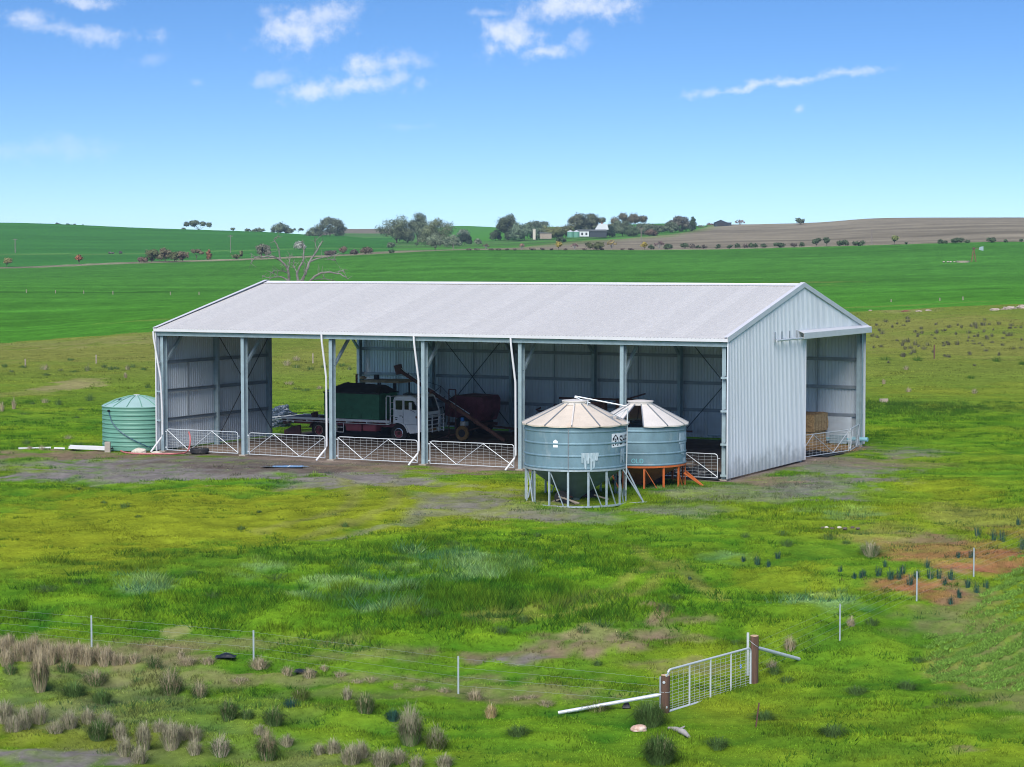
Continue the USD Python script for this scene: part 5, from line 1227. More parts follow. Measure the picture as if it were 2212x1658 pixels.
def rock(name, label, p, s, seed, material='stone', cat='rock'):
    m = trimesh.creation.icosphere(3); v = m.vertices * (1 + .55 * (fbm(m.vertices * 1.6 + seed, 3, seed)[:, None] - .5)); v = v * s; v[:, 2] = np.maximum(v[:, 2], -.3 * s[2]); return one(name, (v, m.faces), material, label, cat, p, smooth=40)
rock('stone', 'pale stone beside the red hose in front of the green tank', on(300, 979, .04), np.array([.42, .25, .22]), 3)
rock('stone', 'flat tan stone under the left downpipe', on(338, 980, .0), np.array([.3, .25, .1]), 13)
one('white_pipe', MB().tube([np.array(on(40, 973, .06)), np.array(on(110, 972.5, .08))], .05, 8).mesh(), 'pvc', 'leftmost thin white pipe lying along the edge of the yard', 'pipe')
one('white_pipe', MB().tube([np.array(on(117, 973, .06)), np.array(on(140, 974, .08))], .05, 8).mesh(), 'pvc', 'short white pipe lying between the long thin pipe and the white gutter', 'pipe')
m = MB(); a_, b_ = np.array(on(150, 974, .1)), np.array(on(236, 977, .1)); m.bar(a_, b_, .3, .02); m.bar(a_ + [0, -.15, .07], b_ + [0, -.15, .07], .02, .16); m.bar(a_ + [0, .15, .09], b_ + [0, .15, .09], .02, .18)
one('white_gutter', m.mesh(), 'pvc', 'wide white length of gutter lying left of the green tank', 'gutter')
pz = sg.Polygon([(-1.05, .0), (-.9, .28), (.0, .33), (.35, .55), (.55, .4), (.95, .45), (.8, .2), (1.25, .1), (.9, -.1), (.95, -.3), (.3, -.35), (-.5, -.3)]).buffer(.06)
q = onz(611, 1012, 0); mz = trimesh.creation.extrude_polygon(pz, .004, engine='earcut'); o = one('puddle', mz, 'puddle', 'small shining puddle in the gravel in front of the second gate', 'puddle', (q[0], q[1], float(ground_z(q[0], q[1])) + .05)); 
# things beyond the open left end
m = trimesh.creation.icosphere(4); v = m.vertices * [.85, .6, .75]; v = v * (1 + 1.1 * (fbm(m.vertices * [2.2, 2.2, 3.4] + 5, 4, 5)[:, None] - .5)); q = ond(604, 884, 128.6)
one('tarpaulin_bundle', (v, m.faces), 'tarp', 'blue black tarpaulin bundle in the grass beyond the left end of the shed', 'tarpaulin', (q[0], 128.6, float(ground_z(q[0], 128.6)) + .55))
t = thing('fallen_boards', 'white painted boards lying in the grass behind the truck tray', 'boards', (ond(625, 895, 127)[0], 127.0, .5))
for k, (dx, dz, l) in enumerate(((-.1, .22, 2.0), (.2, .12, 2.2), (-.5, .0, 1.8), (.5, -.1, 1.4))): MB().bar((dx - l / 2, k * .12, dz - .08), (dx + l / 2, k * .12, dz + .1), .16, .04).put('board', 'white_wall', t)
one('rail_stump', MB().bar((-.3, 0, 0), (.3, 0, 0.02), .25, .3).mesh(), 'timber_grey', 'cut grey stump in the dark green grass right of the shed', 'stump', on(1909, 871, .15))
#@@PART4
# ------------------------------------------------------------------ foreground gate and wire fences
def gpos(px, py): return np.array(at(px, py))


A = at_base(1437, 1536); A[2] = float(ground_z(A[0], A[1])); B_ = ond(1629, 1474, A[1] + 3.45); B_[2] = A[2] + .12
def timber_post(label, p, r, h):
    t = thing('gate_post', label, 'post', p)
    n = 14; g = np.linspace(0, 2 * PI, n, endpoint=False); zs = np.linspace(-.3, h, 9); rng = np.random.default_rng(int(p[0] * 100)); v = []
    for z in zs: v += [(r * (1 + .05 * math.sin(3 * a_ + z * 2) + rng.normal(0, .02)) * math.cos(a_), r * (1 + .05 * math.sin(3 * a_ + z * 2) + rng.normal(0, .02)) * math.sin(a_), z) for a_ in g]
    f = [(i * n + j, i * n + (j + 1) % n, (i + 1) * n + (j + 1) % n, (i + 1) * n + j) for i in range(8) for j in range(n)]
    put('post_shaft', (np.array(v), np.array(f)), 'timber_post', t)
    MB().lathe([(r * 1.0, h - .01), (r * .98, h + .012), (.001, h + .018)], 14).put('post_top', 'timber_end', t)
    return t
hA = zray(1437, 1459, A[1]) - A[2]; hB = zray(1629, 1374, B_[1]) - B_[2]
t = timber_post('brown timber gate post at the near left end of the galvanised farm gate', A, .125, hA)
MB().tube([(-.05, -.14, hA - .18), (-.05, -.11, hA - .18)], .04, 8).put('bolt', 'galv', t)
MB().tube([(0.13 * math.cos(a_), .13 * math.sin(a_), hA * .55) for a_ in np.linspace(0, 2 * PI, 13)], .006, 4, False).put('wire_tie', 'wire', t)
t = timber_post('brown timber gate post at the far right end of the galvanised farm gate', B_, .125, hB)
MB().tube([(0.135 * math.cos(a_), .135 * math.sin(a_), hB - .25 - .1 * math.cos(a_)) for a_ in np.linspace(0, 2 * PI, 13)], .006, 4, False).put('wire_tie', 'wire', t)
G0 = ond(1442, 1538, A[1] - .05); G1 = ond(1621, 1476, B_[1] - .1)
G0[2] = zray(1444, 1538, G0[1]); wg = math.hypot(G1[0] - G0[0], G1[1] - G0[1]); hg = zray(1445, 1448, G0[1]) - G0[2]
t = thing('farm_gate', 'galvanised farm gate standing between two timber posts in the foreground grass', 'gate', G0, math.atan2(G1[1] - G0[1], G1[0] - G0[0]))
gate_parts(t, wg, hg, [((k / 4, .02), (k / 4, .98)) for k in (1, 2, 3)], nh=13, nv=15, z0=0.0, r=.033)
p_ = [(wg * .865 + .05 * math.cos(a_), -.03, hg * .60 + .075 * math.sin(a_)) for a_ in np.linspace(0, 2 * PI, 16)[:-1]]
m = MB(); m.prism(sg.Polygon([(q[0], q[2]) for q in p_]), -.035, -.028).put('tag', 'blue_tag', t, 'small blue oval tag'); MB().prism(sg.LineString([(wg * .865 - .02, hg * .6 - .03), (wg * .865 + .02, hg * .6), (wg * .865 - .015, hg * .6 + .035)]).buffer(.012), -.04, -.036).put('tag_mark', 'decal_white', t)
st = at_base(1206, 1530); s1_ = A + [-.1, .0, hA * .48]; st[2] = float(ground_z(st[0], st[1])) + .04
one('gate_stay', MB().tube([st, st + (s1_ - st) * .96, s1_], [.055, .055, .012], 12).mesh(), 'galv', 'pale galvanised stay pipe sloping to the ground left of the timber gate post', 'stay', smooth=40)
st = at_base(1726, 1422); st[2] = float(ground_z(st[0], st[1])) + .03; s1_ = B_ + [.1, .05, hB * .74]
one('gate_stay', MB().tube([s1_, s1_ + (st - s1_) * .04, st], [.012, .055, .055], 12).mesh(), 'galv', 'galvanised stay pipe sloping to the ground right of the far timber gate post', 'stay', smooth=40)


def picket(m, base, h, w=.05):
    a_, b_ = base + [0, 0, -.2], base + [0, 0, h]; m.bar(a_, b_, w, .012, up=(0, 1, 0)); m.bar(a_ + [0, .02, 0], b_ + [0, .02, 0], .012, .045, up=(0, 1, 0)); return m


def fence(label, posts, end, wires, group=None):
    t = thing('wire_fence', label, 'fence', (0, 0, 0))
    tops = []
    for (px, pt, pb) in posts:
        b_ = gpos(px, pb + 2); h = zray(px, pt, b_[1]) - b_[2]; picket(MB(), b_, h).put('post', 'post_galv', t); tops.append((b_, h))
    for k in range(wires):
        fr = .22 + .72 * k / (wires - 1); pts = [b_ + [0, 0, h * fr] for b_, h in tops]; pts = ([end + [0, 0, hB * .9 * fr]] + pts) if end is not None else pts
        MB().tube(pts, .0020, 4, False).put('wire', 'fence_strand', t)
    return t


fence('wire fence on three thin steel posts running left from the foreground gate', [(-40, 1310, 1372), (198, 1330, 1398), (548, 1362, 1432), (990, 1418, 1503), (1426, 1462, 1536)], None, 4)
fence('wire fence on thin steel posts running right from the foreground gate across red soil', [(1814, 1305, 1386), (1980, 1235, 1303), (2103, 1184, 1254), (2230, 1130, 1196)], B_, 5)
b_ = gpos(1618, 1470) + [0, .35, 0]; one('steel_picket', picket(MB(), np.zeros(3), zray(1618, 1367, b_[1]) - b_[2], .07).mesh(), 'galv', 'grey steel picket standing just behind the far timber gate post', 'post', b_)
b_ = gpos(1632, 1582); tp = ond(1640, 1519, b_[1]); one('rusty_picket', picket(MB(), np.zeros(3), .01 + 0 * b_[0]).mesh() if False else MB().bar((0, 0, -.1), tp - b_, .045, .02).bar((0, .02, -.1), tp - b_ + [0, .02, 0], .012, .04).mesh(), 'dark_rust', 'leaning rusty steel picket in front of the foreground gate', 'post', b_)
rock('boulder', 'pink flat topped stone in the grass below the near timber gate post', on(1380, 1583, .06), np.array([.23, .16, .13]), 21, 'stone_pink')
p_ = gpos(1470, 1588); t = thing('log', 'grey weathered log lying in the grass beside the big dark tussock', 'log', p_)
MB().tube([(-.28, .55, .05), (-.1, .2, .1), (.08, -.15, .1), (.2, -.45, .04)], [.04, .07, .08, .04], 9).put('log_trunk', 'bark_grey', t, smooth=50); MB().tube([(0, 0, .15), (.12, .1, .2)], [.04, .02], 6).put('knot', 'bark_grey', t)
for (px, py, s_, lab) in ((488, 1424, .55, 'black plastic scrap in the grass left of the second fence post'), (661, 1453, .6, 'black plastic scrap in the dry grass right of the second fence post')):
    one('plastic_scrap', crumple(s_ * 1.2, s_ * .9, s_ * .34, 11 + px, 18), 'black_plastic', lab, 'plastic scrap', on(px, py, .0))
one('plastic_scrap', crumple(.25, .2, .3, 31, 8), 'black_plastic', 'tiny dark plastic scrap in the grass below the near end of the farm gate', 'plastic scrap', on(1350, 1437, .0) if False else on(1353, 1541, .0))
for k, (px, py) in enumerate(((1800, 1148), (1812, 1149), (1823, 1150), (1838, 1151))): rock('bone', 'pale stone in a short row of stones right of the gravel, upper right grass', on(px, py), np.array([.16, .1, .08]) * (1 + .2 * (k % 2)), 40 + k) if False else None
pp = on(1810, 1150); t = thing('stone_row', 'short row of pale stones and sticks in the grass right of the shed yard', 'stones', pp)
for k in (0, 1, 2, 4, 5, 7, 8):
    m = trimesh.creation.icosphere(2); v = m.vertices * [.09, .06, .05] * (1 + .5 * (fbm(m.vertices * 2 + k, 2, k)[:, None] - .5)) + [k * .17 - .6, .16 * math.sin(k * 2.1), .03]; put('stone', (v, m.faces), 'stone' if k in (1, 4) else 'bark', t, smooth=40)


# ------------------------------------------------------------------ grass tussocks and weeds
ORD = 'first second third fourth fifth sixth seventh eighth ninth tenth eleventh twelfth thirteenth fourteenth fifteenth sixteenth seventeenth eighteenth nineteenth twentieth'.split()
ORD += [f'{d_}-{o_}' if o_ else e_ for d_, e_ in (('twenty', 'thirtieth'), ('thirty', 'fortieth')) for o_ in ORD[:9] + ['']]


def ordered(items):
    """Pairs every entry with its place from the left."""
    items = sorted(items, key=lambda q: q[0]); return [(q, ORD[i] + ' from the left') for i, q in enumerate(items)]
GREEN, DKG, DRY, GREY, BLUEG, STRAWC = np.array([.11, .17, .035]), np.array([.085, .155, .045]), np.array([.33, .282, .18]), np.array([.27, .26, .17]), np.array([.035, .10, .075]), np.array([.42, .33, .16])


def tussock(label, px, py, w, h, dryness, kind='tussock', group=None, name='grass_tussock', cat='grass tussock', green=DKG, dry=DRY, K=None, lean=.5, seed=None):
    """A clump that stands at the ground point of (px, py); w and h in picture units give its real size there."""
    p = gpos(px, py); sc = p[1] / F; W, H = w * sc / 2, h * sc
    rng = np.random.default_rng(int(px * 7 + py) if seed is None else seed); K = K or int(np.clip(w * h * .24, 110, 1300))
    nd = int(K * dryness); P0 = np.zeros((1, 3)); parts = []
    bw = max(.010, .22 * sc * 2.0) 
    mess = .7 if dryness > .8 else .25
    if K - nd > 0: parts.append(fountain(green, H * (1.0 if dryness > .3 else 1.15), W * 1.12, K - nd, bw * .45, rng, .75))
    if nd > 0: parts.append(fountain(dry, H * 1.2, W * 1.05, nd, bw * .38, rng, .5, mess))
    if dryness > .4 and K > 80: parts.append(fountain(np.array([.44, .39, .29]), H * 1.2, W, max(8, nd // 6), bw * .34, rng, .7, .9))
    parts = [(v, f, nn, c) for v, f, nn, c in parts]
    off = 0; V, Fc, N, Cc = [], [], [], []
    for v, f, nn, c in parts: V.append(v); Fc.append(f + off); N.append(nn); Cc.append(c); off += len(v)
    o = put_raw(name, np.vstack(V), np.vstack(Fc), 'leaf' if dryness < .5 else 'dry_blade', None, np.vstack(N), np.vstack(Cc), label, group=group, cat=cat)
    UsdGeom.Xformable(o).AddTranslateOp().Set(Gf.Vec3d(*map(float, p - [0, 0, .03])))
    return o


BIG = [(1403, 1572, 80, 62, .03, 'big dark green tussock at the foot of the near timber gate post', DKG, DRY),
       (1425, 1650, 82, 68, .04, 'big dark green tussock at the bottom edge beside the grey log', DKG, DRY),
       (87, 1507, 46, 100, .75, 'tall brown reed clump with a green foot near the left edge of the picture', DKG, DRY),
       (160, 1512, 66, 36, .02, 'wide dark green mound of grass near the left edge, left one of a pair', DKG, DRY),
       (220, 1518, 54, 34, .03, 'dark green mound of grass near the left edge, right one of a pair', DKG, DRY),
       (206, 1480, 62, 34, .45, 'half dry tussock behind the pair of dark green mounds', DKG, DRY),
       (369, 1507, 62, 60, .45, 'large half dry tussock in the left foreground, larger of two that touch', DKG, DRY),
       (430, 1510, 46, 40, .45, 'smaller half dry tussock touching a larger one in the left foreground', DKG, DRY),
       (333, 1453, 40, 34, .3, 'green tussock with dry tips below the dry fence row, left foreground', DKG, DRY),
       (299, 1483, 30, 17, .0, 'small dark green tuft alone left of the large half dry tussock', DKG, DRY),
       (494, 1563, 44, 52, .12, 'dark green pointed tussock left of centre in the foreground', DKG, DRY),
       (532, 1556, 40, 26, .05, 'low dark green tuft touching the pointed tussock', DKG, DRY),
       (591, 1570, 56, 44, .1, 'rounded dark green tussock, third in the row left of centre', DKG, DRY),
       (650, 1514, 48, 34, .15, 'green tussock with pale tips behind the rounded dark one', GREEN, DRY),
       (629, 1536, 40, 26, .05, 'blue green tuft in front of the pale tipped tussock', BLUEG, DRY),
       (789, 1544, 50, 50, .28, 'dark green tussock with dry blades left of the tall grey brown one', DKG, DRY),
       (849, 1567, 38, 30, .0, 'low dark blue green tuft touching the tall grey brown tussock', BLUEG, DRY),
       (886, 1608, 64, 86, .6, 'tall grey brown tussock with green foot, tallest in the middle foreground', DKG, GREY),
       (941, 1624, 54, 60, .4, 'grey green tussock touching the tall grey brown one on its right', GREEN, GREY),
       (213, 1608, 58, 50, .2, 'dark green tussock with grey tips in the lower left corner', DKG, GREY),
       (477, 1640, 54, 46, .5, 'pale grey tussock at the bottom edge, left of a taller brown one', DKG, np.array([.36, .32, .25])),
       (577, 1648, 54, 70, .45, 'tall tussock with brown plume at the bottom edge left of centre', DKG, DRY),
       (1060, 1552, 38, 36, .95, 'straw coloured tussock right of the third fence post', GREEN, STRAWC),
       (1027, 1517, 46, 26, .8, 'low dry brown tussock at the foot of the third fence post', GREEN, DRY),
       (1290, 1542, 70, 22, .2, 'low wide green tuft under the left stay pipe', GREEN, DRY),
       (1437, 1330, 50, 20, .0, 'dark green tuft in the middle grass left of the gate, above the bare patch', DKG, DRY),
       (1490, 1258, 0, 0, 0, '', DKG, DRY),
       (1880, 1208, 56, 36, .55, 'isolated grey green tussock in the upper right grass', DKG, GREY),
       (1706, 1412, 36, 34, .8, 'dry brown tussock behind the right stay pipe', GREEN, DRY),
       (1668, 1446, 36, 24, .6, 'dry tuft at the foot of the far timber gate post', DKG, DRY),
       (1838, 1358, 28, 24, .9, 'dry brown tuft right of the nearest post of the right fence', GREEN, DRY),
       (1884, 1356, 38, 18, .0, 'dark green tuft on the right fence line', DKG, DRY),
       (1672, 1460, 40, 20, .0, 'dark green tuft right of the far timber gate post', DKG, DRY)]
for (px, py, w, h, dry_, lab, g_, d_) in BIG:
    if w: tussock(lab, px, py, w, h, dry_, green=g_, dry=d_, lean=.55)
for (px, py, w, h) in ((23, 1465, 42, 26), (140, 1452, 44, 30)): tussock('dark green tussock at the left edge under the dry reeds' if px < 100 else 'dark green tussock under the dry reeds, left foreground', px, py, w, h, .25)
for (px, py, w, h), nth in ordered([(5, 1426, 46, 46), (40, 1430, 46, 46), (75, 1428, 44, 50), (110, 1436, 46, 46), (150, 1440, 48, 46), (188, 1443, 46, 44), (225, 1445, 46, 40), (60, 1412, 40, 36), (20, 1404, 40, 30), (210, 1432, 40, 36), (130, 1420, 40, 36), (248, 1452, 30, 30), (15, 1440, 44, 40), (55, 1442, 44, 40), (98, 1424, 40, 40), (170, 1428, 40, 42), (-10, 1412, 44, 40), (172, 1452, 36, 30), (232, 1436, 40, 34), (262, 1446, 30, 26)]):
    tussock('dry brown reed clump in the dense row at the left fence, ' + nth, px, py, w, h, .93, group='dry reeds along the left fence', cat='reed clump', name='reed_clump', lean=.6)
for (px, py, w, h), nth in ordered([(290, 1438, 36, 26), (405, 1445, 60, 20), (450, 1443, 44, 20), (560, 1452, 60, 28), (620, 1460, 40, 22), (668, 1465, 40, 24), (700, 1460, 30, 16), (735, 1470, 40, 16), (520, 1480, 60, 14), (800, 1480, 60, 10), (860, 1488, 60, 10), (905, 1497, 50, 12), (960, 1500, 40, 14), (1115, 1512, 40, 10), (1180, 1528, 50, 14), (390, 1425, 24, 20), (770, 1476, 50, 10), (1020, 1505, 40, 10), (1145, 1520, 40, 10)]):
    tussock('low dry brown grass clump along the left fence, ' + nth, px, py, w, h, .9, group='low dry grass along the left fence', lean=.8)
for (px, py, w, h), nth in ordered([(10, 1570, 60, 50), (50, 1575, 50, 48), (85, 1572, 50, 46), (150, 1578, 50, 46), (190, 1566, 44, 36), (310, 1620, 44, 66), (370, 1625, 60, 62), (390, 1600, 50, 40), (300, 1650, 50, 40), (758, 1655, 60, 50), (825, 1660, 60, 40), (780, 1640, 46, 40), (960, 1664, 50, 30), (345, 1590, 50, 30), (120, 1590, 50, 30), (690, 1640, 40, 30), (750, 1520, 30, 34), (30, 1590, 60, 36), (230, 1580, 50, 40), (260, 1600, 44, 40), (270, 1640, 50, 44), (420, 1600, 50, 36), (560, 1600, 40, 26), (420, 1640, 44, 36), (620, 1620, 44, 26), (860, 1650, 50, 34), (720, 1640, 46, 36), (900, 1660, 46, 28)]):
    tussock('wispy grey dry grass clump in the bottom left foreground, ' + nth, px, py, w, h, .92, group='wispy grey grass in the lower left', dry=GREY, green=GREEN, lean=.6)
for (px, py, s_), nth in ordered([(1636, 1222, 1), (1680, 1208, .9), (1660, 1230, .8), (1898, 1252, 1.1), (1924, 1255, 1.2), (1941, 1256, 1.1), (1966, 1268, 1.2), (1950, 1250, 1), (2003, 1238, 1), (2010, 1262, 1.2), (2028, 1258, 1), (2055, 1256, 1.1), (2040, 1270, .9), (1912, 1226, .8), (1860, 1250, .8), (2112, 1162, 1.1), (2146, 1170, 1.2), (2164, 1176, 1.2), (2207, 1192, 1.3), (2090, 1276, 1), (2110, 1282, 1), (2054, 1306, .9), (2072, 1300, .9), (1815, 1240, .7), (1866, 1246, .8), (1605, 1220, .7), (2098, 1208, .9), (2200, 1135, .8), (2070, 1210, .7), (2130, 1272, .9), (1490, 1256, .6), (1845, 1255, .7), (1980, 1262, 1)]):
    tussock('upright blue green reed tuft near the red soil, ' + nth, px, py, 18 * s_, 27 * s_, .05, group='blue green reeds on the red soil', green=BLUEG, cat='reed tuft', name='reed_tuft', lean=.3, K=70)
for (px, py, w, h, d_), nth in ordered([(270, 1101, 34, 12, 0), (170, 1062, 20, 7, 0), (225, 1090, 16, 6, 0), (520, 1150, 24, 9, 0), (745, 1142, 22, 10, 0), (1130, 1158, 26, 8, 0), (300, 1120, 20, 6, 0), (1160, 1163, 26, 10, 0), (560, 1108, 14, 6, 0), (1610, 1165, 26, 12, 0), (1690, 1158, 30, 12, 0), (1700, 1180, 36, 14, 0), (1790, 1172, 30, 12, 0), (1828, 1178, 22, 9, 0), (1290, 1440, 26, 12, 0), (1345, 1385, 40, 10, .1), (1260, 1375, 36, 14, .2), (1590, 1400, 34, 10, 0), (1700, 1475, 40, 12, 0), (1960, 1490, 50, 18, 0), (1980, 1440, 40, 14, 0), (1850, 1500, 60, 14, 0), (1460, 1310, 40, 12, 0), (930, 1340, 60, 16, 0), (1080, 1370, 50, 14, 0), (1130, 1350, 40, 14, 0), (180, 1262, 60, 10, 0), (100, 1285, 70, 12, 0), (420, 1245, 50, 10, 0), (1120, 1196, 40, 8, 0), (860, 1212, 50, 10, 0), (600, 1255, 60, 10, 0), (460, 1300, 50, 12, 0), (980, 1178, 40, 10, 0), (1650, 1560, 60, 18, 0), (1800, 1600, 70, 22, 0), (1120, 1600, 60, 20, 0), (1550, 1620, 60, 20, 0)]):
    tussock('low dark green tuft in the near grass, ' + nth, px, py, w, h * 1.3, d_, group='low dark tufts in the near grass', lean=.7, green=DKG)
# weeds in the paddock left of the shed
for px, py, w, h, d_, lab in [(127, 876, 26, 16, 0, 'dark green bush left of the green tank, smaller of two'), (194, 867, 28, 18, 0, 'dark green bush left of the green tank, larger of two'), (30, 886, 14, 28, .9, 'dry upright reed bush at the left edge'), (4, 890, 16, 22, .8, 'dry reed bush on the left edge of the picture'),
                            (189, 803, 18, 17, .35, 'pointed grey green weed behind the left paddock posts'), (96, 800, 30, 15, .7, 'grey dry bush between the two left paddock posts'), (152, 779, 20, 7, 0, 'dark low bush above the left paddock posts'), (271, 818, 11, 14, .9, 'dry upright weed left of the shed'), (320, 840, 18, 9, 0, 'dark low weed beside the left shed wall'),
                            (170, 966, 28, 13, 0, 'dark green clump at the yard edge left of the green tank'), (91, 976, 22, 12, .9, 'round dry brown tuft behind the white pipes, right one of two'), (64, 976, 20, 9, .9, 'dry brown tuft behind the white pipes, left one of two'), (58, 962, 26, 15, 0, 'dark green clump behind the dry tufts at the left'),
                            (148, 949, 30, 11, .75, 'greyish low bush left of the green tank'), (97, 870, 24, 11, .7, 'grey weed touching the smaller dark bush'), (327, 962, 10, 10, .9, 'dry tan weed at the foot of the green tank'), (50, 796, 24, 8, 0, 'dark green weed under the leftmost paddock post'), (10, 795, 18, 10, 0, 'dark green weed at the left edge, paddock fence line')]:
    tussock(lab, px, py, w, h, d_, cat='weed', name='weed', lean=.5)
for (px, py, w, h, d_), nth in ordered([(225, 795, 16, 9, .1), (240, 800, 26, 9, .1), (252, 799, 20, 8, .1), (160, 805, 22, 6, 0), (130, 803, 14, 8, .3), (287, 795, 28, 9, .1), (310, 800, 20, 8, 0), (70, 875, 20, 7, 0), (52, 897, 30, 7, 0), (175, 890, 16, 6, 0), (165, 905, 16, 6, 0), (275, 800, 14, 12, .6), (100, 812, 20, 7, .1), (25, 805, 14, 6, .2), (640, 795, 30, 10, .1), (670, 800, 24, 10, 0), (640, 780, 26, 12, .8), (700, 795, 20, 9, 0), (740, 793, 26, 10, 0), (720, 820, 12, 10, .6), (640, 842, 24, 7, .1), (660, 846, 28, 8, 0), (690, 842, 18, 8, .7), (620, 790, 26, 14, .8), (625, 832, 30, 10, .8), (610, 880, 16, 8, .6), (755, 800, 12, 10, .3)]):
    tussock('green or greyish weed on the old fence line behind the shed, ' + nth, px, py, w, h, d_, group='weeds on the old fence line behind the shed', cat='weed', name='weed', lean=.5)
rng = np.random.default_rng(44)
WEEDC = np.array([.075, .08, .055])
for k in range(96):
    u = rng.uniform(0, 1); px = 1878 + 334 * rng.uniform(0, 1) ** .9; py = rng.normal(740, 22) if k < 70 else rng.normal(712, 12)
    py = float(np.clip(py, 690, 792)); s_ = rng.uniform(.6, 1.25)
    tussock('dark grey green weed among many dotted over the far right paddock', px, py, rng.uniform(9, 17) * s_, rng.uniform(7, 13) * s_, .35, group='dark weeds dotted over the far right paddock', cat='weed', name='weed', green=WEEDC, dry=GREY * .7, lean=.4, K=60, seed=k)
for px, py, w, h, d_, lab in [(1912, 778, 42, 11, 0, 'bright green mound of grass right of the shed, left one in the row'), (1982, 780, 34, 13, 0, 'bright green mound of grass right of the shed, middle one in the row'), (2153, 782, 28, 13, 0, 'bright green mound of grass near the right edge'),
                            (2098, 819, 26, 10, 0, 'green mound below the row of mounds, right paddock'), (2105, 851, 18, 13, .8, 'dark dry weed near the right edge above the dark grass band'), (1962, 848, 20, 12, .85, 'spreading dry weed right of the shed above the dark grass band'), (1909, 830, 13, 13, .9, 'upright dry weed right of the shed corner'), (1957, 800, 16, 11, .8, 'twiggy dry weed below the middle green mound'), (2207, 790, 18, 10, 0, 'dark green weed on the right edge of the picture')]:
    tussock(lab, px, py, w, h, d_, cat='weed', name='weed', lean=.6, green=np.array([.05, .12, .02]))

# low leafy crop at the right edge
def field_crop():
    rng = np.random.default_rng(9); n = 8200
    px = rng.uniform(2010, 2330, n); py = rng.uniform(1205, 1500, n)
    keep = (py > 1205 + np.maximum(0, 2215 - px) * .95 - 14 * rng.uniform(0, 1, n)) & (py < 1510 - np.abs(px - 2180) * .25); px, py = px[keep], py[keep]
    r = np.stack([(px - 1106) / F, cp - (829 - py) / F * sp, sp + (829 - py) / F * cp], 1); d = np.full(len(px), 65.0)
    for _ in range(12): zz = base_z(r[:, 0] / r[:, 1] * d, d); d = (zz - HC) / (r[:, 2] / r[:, 1])
    x = r[:, 0] / r[:, 1] * d
    row = (x * .74 - d * .67 + .35 * np.sin(d * .25)) / .70; e = (row - np.round(row)) * .70 * .55; x = x - e * .74; d = d + e * .67
    P = np.stack([x, d, ground_z(x, d)], 1); col = np.array([.14, .26, .045]) * rng.uniform(.75, 1.3, (len(P), 1))
    v, f, nn, c = blades(P, col, .10, .13, 8, 1.1, .026, rng)
    put_raw('leafy_field_crop', v, f, 'leaf', None, nn, c, 'low leafy crop in rows at the right edge', kind='stuff', cat='crop')
field_crop()
#@@PART5
# ------------------------------------------------------------------ trees
def leaves(centres, radii, n, size, col, rng, flat=.75, var=.35, shade_noise=True):
    """Leaf-clump faces spread through blobs: two triangles each, lying loosely along the blob's outside."""
    centres, radii = np.asarray(centres, float), np.asarray(radii, float)
    w = radii ** 2; k = rng.choice(len(centres), n, p=w / w.sum())
    d = rng.normal(0, 1, (n, 3)); d /= np.linalg.norm(d, axis=1, keepdims=True); rr = np.abs(rng.normal(.78, .24, n))
    P = centres[k] + d * (radii[k] * rr)[:, None] * [1, 1, flat]
    nr = d + rng.normal(0, .55, (n, 3)); nr /= np.linalg.norm(nr, axis=1, keepdims=True)
    a = np.cross(nr, rng.normal(0, 1, (n, 3))); a /= np.linalg.norm(a, axis=1, keepdims=True) + 1e-9; b = np.cross(nr, a)
    s = size * rng.uniform(.55, 1.3, n)[:, None]
    v = np.stack([P - a * s - b * s * .55, P + a * s - b * s * .5, P + a * s * .5 + b * s * .7, P - a * s * .7 + b * s * .55], 1)
    c = np.asarray(col)[None] * (1 + rng.uniform(-var, var, (n, 1))) * (1 + rng.normal(0, .12, (len(centres), 1)))[k]
    gn = np.cross(v[:, 1] - v[:, 0], v[:, 3] - v[:, 0]); back = (gn * (d + [0, -.6, .3])).sum(1) < 0; v[back] = v[back][:, ::-1]
    N = d * .6 + nr * .3 + [0, 0, .45]; N /= np.linalg.norm(N, axis=1, keepdims=True)
    return v.reshape(-1, 3), np.arange(n * 4).reshape(-1, 4), np.repeat(N, 4, 0), np.repeat(np.clip(c, .005, .8), 4, 0)


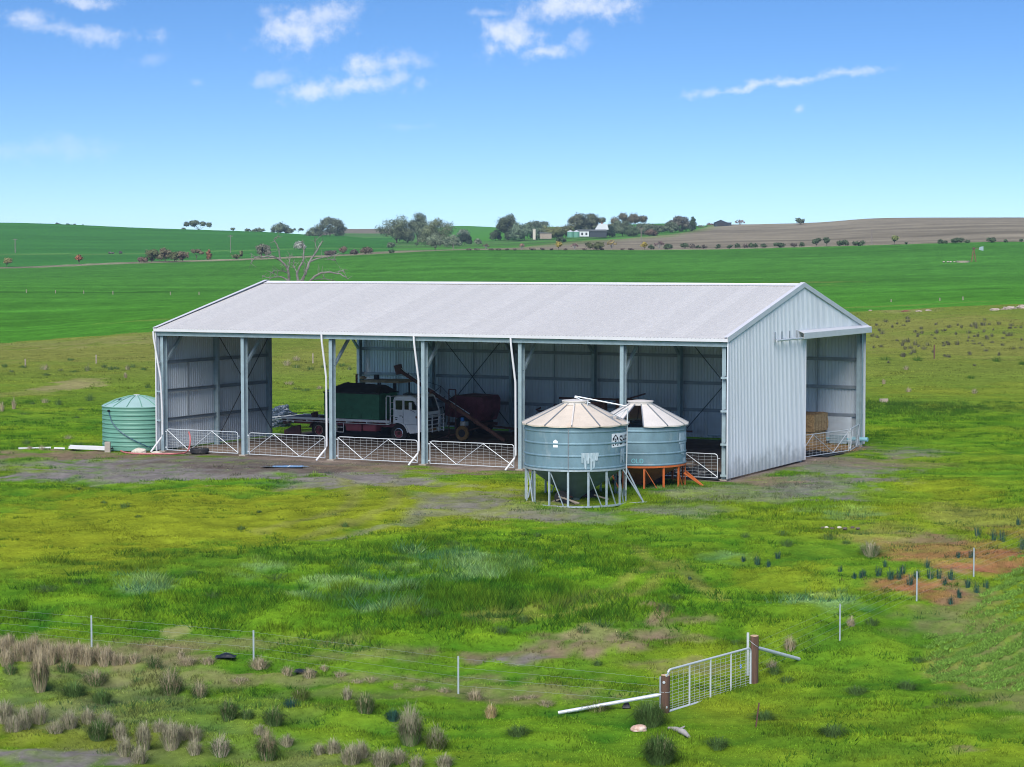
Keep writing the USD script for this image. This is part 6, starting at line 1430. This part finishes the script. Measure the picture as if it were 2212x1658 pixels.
def tree(label, px, py, w, h, form, col, dist=None, name='tree', cat='tree', group=None, dens=1.0):
    """A tree or bush standing where its foot is seen; w, h in picture units at its distance."""
    p = gpos(px, py) if dist is None else ond(px, py, dist)
    if dist is not None: p[2] = min(p[2], float(ground_z(p[0], p[1])) if abs(float(ground_z(p[0], p[1])) - p[2]) < 6 else p[2]) if False else p[2]
    sc = p[1] / F; W, H = w * sc * .58, h * sc * 1.08; rng = np.random.default_rng(int(px * 31 + w * 7))
    t = thing(name, label, cat, p, group=group); col = np.array(col)
    trunk = MB(); cen, rad = [], []; leaf = max(.16, .62 * sc * 2); n = int(np.clip(w * h * 2.6, 180, 5600) * dens); col = col * 2.2
    tr = max(.05, H * .022)
    if form == 'gum':                                # open crown of separate clumps on forking limbs
        nl = 24
        for k in range(nl):
            d = rng.normal(0, 1, 3); d /= np.linalg.norm(d); rr = rng.uniform(.35, 1.0); e = np.array([d[0] * W * .92 * rr, d[1] * W * .92 * rr, H * (.56 + .34 * d[2] * rr)]); e[:2] *= 1.15 - .35 * (e[2] / H)
            if k % 3 == 0: trunk.tube([(0, 0, H * .08), e * [.3, .3, .55], e], [tr * .8, tr * .5, tr * .22], 5, False)
            cen.append(e); rad.append(W * rng.uniform(.24, .42))
        trunk.tube([(0, 0, -.3), (0, 0, H * .4)], [tr * 1.3, tr * .8], 6, False)
    elif form == 'umbrella':                         # flat topped, bare below
        nl = int(np.clip(W, 6, 12))
        for k in range(nl):
            a = rng.uniform(0, 2 * PI); q = math.sqrt(rng.uniform(.02, .95)); e = np.array([math.cos(a) * W * q, math.sin(a) * W * q * .8, H * (.86 - .22 * q * q + rng.normal(0, .03))])
            trunk.tube([(0, 0, H * .2), e * [.4, .4, .66], e], [tr * .7, tr * .5, tr * .22], 5, False)
            cen.append(e); rad.append(min(W * .33, H * .24))
        trunk.tube([(0, 0, -.3), (0, 0, H * .3)], [tr * 1.2, tr * .8], 6, False)
    elif form == 'round':                            # dense dome down to the ground
        for k in range(26):
            d = rng.normal(0, 1, 3); d /= np.linalg.norm(d); d[2] = abs(d[2]); cen.append(np.array([d[0] * W * .72, d[1] * W * .72, H * (.18 + .60 * d[2])])); rad.append(min(W, H) * rng.uniform(.24, .36))
        cen.append((0, 0, H * .45)); rad.append(min(W, H * .55) * .8)
        trunk.tube([(0, 0, -.3), (0, 0, H * .5)], [tr, tr * .5], 6, False)
    elif form == 'bush':                             # low, several lobes touching the ground
        for k in range(9):
            a = rng.uniform(0, 2 * PI); q = rng.uniform(.1, .68); cen.append((math.cos(a) * W * q, math.sin(a) * W * q, H * rng.uniform(.32, .62))); rad.append(min(W * .45, H * .42) * rng.uniform(.7, 1.1))
        for k in range(4): trunk.tube([(0, 0, -.2), (rng.normal(0, W * .3), rng.normal(0, W * .3), H * .6)], [tr * .7, tr * .3], 5, False)
    elif form == 'small':                            # a little tree: crown on a clear stem
        for k in range(8):
            a = rng.uniform(0, 2 * PI); q = rng.uniform(.0, .58); cen.append((math.cos(a) * W * q, math.sin(a) * W * q, H * rng.uniform(.45, .82))); rad.append(min(W * .48, H * .26))
            trunk.tube([(0, 0, H * .15), np.array(cen[-1])], [tr * .7, tr * .25], 5, False)
        trunk.tube([(0, 0, -.2), (0, 0, H * .4)], [tr * 1.3, tr * .9], 6, False)
    elif form == 'column':
        for k in range(14): z = (k + .5) / 14; cen.append((rng.normal(0, W * .2), rng.normal(0, W * .2), H * (.08 + .88 * z))); rad.append(W * .7 * math.sin(PI * (.2 + .72 * z)) + .1)
        trunk.tube([(0, 0, -.3), (0, 0, H * .7)], [tr, tr * .4], 6, False)
    elif form == 'bare':                             # leafless or nearly so: fanned twigs
        for k in range(26):
            a = rng.uniform(0, 2 * PI); q = rng.uniform(.2, .95); e = np.array([math.cos(a) * W * q, math.sin(a) * W * q, H * (1 - .35 * q * q) * rng.uniform(.7, 1)])
            trunk.tube([(0, 0, H * .1), e * [.35, .35, .55], e], [tr * .6, tr * .4, max(.03, tr * .2)], 4, False); cen.append(e * .95); rad.append(W * .2)
        trunk.tube([(0, 0, -.2), (0, 0, H * .2)], [tr * 1.1, tr * .8], 6, False); n = int(n * .22)
    v, f, N, c = leaves(cen, rad, n, leaf, col, rng)
    v[:, 2] = np.maximum(v[:, 2], .02)
    trunk.put('trunk', 'bark' if form != 'bare' else 'bark_grey', t)
    put_raw('crown', v, f, 'leaf', t, N, c)
    return t


OL, DK, GG, PALE, RED, YEL, BR, BLK, SIL = (.085, .095, .045), (.045, .065, .035), (.075, .095, .06), (.105, .13, .085), (.17, .075, .04), (.22, .18, .05), (.10, .075, .055), (.03, .045, .03), (.19, .20, .17)
TREES = [  # px, foot py, width, height, form, colour, label
    (14, 577, 22, 19, 'small', (.13, .12, .05), 'small yellowish tree at the left edge on the far dry verge'),
    (171, 572, 15, 20, 'small', RED, 'single small red brown tree on the far dry verge, far left'),
    (311, 568, 24, 13, 'bush', BR, 'brown bush at the left foot of the clump of dark trees on the far verge'),
    (328, 568, 32, 27, 'gum', OL, 'leftmost tall tree in the clump on the far verge, beside the brown bush'),
    (357, 567, 30, 30, 'gum', (.10, .09, .055), 'tallest brownish tree in the middle of the clump on the far verge'),
    (377, 566, 26, 22, 'gum', OL, 'low tree between the tallest and the rightmost one of the clump on the far verge'),
    (394, 566, 27, 24, 'gum', (.105, .085, .055), 'rightmost brownish tree of the clump on the far verge'),
    (424, 563, 25, 22, 'umbrella', (.09, .08, .05), 'flat topped tree alone right of the clump on the far verge'),
    (451, 562, 13, 20, 'column', (.15, .085, .05), 'narrow red brown tree right of the flat topped tree on the far verge'),
    (510, 561, 22, 11, 'bush', OL, 'round olive bush on the far verge, above the left roof edge'),
    (521, 561, 11, 18, 'small', OL, 'little tree standing right beside the round olive bush on the far verge'),
    (565, 559, 38, 31, 'gum', (.10, .105, .075), 'leaning grey tree on the far verge just left of the dead tree'),
    (647, 540, 24, 19, 'round', SIL, 'silvery white bush on the green field behind the dead tree'),
    (714, 553, 30, 13, 'bush', (.07, .06, .05), 'dark brown bush on the verge right of the dead tree, leftmost of four'),
    (741, 552, 26, 18, 'small', BR, 'brown bush tree right of the dead tree, second of four'),
    (767, 551, 24, 12, 'bush', (.07, .06, .05), 'low dark bush right of the dead tree, third of four'),
    (789, 550, 32, 19, 'bush', (.085, .07, .05), 'rounded brown bush right of the dead tree, rightmost of four'),
    (845, 548, 17, 9, 'bush', DK, 'small dark bush on the verge below the first big gum'),
    (845, 537, 17, 14, 'round', GG, 'grey green round bush in front of the first big gum'),
    (900, 533, 7, 8, 'small', DK, 'tiny dark tree between the big gums'),
    (857, 526, 76, 54, 'gum', (.075, .09, .05), 'broad grey green gum tree, left one of the big central group'),
    (903, 524, 52, 61, 'gum', GG, 'tallest gum tree of the big central group, behind the dome shaped tree'),
    (950, 532, 76, 62, 'round', (.085, .10, .055), 'big dome shaped tree in the central group'),
    (940, 541, 38, 36, 'gum', PALE, 'pale tree in front of the dome shaped tree, left one of two'),
    (977, 535, 38, 26, 'round', PALE, 'pale bushy tree in front of the dome shaped tree, right one of two'),
    (1004, 530, 30, 28, 'round', BLK, 'dark round tree at the right end of the central group'),
    (1032, 529, 16, 14, 'round', PALE, 'pale small bush right of the dark round tree'),
    (1050, 541, 13, 14, 'bare', BR, 'twiggy small tree on the verge right of the central group'),
    (1127, 541, 14, 13, 'bare', (.2, .12, .1), 'twiggy pinkish small tree on the verge in front of the weeping tree'),
    (1070, 521, 26, 24, 'round', DK, 'dark bush at the left foot of the tall dark gum'),
    (1096, 520, 54, 58, 'gum', (.055, .07, .04), 'tall dark gum with brown top left of the farmhouse garden'),
    (1133, 521, 60, 41, 'round', (.09, .125, .08), 'pale green weeping tree right of the tall dark gum'),
    (1190, 518, 64, 30, 'bush', (.09, .10, .045), 'olive trees spreading left of the farmhouse tanks'),
    (1212, 526, 20, 14, 'round', DK, 'dark round bush in front of the farmhouse tanks'),
    (1206, 541, 20, 17, 'small', YEL, 'yellow small tree on the fence line below the farmhouse'),
    (1241, 541, 15, 14, 'bare', (.14, .09, .08), 'purplish bare small tree on the fence line right of the yellow one'),
    (1285, 541, 40, 20, 'bush', (.065, .075, .035), 'wide olive green bush on the fence line below the farmhouse'),
    (1321, 540, 19, 20, 'bare', (.2, .16, .07), 'half bare yellowish tree on the fence line right of the wide olive bush'),
    (1392, 540, 16, 15, 'small', YEL, 'small yellow tree on the fence line beside a power pole'),
    (1407, 540, 13, 11, 'round', DK, 'small round dark bush right of the small yellow tree'),
    (1424, 540, 22, 18, 'bare', (.12, .08, .075), 'fan shaped bare purplish bush on the fence line'),
    (1443, 540, 19, 13, 'round', DK, 'dark green bush right of the fan shaped bare bush'),
    (1245, 513, 50, 56, 'gum', (.075, .085, .055), 'tall open gum tree behind the farmhouse tanks'),
    (1285, 508, 38, 46, 'gum', (.07, .08, .05), 'slender open gum tree behind the white farmhouse roof'),
    (1310, 514, 40, 26, 'round', BLK, 'dark dense tree right of the white farmhouse roof'),
    (1345, 511, 48, 36, 'gum', GG, 'grey green tree right of the dark dense tree by the farmhouse'),
    (1358, 504, 62, 38, 'umbrella', (.08, .075, .05), 'wide flat topped gum tree right of the farmhouse'),
    (1387, 509, 40, 28, 'round', GG, 'bushy grey tree under the flat topped gum'),
    (1421, 506, 44, 22, 'bush', GG, 'low grey trees in the row right of the flat topped gum, left part'),
    (1442, 503, 28, 20, 'round', DK, 'dark bushy tree in the row right of the flat topped gum'),
    (1467, 502, 38, 35, 'gum', (.085, .085, .065), 'tall grey tree left of the dark cypress'),
    (1496, 500, 18, 29, 'column', (.035, .055, .03), 'dark narrow cypress on the right slope'),
    (1166, 519, 40, 26, 'round', GG, 'grey green bushy tree between the weeping tree and the olive trees'),
    (1222, 516, 44, 30, 'round', OL, 'olive bushy tree right behind the rain tanks'),
    (1262, 508, 40, 26, 'round', GG, 'bushy tree filling the gap behind the farmhouse roof'),
    (1330, 507, 40, 26, 'round', (.09, .10, .06), 'bushy tree between the dark dense tree and the flat topped gum'),
    (1368, 512, 40, 22, 'bush', DK, 'low dark bushes at the foot of the flat topped gum'),
    (1402, 507, 36, 24, 'round', GG, 'rounded grey tree in the row right of the flat topped gum'),
    (1404, 511, 40, 16, 'bush', BR, 'brownish bushes at the edge of the stubble under the tree row'),
    (1450, 503, 34, 24, 'round', GG, 'rounded grey green tree left of the tall grey tree'),
    (1482, 501, 26, 20, 'round', GG, 'bushy tree between the tall grey tree and the cypress'),
    (1110, 521, 40, 30, 'round', DK, 'dark bushy tree at the right foot of the tall dark gum'),
    (880, 526, 40, 34, 'round', GG, 'bushy grey tree filling the middle of the big central group'),
    (925, 528, 44, 44, 'round', (.08, .10, .06), 'rounded tree left of the dome shaped tree in the central group'),
    (1729, 486, 20, 14, 'gum', GG, 'lone tree on the skyline of the brown field')]
for (px, py, w, h, form, col, lab) in TREES: tree(lab, px, py, w, h, form, col)
FARS = [(397, 502, 13, 10, 'round', GG, 'small tree on the left skyline beside the flat topped tree', 1125), (430, 502, 50, 23, 'umbrella', GG, 'flat topped tree on the left skyline', 1125), (503, 503, 18, 9, 'umbrella', GG, 'small flat topped tree on the left skyline', 1125),
        (535, 503, 15, 8, 'round', GG, 'small round tree on the left skyline', 1125), (560, 504, 32, 12, 'bush', GG, 'low dark trees on the left skyline before the taller pair', 1120), (606, 506, 40, 23, 'round', GG, 'taller round tree on the left skyline', 1110), (625, 505, 20, 12, 'round', GG, 'small tree beside the taller round tree on the skyline', 1110),
        (644, 503, 20, 9, 'umbrella', GG, 'little flat tree on the skyline left of the big round tree', 1100), (677, 511, 34, 19, 'round', GG, 'bushy tree touching the left side of the big round skyline tree', 1010), (713, 513, 60, 46, 'round', (.075, .09, .06), 'big round tree on the skyline behind the silvery bush', 1000),
        (742, 499, 14, 7, 'umbrella', GG, 'tiny tree right of the big round skyline tree', 1500), (820, 496, 6, 4, 'round', GG, 'tiny lone tree on the distant brown hill', 1850), (1001, 511, 28, 15, 'round', PALE, 'pale tree far behind the dark round tree', 1200),
        (1163, 502, 42, 23, 'gum', GG, 'grey gum tree on the skyline behind the weeping tree', 1150), (1146, 504, 30, 20, 'round', GG, 'bushy grey tree on the skyline left of the grey gum', 1150), (1190, 503, 24, 10, 'bush', BR, 'low brown tree on the skyline right of the grey gum', 1150),
        (1320, 500, 30, 15, 'bush', BR, 'low brownish trees on the skyline behind the farmhouse', 1180), (1598, 487, 20, 11, 'bare', (.13, .10, .09), 'bare pale tree on the skyline right of the dark shed', 1130), (1566, 490, 14, 7, 'bush', (.11, .14, .07), 'pale green bush in front of the dark shed on the hill', 1085), (1534, 492, 30, 10, 'bush', BR, 'brownish bushes left of the dark shed on the hill', 1090), (1516, 495, 26, 8, 'bush', GG, 'low grey bushes between the cypress and the dark shed', 1060)]
for (px, py, w, h, form, col, lab, d) in FARS: tree(lab, px, py + 1, w, h + 1, form, col, dist=d)
HEDGE = [(8, 352, 25, 30), (103, 350, 50, 35), (147, 350, 35, 30), (183, 350, 25, 20), (217, 350, 40, 25), (312, 350, 32, 26), (380, 350, 32, 24), (430, 347, 32, 28), (478, 346, 28, 28), (512, 346, 30, 30), (540, 346, 28, 32), (588, 346, 38, 28), (690, 343, 90, 30), (780, 340, 36, 24), (830, 340, 30, 28), (922, 337, 70, 45), (985, 335, 45, 48), (1060, 333, 60, 32), (1100, 332, 40, 36), (1183, 332, 78, 30), (1405, 326, 55, 48), (1478, 324, 20, 14), (1692, 322, 32, 28), (1722, 320, 25, 20), (1792, 317, 80, 34), (1855, 315, 45, 20), (2008, 314, 60, 32), (2098, 311, 22, 20), (2195, 308, 22, 20)]
HC_ = {2: (.10, .09, .075), 4: (.10, .09, .075), 8: (.10, .085, .07), 20: (.13, .15, .055), 13: (.07, .06, .05)}
for k, (zx, zy, zw, zh) in enumerate(HEDGE):
    px, py, w, h = 1444 + zx * .3472, 416 + zy * .3472, zw * .3472 * 1.08, zh * .3472 * 1.1; form = 'small' if k in (15, 16, 20) else 'bush' if zw > zh * 1.3 else 'round'
    look = {2: 'brownish twiggy bush', 4: 'brownish twiggy bush', 8: 'brownish round bush', 20: 'pale green small tree', 13: 'brown low bush', 15: 'dark umbrella shaped bush', 16: 'small dark tree', 12: 'long dark bush', 24: 'long dark bush'}.get(k, 'dark round bush')
    tree(f'{look} in the right hand fence row, {ORD[k]} from the left', px, py + .6, w, h, form, HC_.get(k, DK), group='bushes on the fence row below the brown field')
for (px, w), nth in ordered([(1013, 14), (1030, 12), (1060, 14), (1076, 12), (1095, 12), (1112, 14), (1150, 18), (1172, 14), (1190, 12), (1222, 12), (1262, 14), (1300, 10), (1345, 12), (1362, 14)]):
    tree('low grey brown scrub on the middle fence line, ' + nth, px, 541.5, w, 4.5, 'bush', (.09, .075, .06), name='scrub', cat='scrub', group='low scrub on the middle fence line')
for px, py, w, h in ((238, 549, 9, 5), (244, 549.5, 7, 4), (260, 549, 9, 6), (1015, 545, 8, 5)): tree('small grey bush on the upper edge of the far green field, left of the clump', px, py, w, h, 'bush', (.10, .10, .085), name='scrub', cat='scrub', group='small grey bushes on the upper edge of the far field') if px < 900 else None
# one mass of trees beyond the left skyline
rng = np.random.default_rng(12); cen, rad = [], []
for k in range(46):
    u = rng.uniform(0, 1); px = 78 + 118 * u; d = 1330; hpx = 4.5 + 3.5 * math.exp(-((px - 130) / 26) ** 2) + rng.uniform(-1, 1.2); p = ond(px, 489.5 + (px - 78) * .03, d); sc = d / F
    cen.append(p + [0, rng.uniform(-8, 8), hpx * sc * rng.uniform(.2, .8)]); rad.append(hpx * sc * .42)
v, f, N, c = leaves(cen, rad, 2600, .55, GG, rng); put_raw('far_tree_belt', v, f, 'leaf', None, N, c, 'distant belt of trees beyond the left skyline', kind='stuff', cat='trees')


# the dead tree behind the shed
def dead_tree():
    D = 272.0; base = ond(652, 700, D); base[2] = float(ground_z(base[0], D)); zx = lambda x: x * .3472; zy = lambda y: 416 + y * .3472
    t = thing('dead_tree', 'bare grey dead tree with twisted limbs standing behind the left part of the roof', 'tree', base)
    limbs = [([(1862, 690), (1850, 620), (1855, 560), (1850, 500), (1880, 440), (1890, 380), (1900, 330)], .16, 1), ([(1862, 690), (1815, 600), (1800, 550), (1790, 480), (1752, 430), (1700, 402), (1640, 400), (1580, 410)], .15, -1), ([(1793, 480), (1802, 425), (1803, 385)], .06, .5), ([(1745, 430), (1738, 380), (1722, 325), (1705, 292), (1722, 278), (1728, 262)], .07, -.5),
             ([(1862, 690), (1880, 560), (1910, 480), (1930, 425), (1962, 380), (1990, 330), (2010, 302)], .15, 1.4), ([(1935, 428), (2000, 408), (2050, 398), (2110, 382)], .07, .8), ([(2030, 402), (2065, 420), (2090, 418)], .035, .4), ([(1890, 640), (1930, 555), (1980, 510), (2040, 498), (2100, 506), (2140, 522), (2165, 540)], .12, -.8), ([(1955, 545), (2030, 540), (2088, 552)], .05, .6),
             ([(1815, 600), (1780, 540), (1730, 525), (1690, 532), (1630, 520)], .09, .9), ([(1790, 500), (1740, 488), (1695, 492)], .05, -.9), ([(1850, 500), (1830, 460), (1828, 430)], .05, .3), ([(1640, 400), (1600, 400), (1560, 440)], .03, .2), ([(1895, 360), (1880, 330), (1885, 300)], .04, -.3), ([(1975, 355), (1960, 320), (1965, 300)], .035, .2), ([(2100, 506), (2120, 490), (2150, 500)], .03, .1), ([(1700, 402), (1670, 380), (1650, 385)], .03, .2), ([(1860, 560), (1890, 520), (1900, 470), (1890, 430)], .08, -.6), ([(1730, 525), (1700, 500), (1680, 510)], .03, .3)]
    rng = np.random.default_rng(2)
    MB().tube([(0, 0, -.3), ond(zx(1862) + .0, zy(760), D) - base, ond(zx(1862), zy(690), D) - base], [.6, .46, .40], 10).put('trunk', 'dead_wood', t)
    for pts, r, dep in limbs:
        P = np.array([ond(zx(a_), zy(b_), D + dep * 2.4 * (i / len(pts))) - base for i, (a_, b_) in enumerate(pts)]); k = np.arange(len(P)); kk = np.linspace(0, len(P) - 1, 4 * len(P)); Q = CubicSpline(k, P)(kk); Q += rng.normal(0, .025, Q.shape)
        m = MB().tube(Q, np.linspace(r * 1.55, max(.036, r * .42), len(Q)), 7)
        for _ in range(8): i = rng.integers(len(Q) // 3, len(Q)); e = Q[i] + rng.normal(0, .5, 3) + [0, 0, .25]; m.tube([Q[i], (Q[i] + e) / 2 + rng.normal(0, .05, 3), e], [.036, .026, .016], 4)
        m.put('limb', 'dead_wood', t)
dead_tree()

# ------------------------------------------------------------------ distant posts, poles, buildings, windmill
def pole(label, px, pt, pb, r, cross=False, d=None, name='power_pole', cat='power pole', group=None):
    b_ = gpos(px, pb) if d is None else ond(px, pb, d); h = zray(px, pt, b_[1]) - b_[2]; t = thing(name, label, cat, b_, group=group); MB().tube([(0, 0, -.3), (0, 0, h)], [r, r * .8], 6).put('shaft', 'pole', t)
    if cross: MB().bar((-.9, 0, h - .4), (.9, 0, h - .4), .14).put('crossarm', 'pole', t)
pole('thin power pole on the far green field, near the left edge', 33, 516, 548, .16, True); pole('thin power pole on the far green field left of the dead tree', 498, 508, 547, .13, True)
pole('power pole on the fence row right of the farmhouse', 1385, 492, 540, .16, True); pole('power pole standing in the brown field fence row', 1883, 495, 528, .15); pole('short pole on the verge right of the central trees', 979, 528, 541, .13)
for px, pt, pb, lab in ((55, 776, 795, 'wooden post at the left edge of the paddock'), (208, 767, 786, 'wooden post in the paddock left of the shed'), (676, 764, 786, 'wooden post seen through the open left end of the shed'), (2018, 746, 776, 'dark steel post in the weedy far right paddock')): 
    b_ = gpos(px, pb); h = zray(px, pt, b_[1]) - b_[2]; one('paddock_post', MB().bar((0, 0, -.2), (0, 0, h), .13, .11).mesh(), 'timber_grey' if px < 1000 else 'dark_rust', lab, 'post', b_)
for k, (px, pt, pb) in enumerate([(57, 626, 634), (120, 627, 635), (181, 628, 636), (244, 629, 637), (368, 631, 638), (430, 631, 638), (2030, 644, 650), (1925, 647, 653), (2080, 641, 649)]):
    b_ = gpos(px, pb); h = zray(px, pt, b_[1]) - b_[2]; one('field_post', MB().bar((0, 0, -.2), (0, 0, h), .14, .14).mesh(), 'timber_grey', 'thin post in the green crop field behind the shed', 'post', b_, group='thin posts in the green crop field')
# windmill
b_ = gpos(2103, 567); H = zray(2103, 538, b_[1]) - b_[2]; t = thing('windmill', 'old windmill tower with only its tail left standing in the green crop', 'windmill', b_)
for x, y in ((-.6, -.6), (.6, -.6), (.6, .6), (-.6, .6)): MB().bar((x, y, -.2), (x * .12, y * .12, H), .09).put('tower_leg', 'rust', t)
for z in (.25, .5, .75): s_ = .6 * (1 - .88 * z); MB().bar((-s_, -s_, H * z), (s_, -s_, H * z), .06).bar((-s_, s_, H * z), (s_, s_, H * z), .06).put('tower_brace', 'rust', t)
MB().box(-.3, .35, -.2, .2, H - .1, H + .35).put('gear_box', 'dark_rust', t); MB().bar((.2, 0, H + .15), (1.5, 0, H + .15), .07).put('tail_arm', 'rust', t)
MB().prism([(1.3, H - .25), (1.5, H + .45), (2.5, H + .65), (2.5, H - .5)], -.03, .03).put('tail_vane', 'steel', t)
p_ = gpos(2080, 568); t = thing('stock_trough', 'low ring of old concrete and rubble beside the windmill', 'trough', p_)
MB().lathe([(1.7, -.2), (1.7, .4), (1.5, .4), (1.5, -.2)], 28).put('ring', 'timber_grey', t)
for k in range(4): m = trimesh.creation.icosphere(1); put('stone', (m.vertices * [.35, .3, .2] + [-2.2 - k * .9, math.sin(k * 2.3) * .5, .1], m.faces), 'rubble', t)
# rubble along the paddock's top edge
for k, (px, py, w, h, lab) in enumerate([(2180, 669, 30, 10, 'pale rubble heap at the right edge on the paddock boundary'), (2208, 667, 26, 12, 'largest pale rubble heap cut by the right picture edge'), (2150, 671, 22, 7, 'small pale rubble heap left of the larger heaps at the right'), (1957, 674, 18, 5, 'reddish brown rubble heap on the paddock boundary right of the roof'), (1985, 674, 14, 4, 'pale stones right of the reddish heap on the paddock boundary'), (2005, 672, 12, 5, 'pale boulders in the middle of the right paddock boundary'), (1880, 672, 8, 3, 'small pale stone at the left end of the right paddock boundary')]):
    p_ = gpos(px, py); sc = p_[1] / F; m = trimesh.creation.icosphere(4); v = m.vertices * [w * sc / 2, w * sc / 3, h * sc * .6]; v = v * (1 + 1.2 * (fbm(m.vertices * 2.6 + k, 4, k)[:, None] - .5)); one('rubble_heap', (v, m.faces), 'rubble' if k != 3 else 'rust', lab, 'rubble', p_, smooth=False)
# farmhouse and its tanks, dark shed on the hill
b_ = ond(1262, 513, 880); t = thing('farmhouse', 'white farmhouse with a bright peaked roof among the trees', 'house', b_)
MB().box(-3.2, 9.5, 0, 7, 0, 2.6).put('wall', 'dark_wall', t); MB().box(-3.2, 2.0, -.3, 0, .3, 2.4).put('front_wall', 'white_wall', t); MB().prism([(-3.5, 2.5), (9.8, 2.5), (9.2, 3.3), (-3.0, 3.3)], -.3, 7.3).put('verandah_roof', 'dark_roof', t); MB().prism([(4.6, 3.2), (10.4, 3.2), (9.7, 5.6), (6.2, 5.6)], 0, 6).put('roof', 'white_wall', t)
MB().box(7.2, 7.8, 1, 1.6, 5.5, 6.3).put('chimney', 'rust', t)
for x in (-.9, .9): MB().box(x - .4, x + .4, -.34, -.301, .9, 1.9).put('window', 'dark_metal', t)
for k, x in enumerate((1232, 1245)):
    b_ = ond(x, 513.5, 866); t = thing('rain_tank', f'{"left" if k == 0 else "right"} one of two pale green round rain tanks beside the farmhouse', 'water tank', b_); MB().lathe([(1.35, 0), (1.35, 2.4)], 24).put('tank_wall', 'tank_green', t); MB().lathe([(1.4, 2.38), (1.4, 2.45), (.05, 3.0)], 24).put('tank_lid', 'white_wall', t)
b_ = ond(1180, 516.5, 850); t = thing('garden_shed', 'low grey shed under the olive trees left of the rain tanks', 'shed', b_); MB().box(-2.6, 2.2, 0, 3, 0, 2.3).put('wall', 'timber_grey', t); MB().prism([(-2.8, 2.3), (2.4, 2.3), (2.4, 2.45), (-2.8, 2.75)], -.2, 3.2).put('roof', 'dark_roof', t)
b_ = ond(1154, 518, 845); t = thing('chimney_stack', 'narrow pale old chimney standing beside the weeping tree', 'chimney', b_); MB().box(-.55, .55, 0, 1, 0, 4.2).put('stack', 'stone', t); MB().box(-.65, .65, -.1, 1.1, 4.0, 4.3).put('stack_cap', 'stone', t)
b_ = gpos(1560, 489.5); t = thing('hill_shed', 'dark gabled shed on the skyline right of the trees', 'shed', b_)
MB().prism([(-3.6, -1), (2.2, -1), (2.2, 1.9), (-.8, 3.1), (-3.6, 2.0)], 0, 8).box(2.2, 4.8, 1, 8, -1, 1.75).put('wall', 'dark_wall', t); MB().bar((-3.8, -.2, 1.95), (-.8, -.2, 3.2), .4, .16).bar((-.8, -.2, 3.2), (2.4, -.2, 1.95), .4, .16).box(2.25, 5.0, .8, 8.2, 1.76, 1.95).put('roof', 'dark_roof', t); MB().box(-2.4, 1.2, -.04, -.01, 0, 1.7).put('doorway', 'dark_metal', t)
for px, py in ((1135, 522), (1220, 520)): pass

# ------------------------------------------------------------------ haze
g = Graph(); pv = g.add('principled_volume', {'color': (.62, .78, .95), 'density': .00011, 'anisotropy': .2})
M['haze'] = g.make('/World/Looks/haze', volume=pv + '.volume')
HAZE = MB().box(-3300, 3300, -3250, 3300, -60, 70); o = HAZE.put('haze', 'haze', None, 'thin blue air over the fields', kind='stuff')
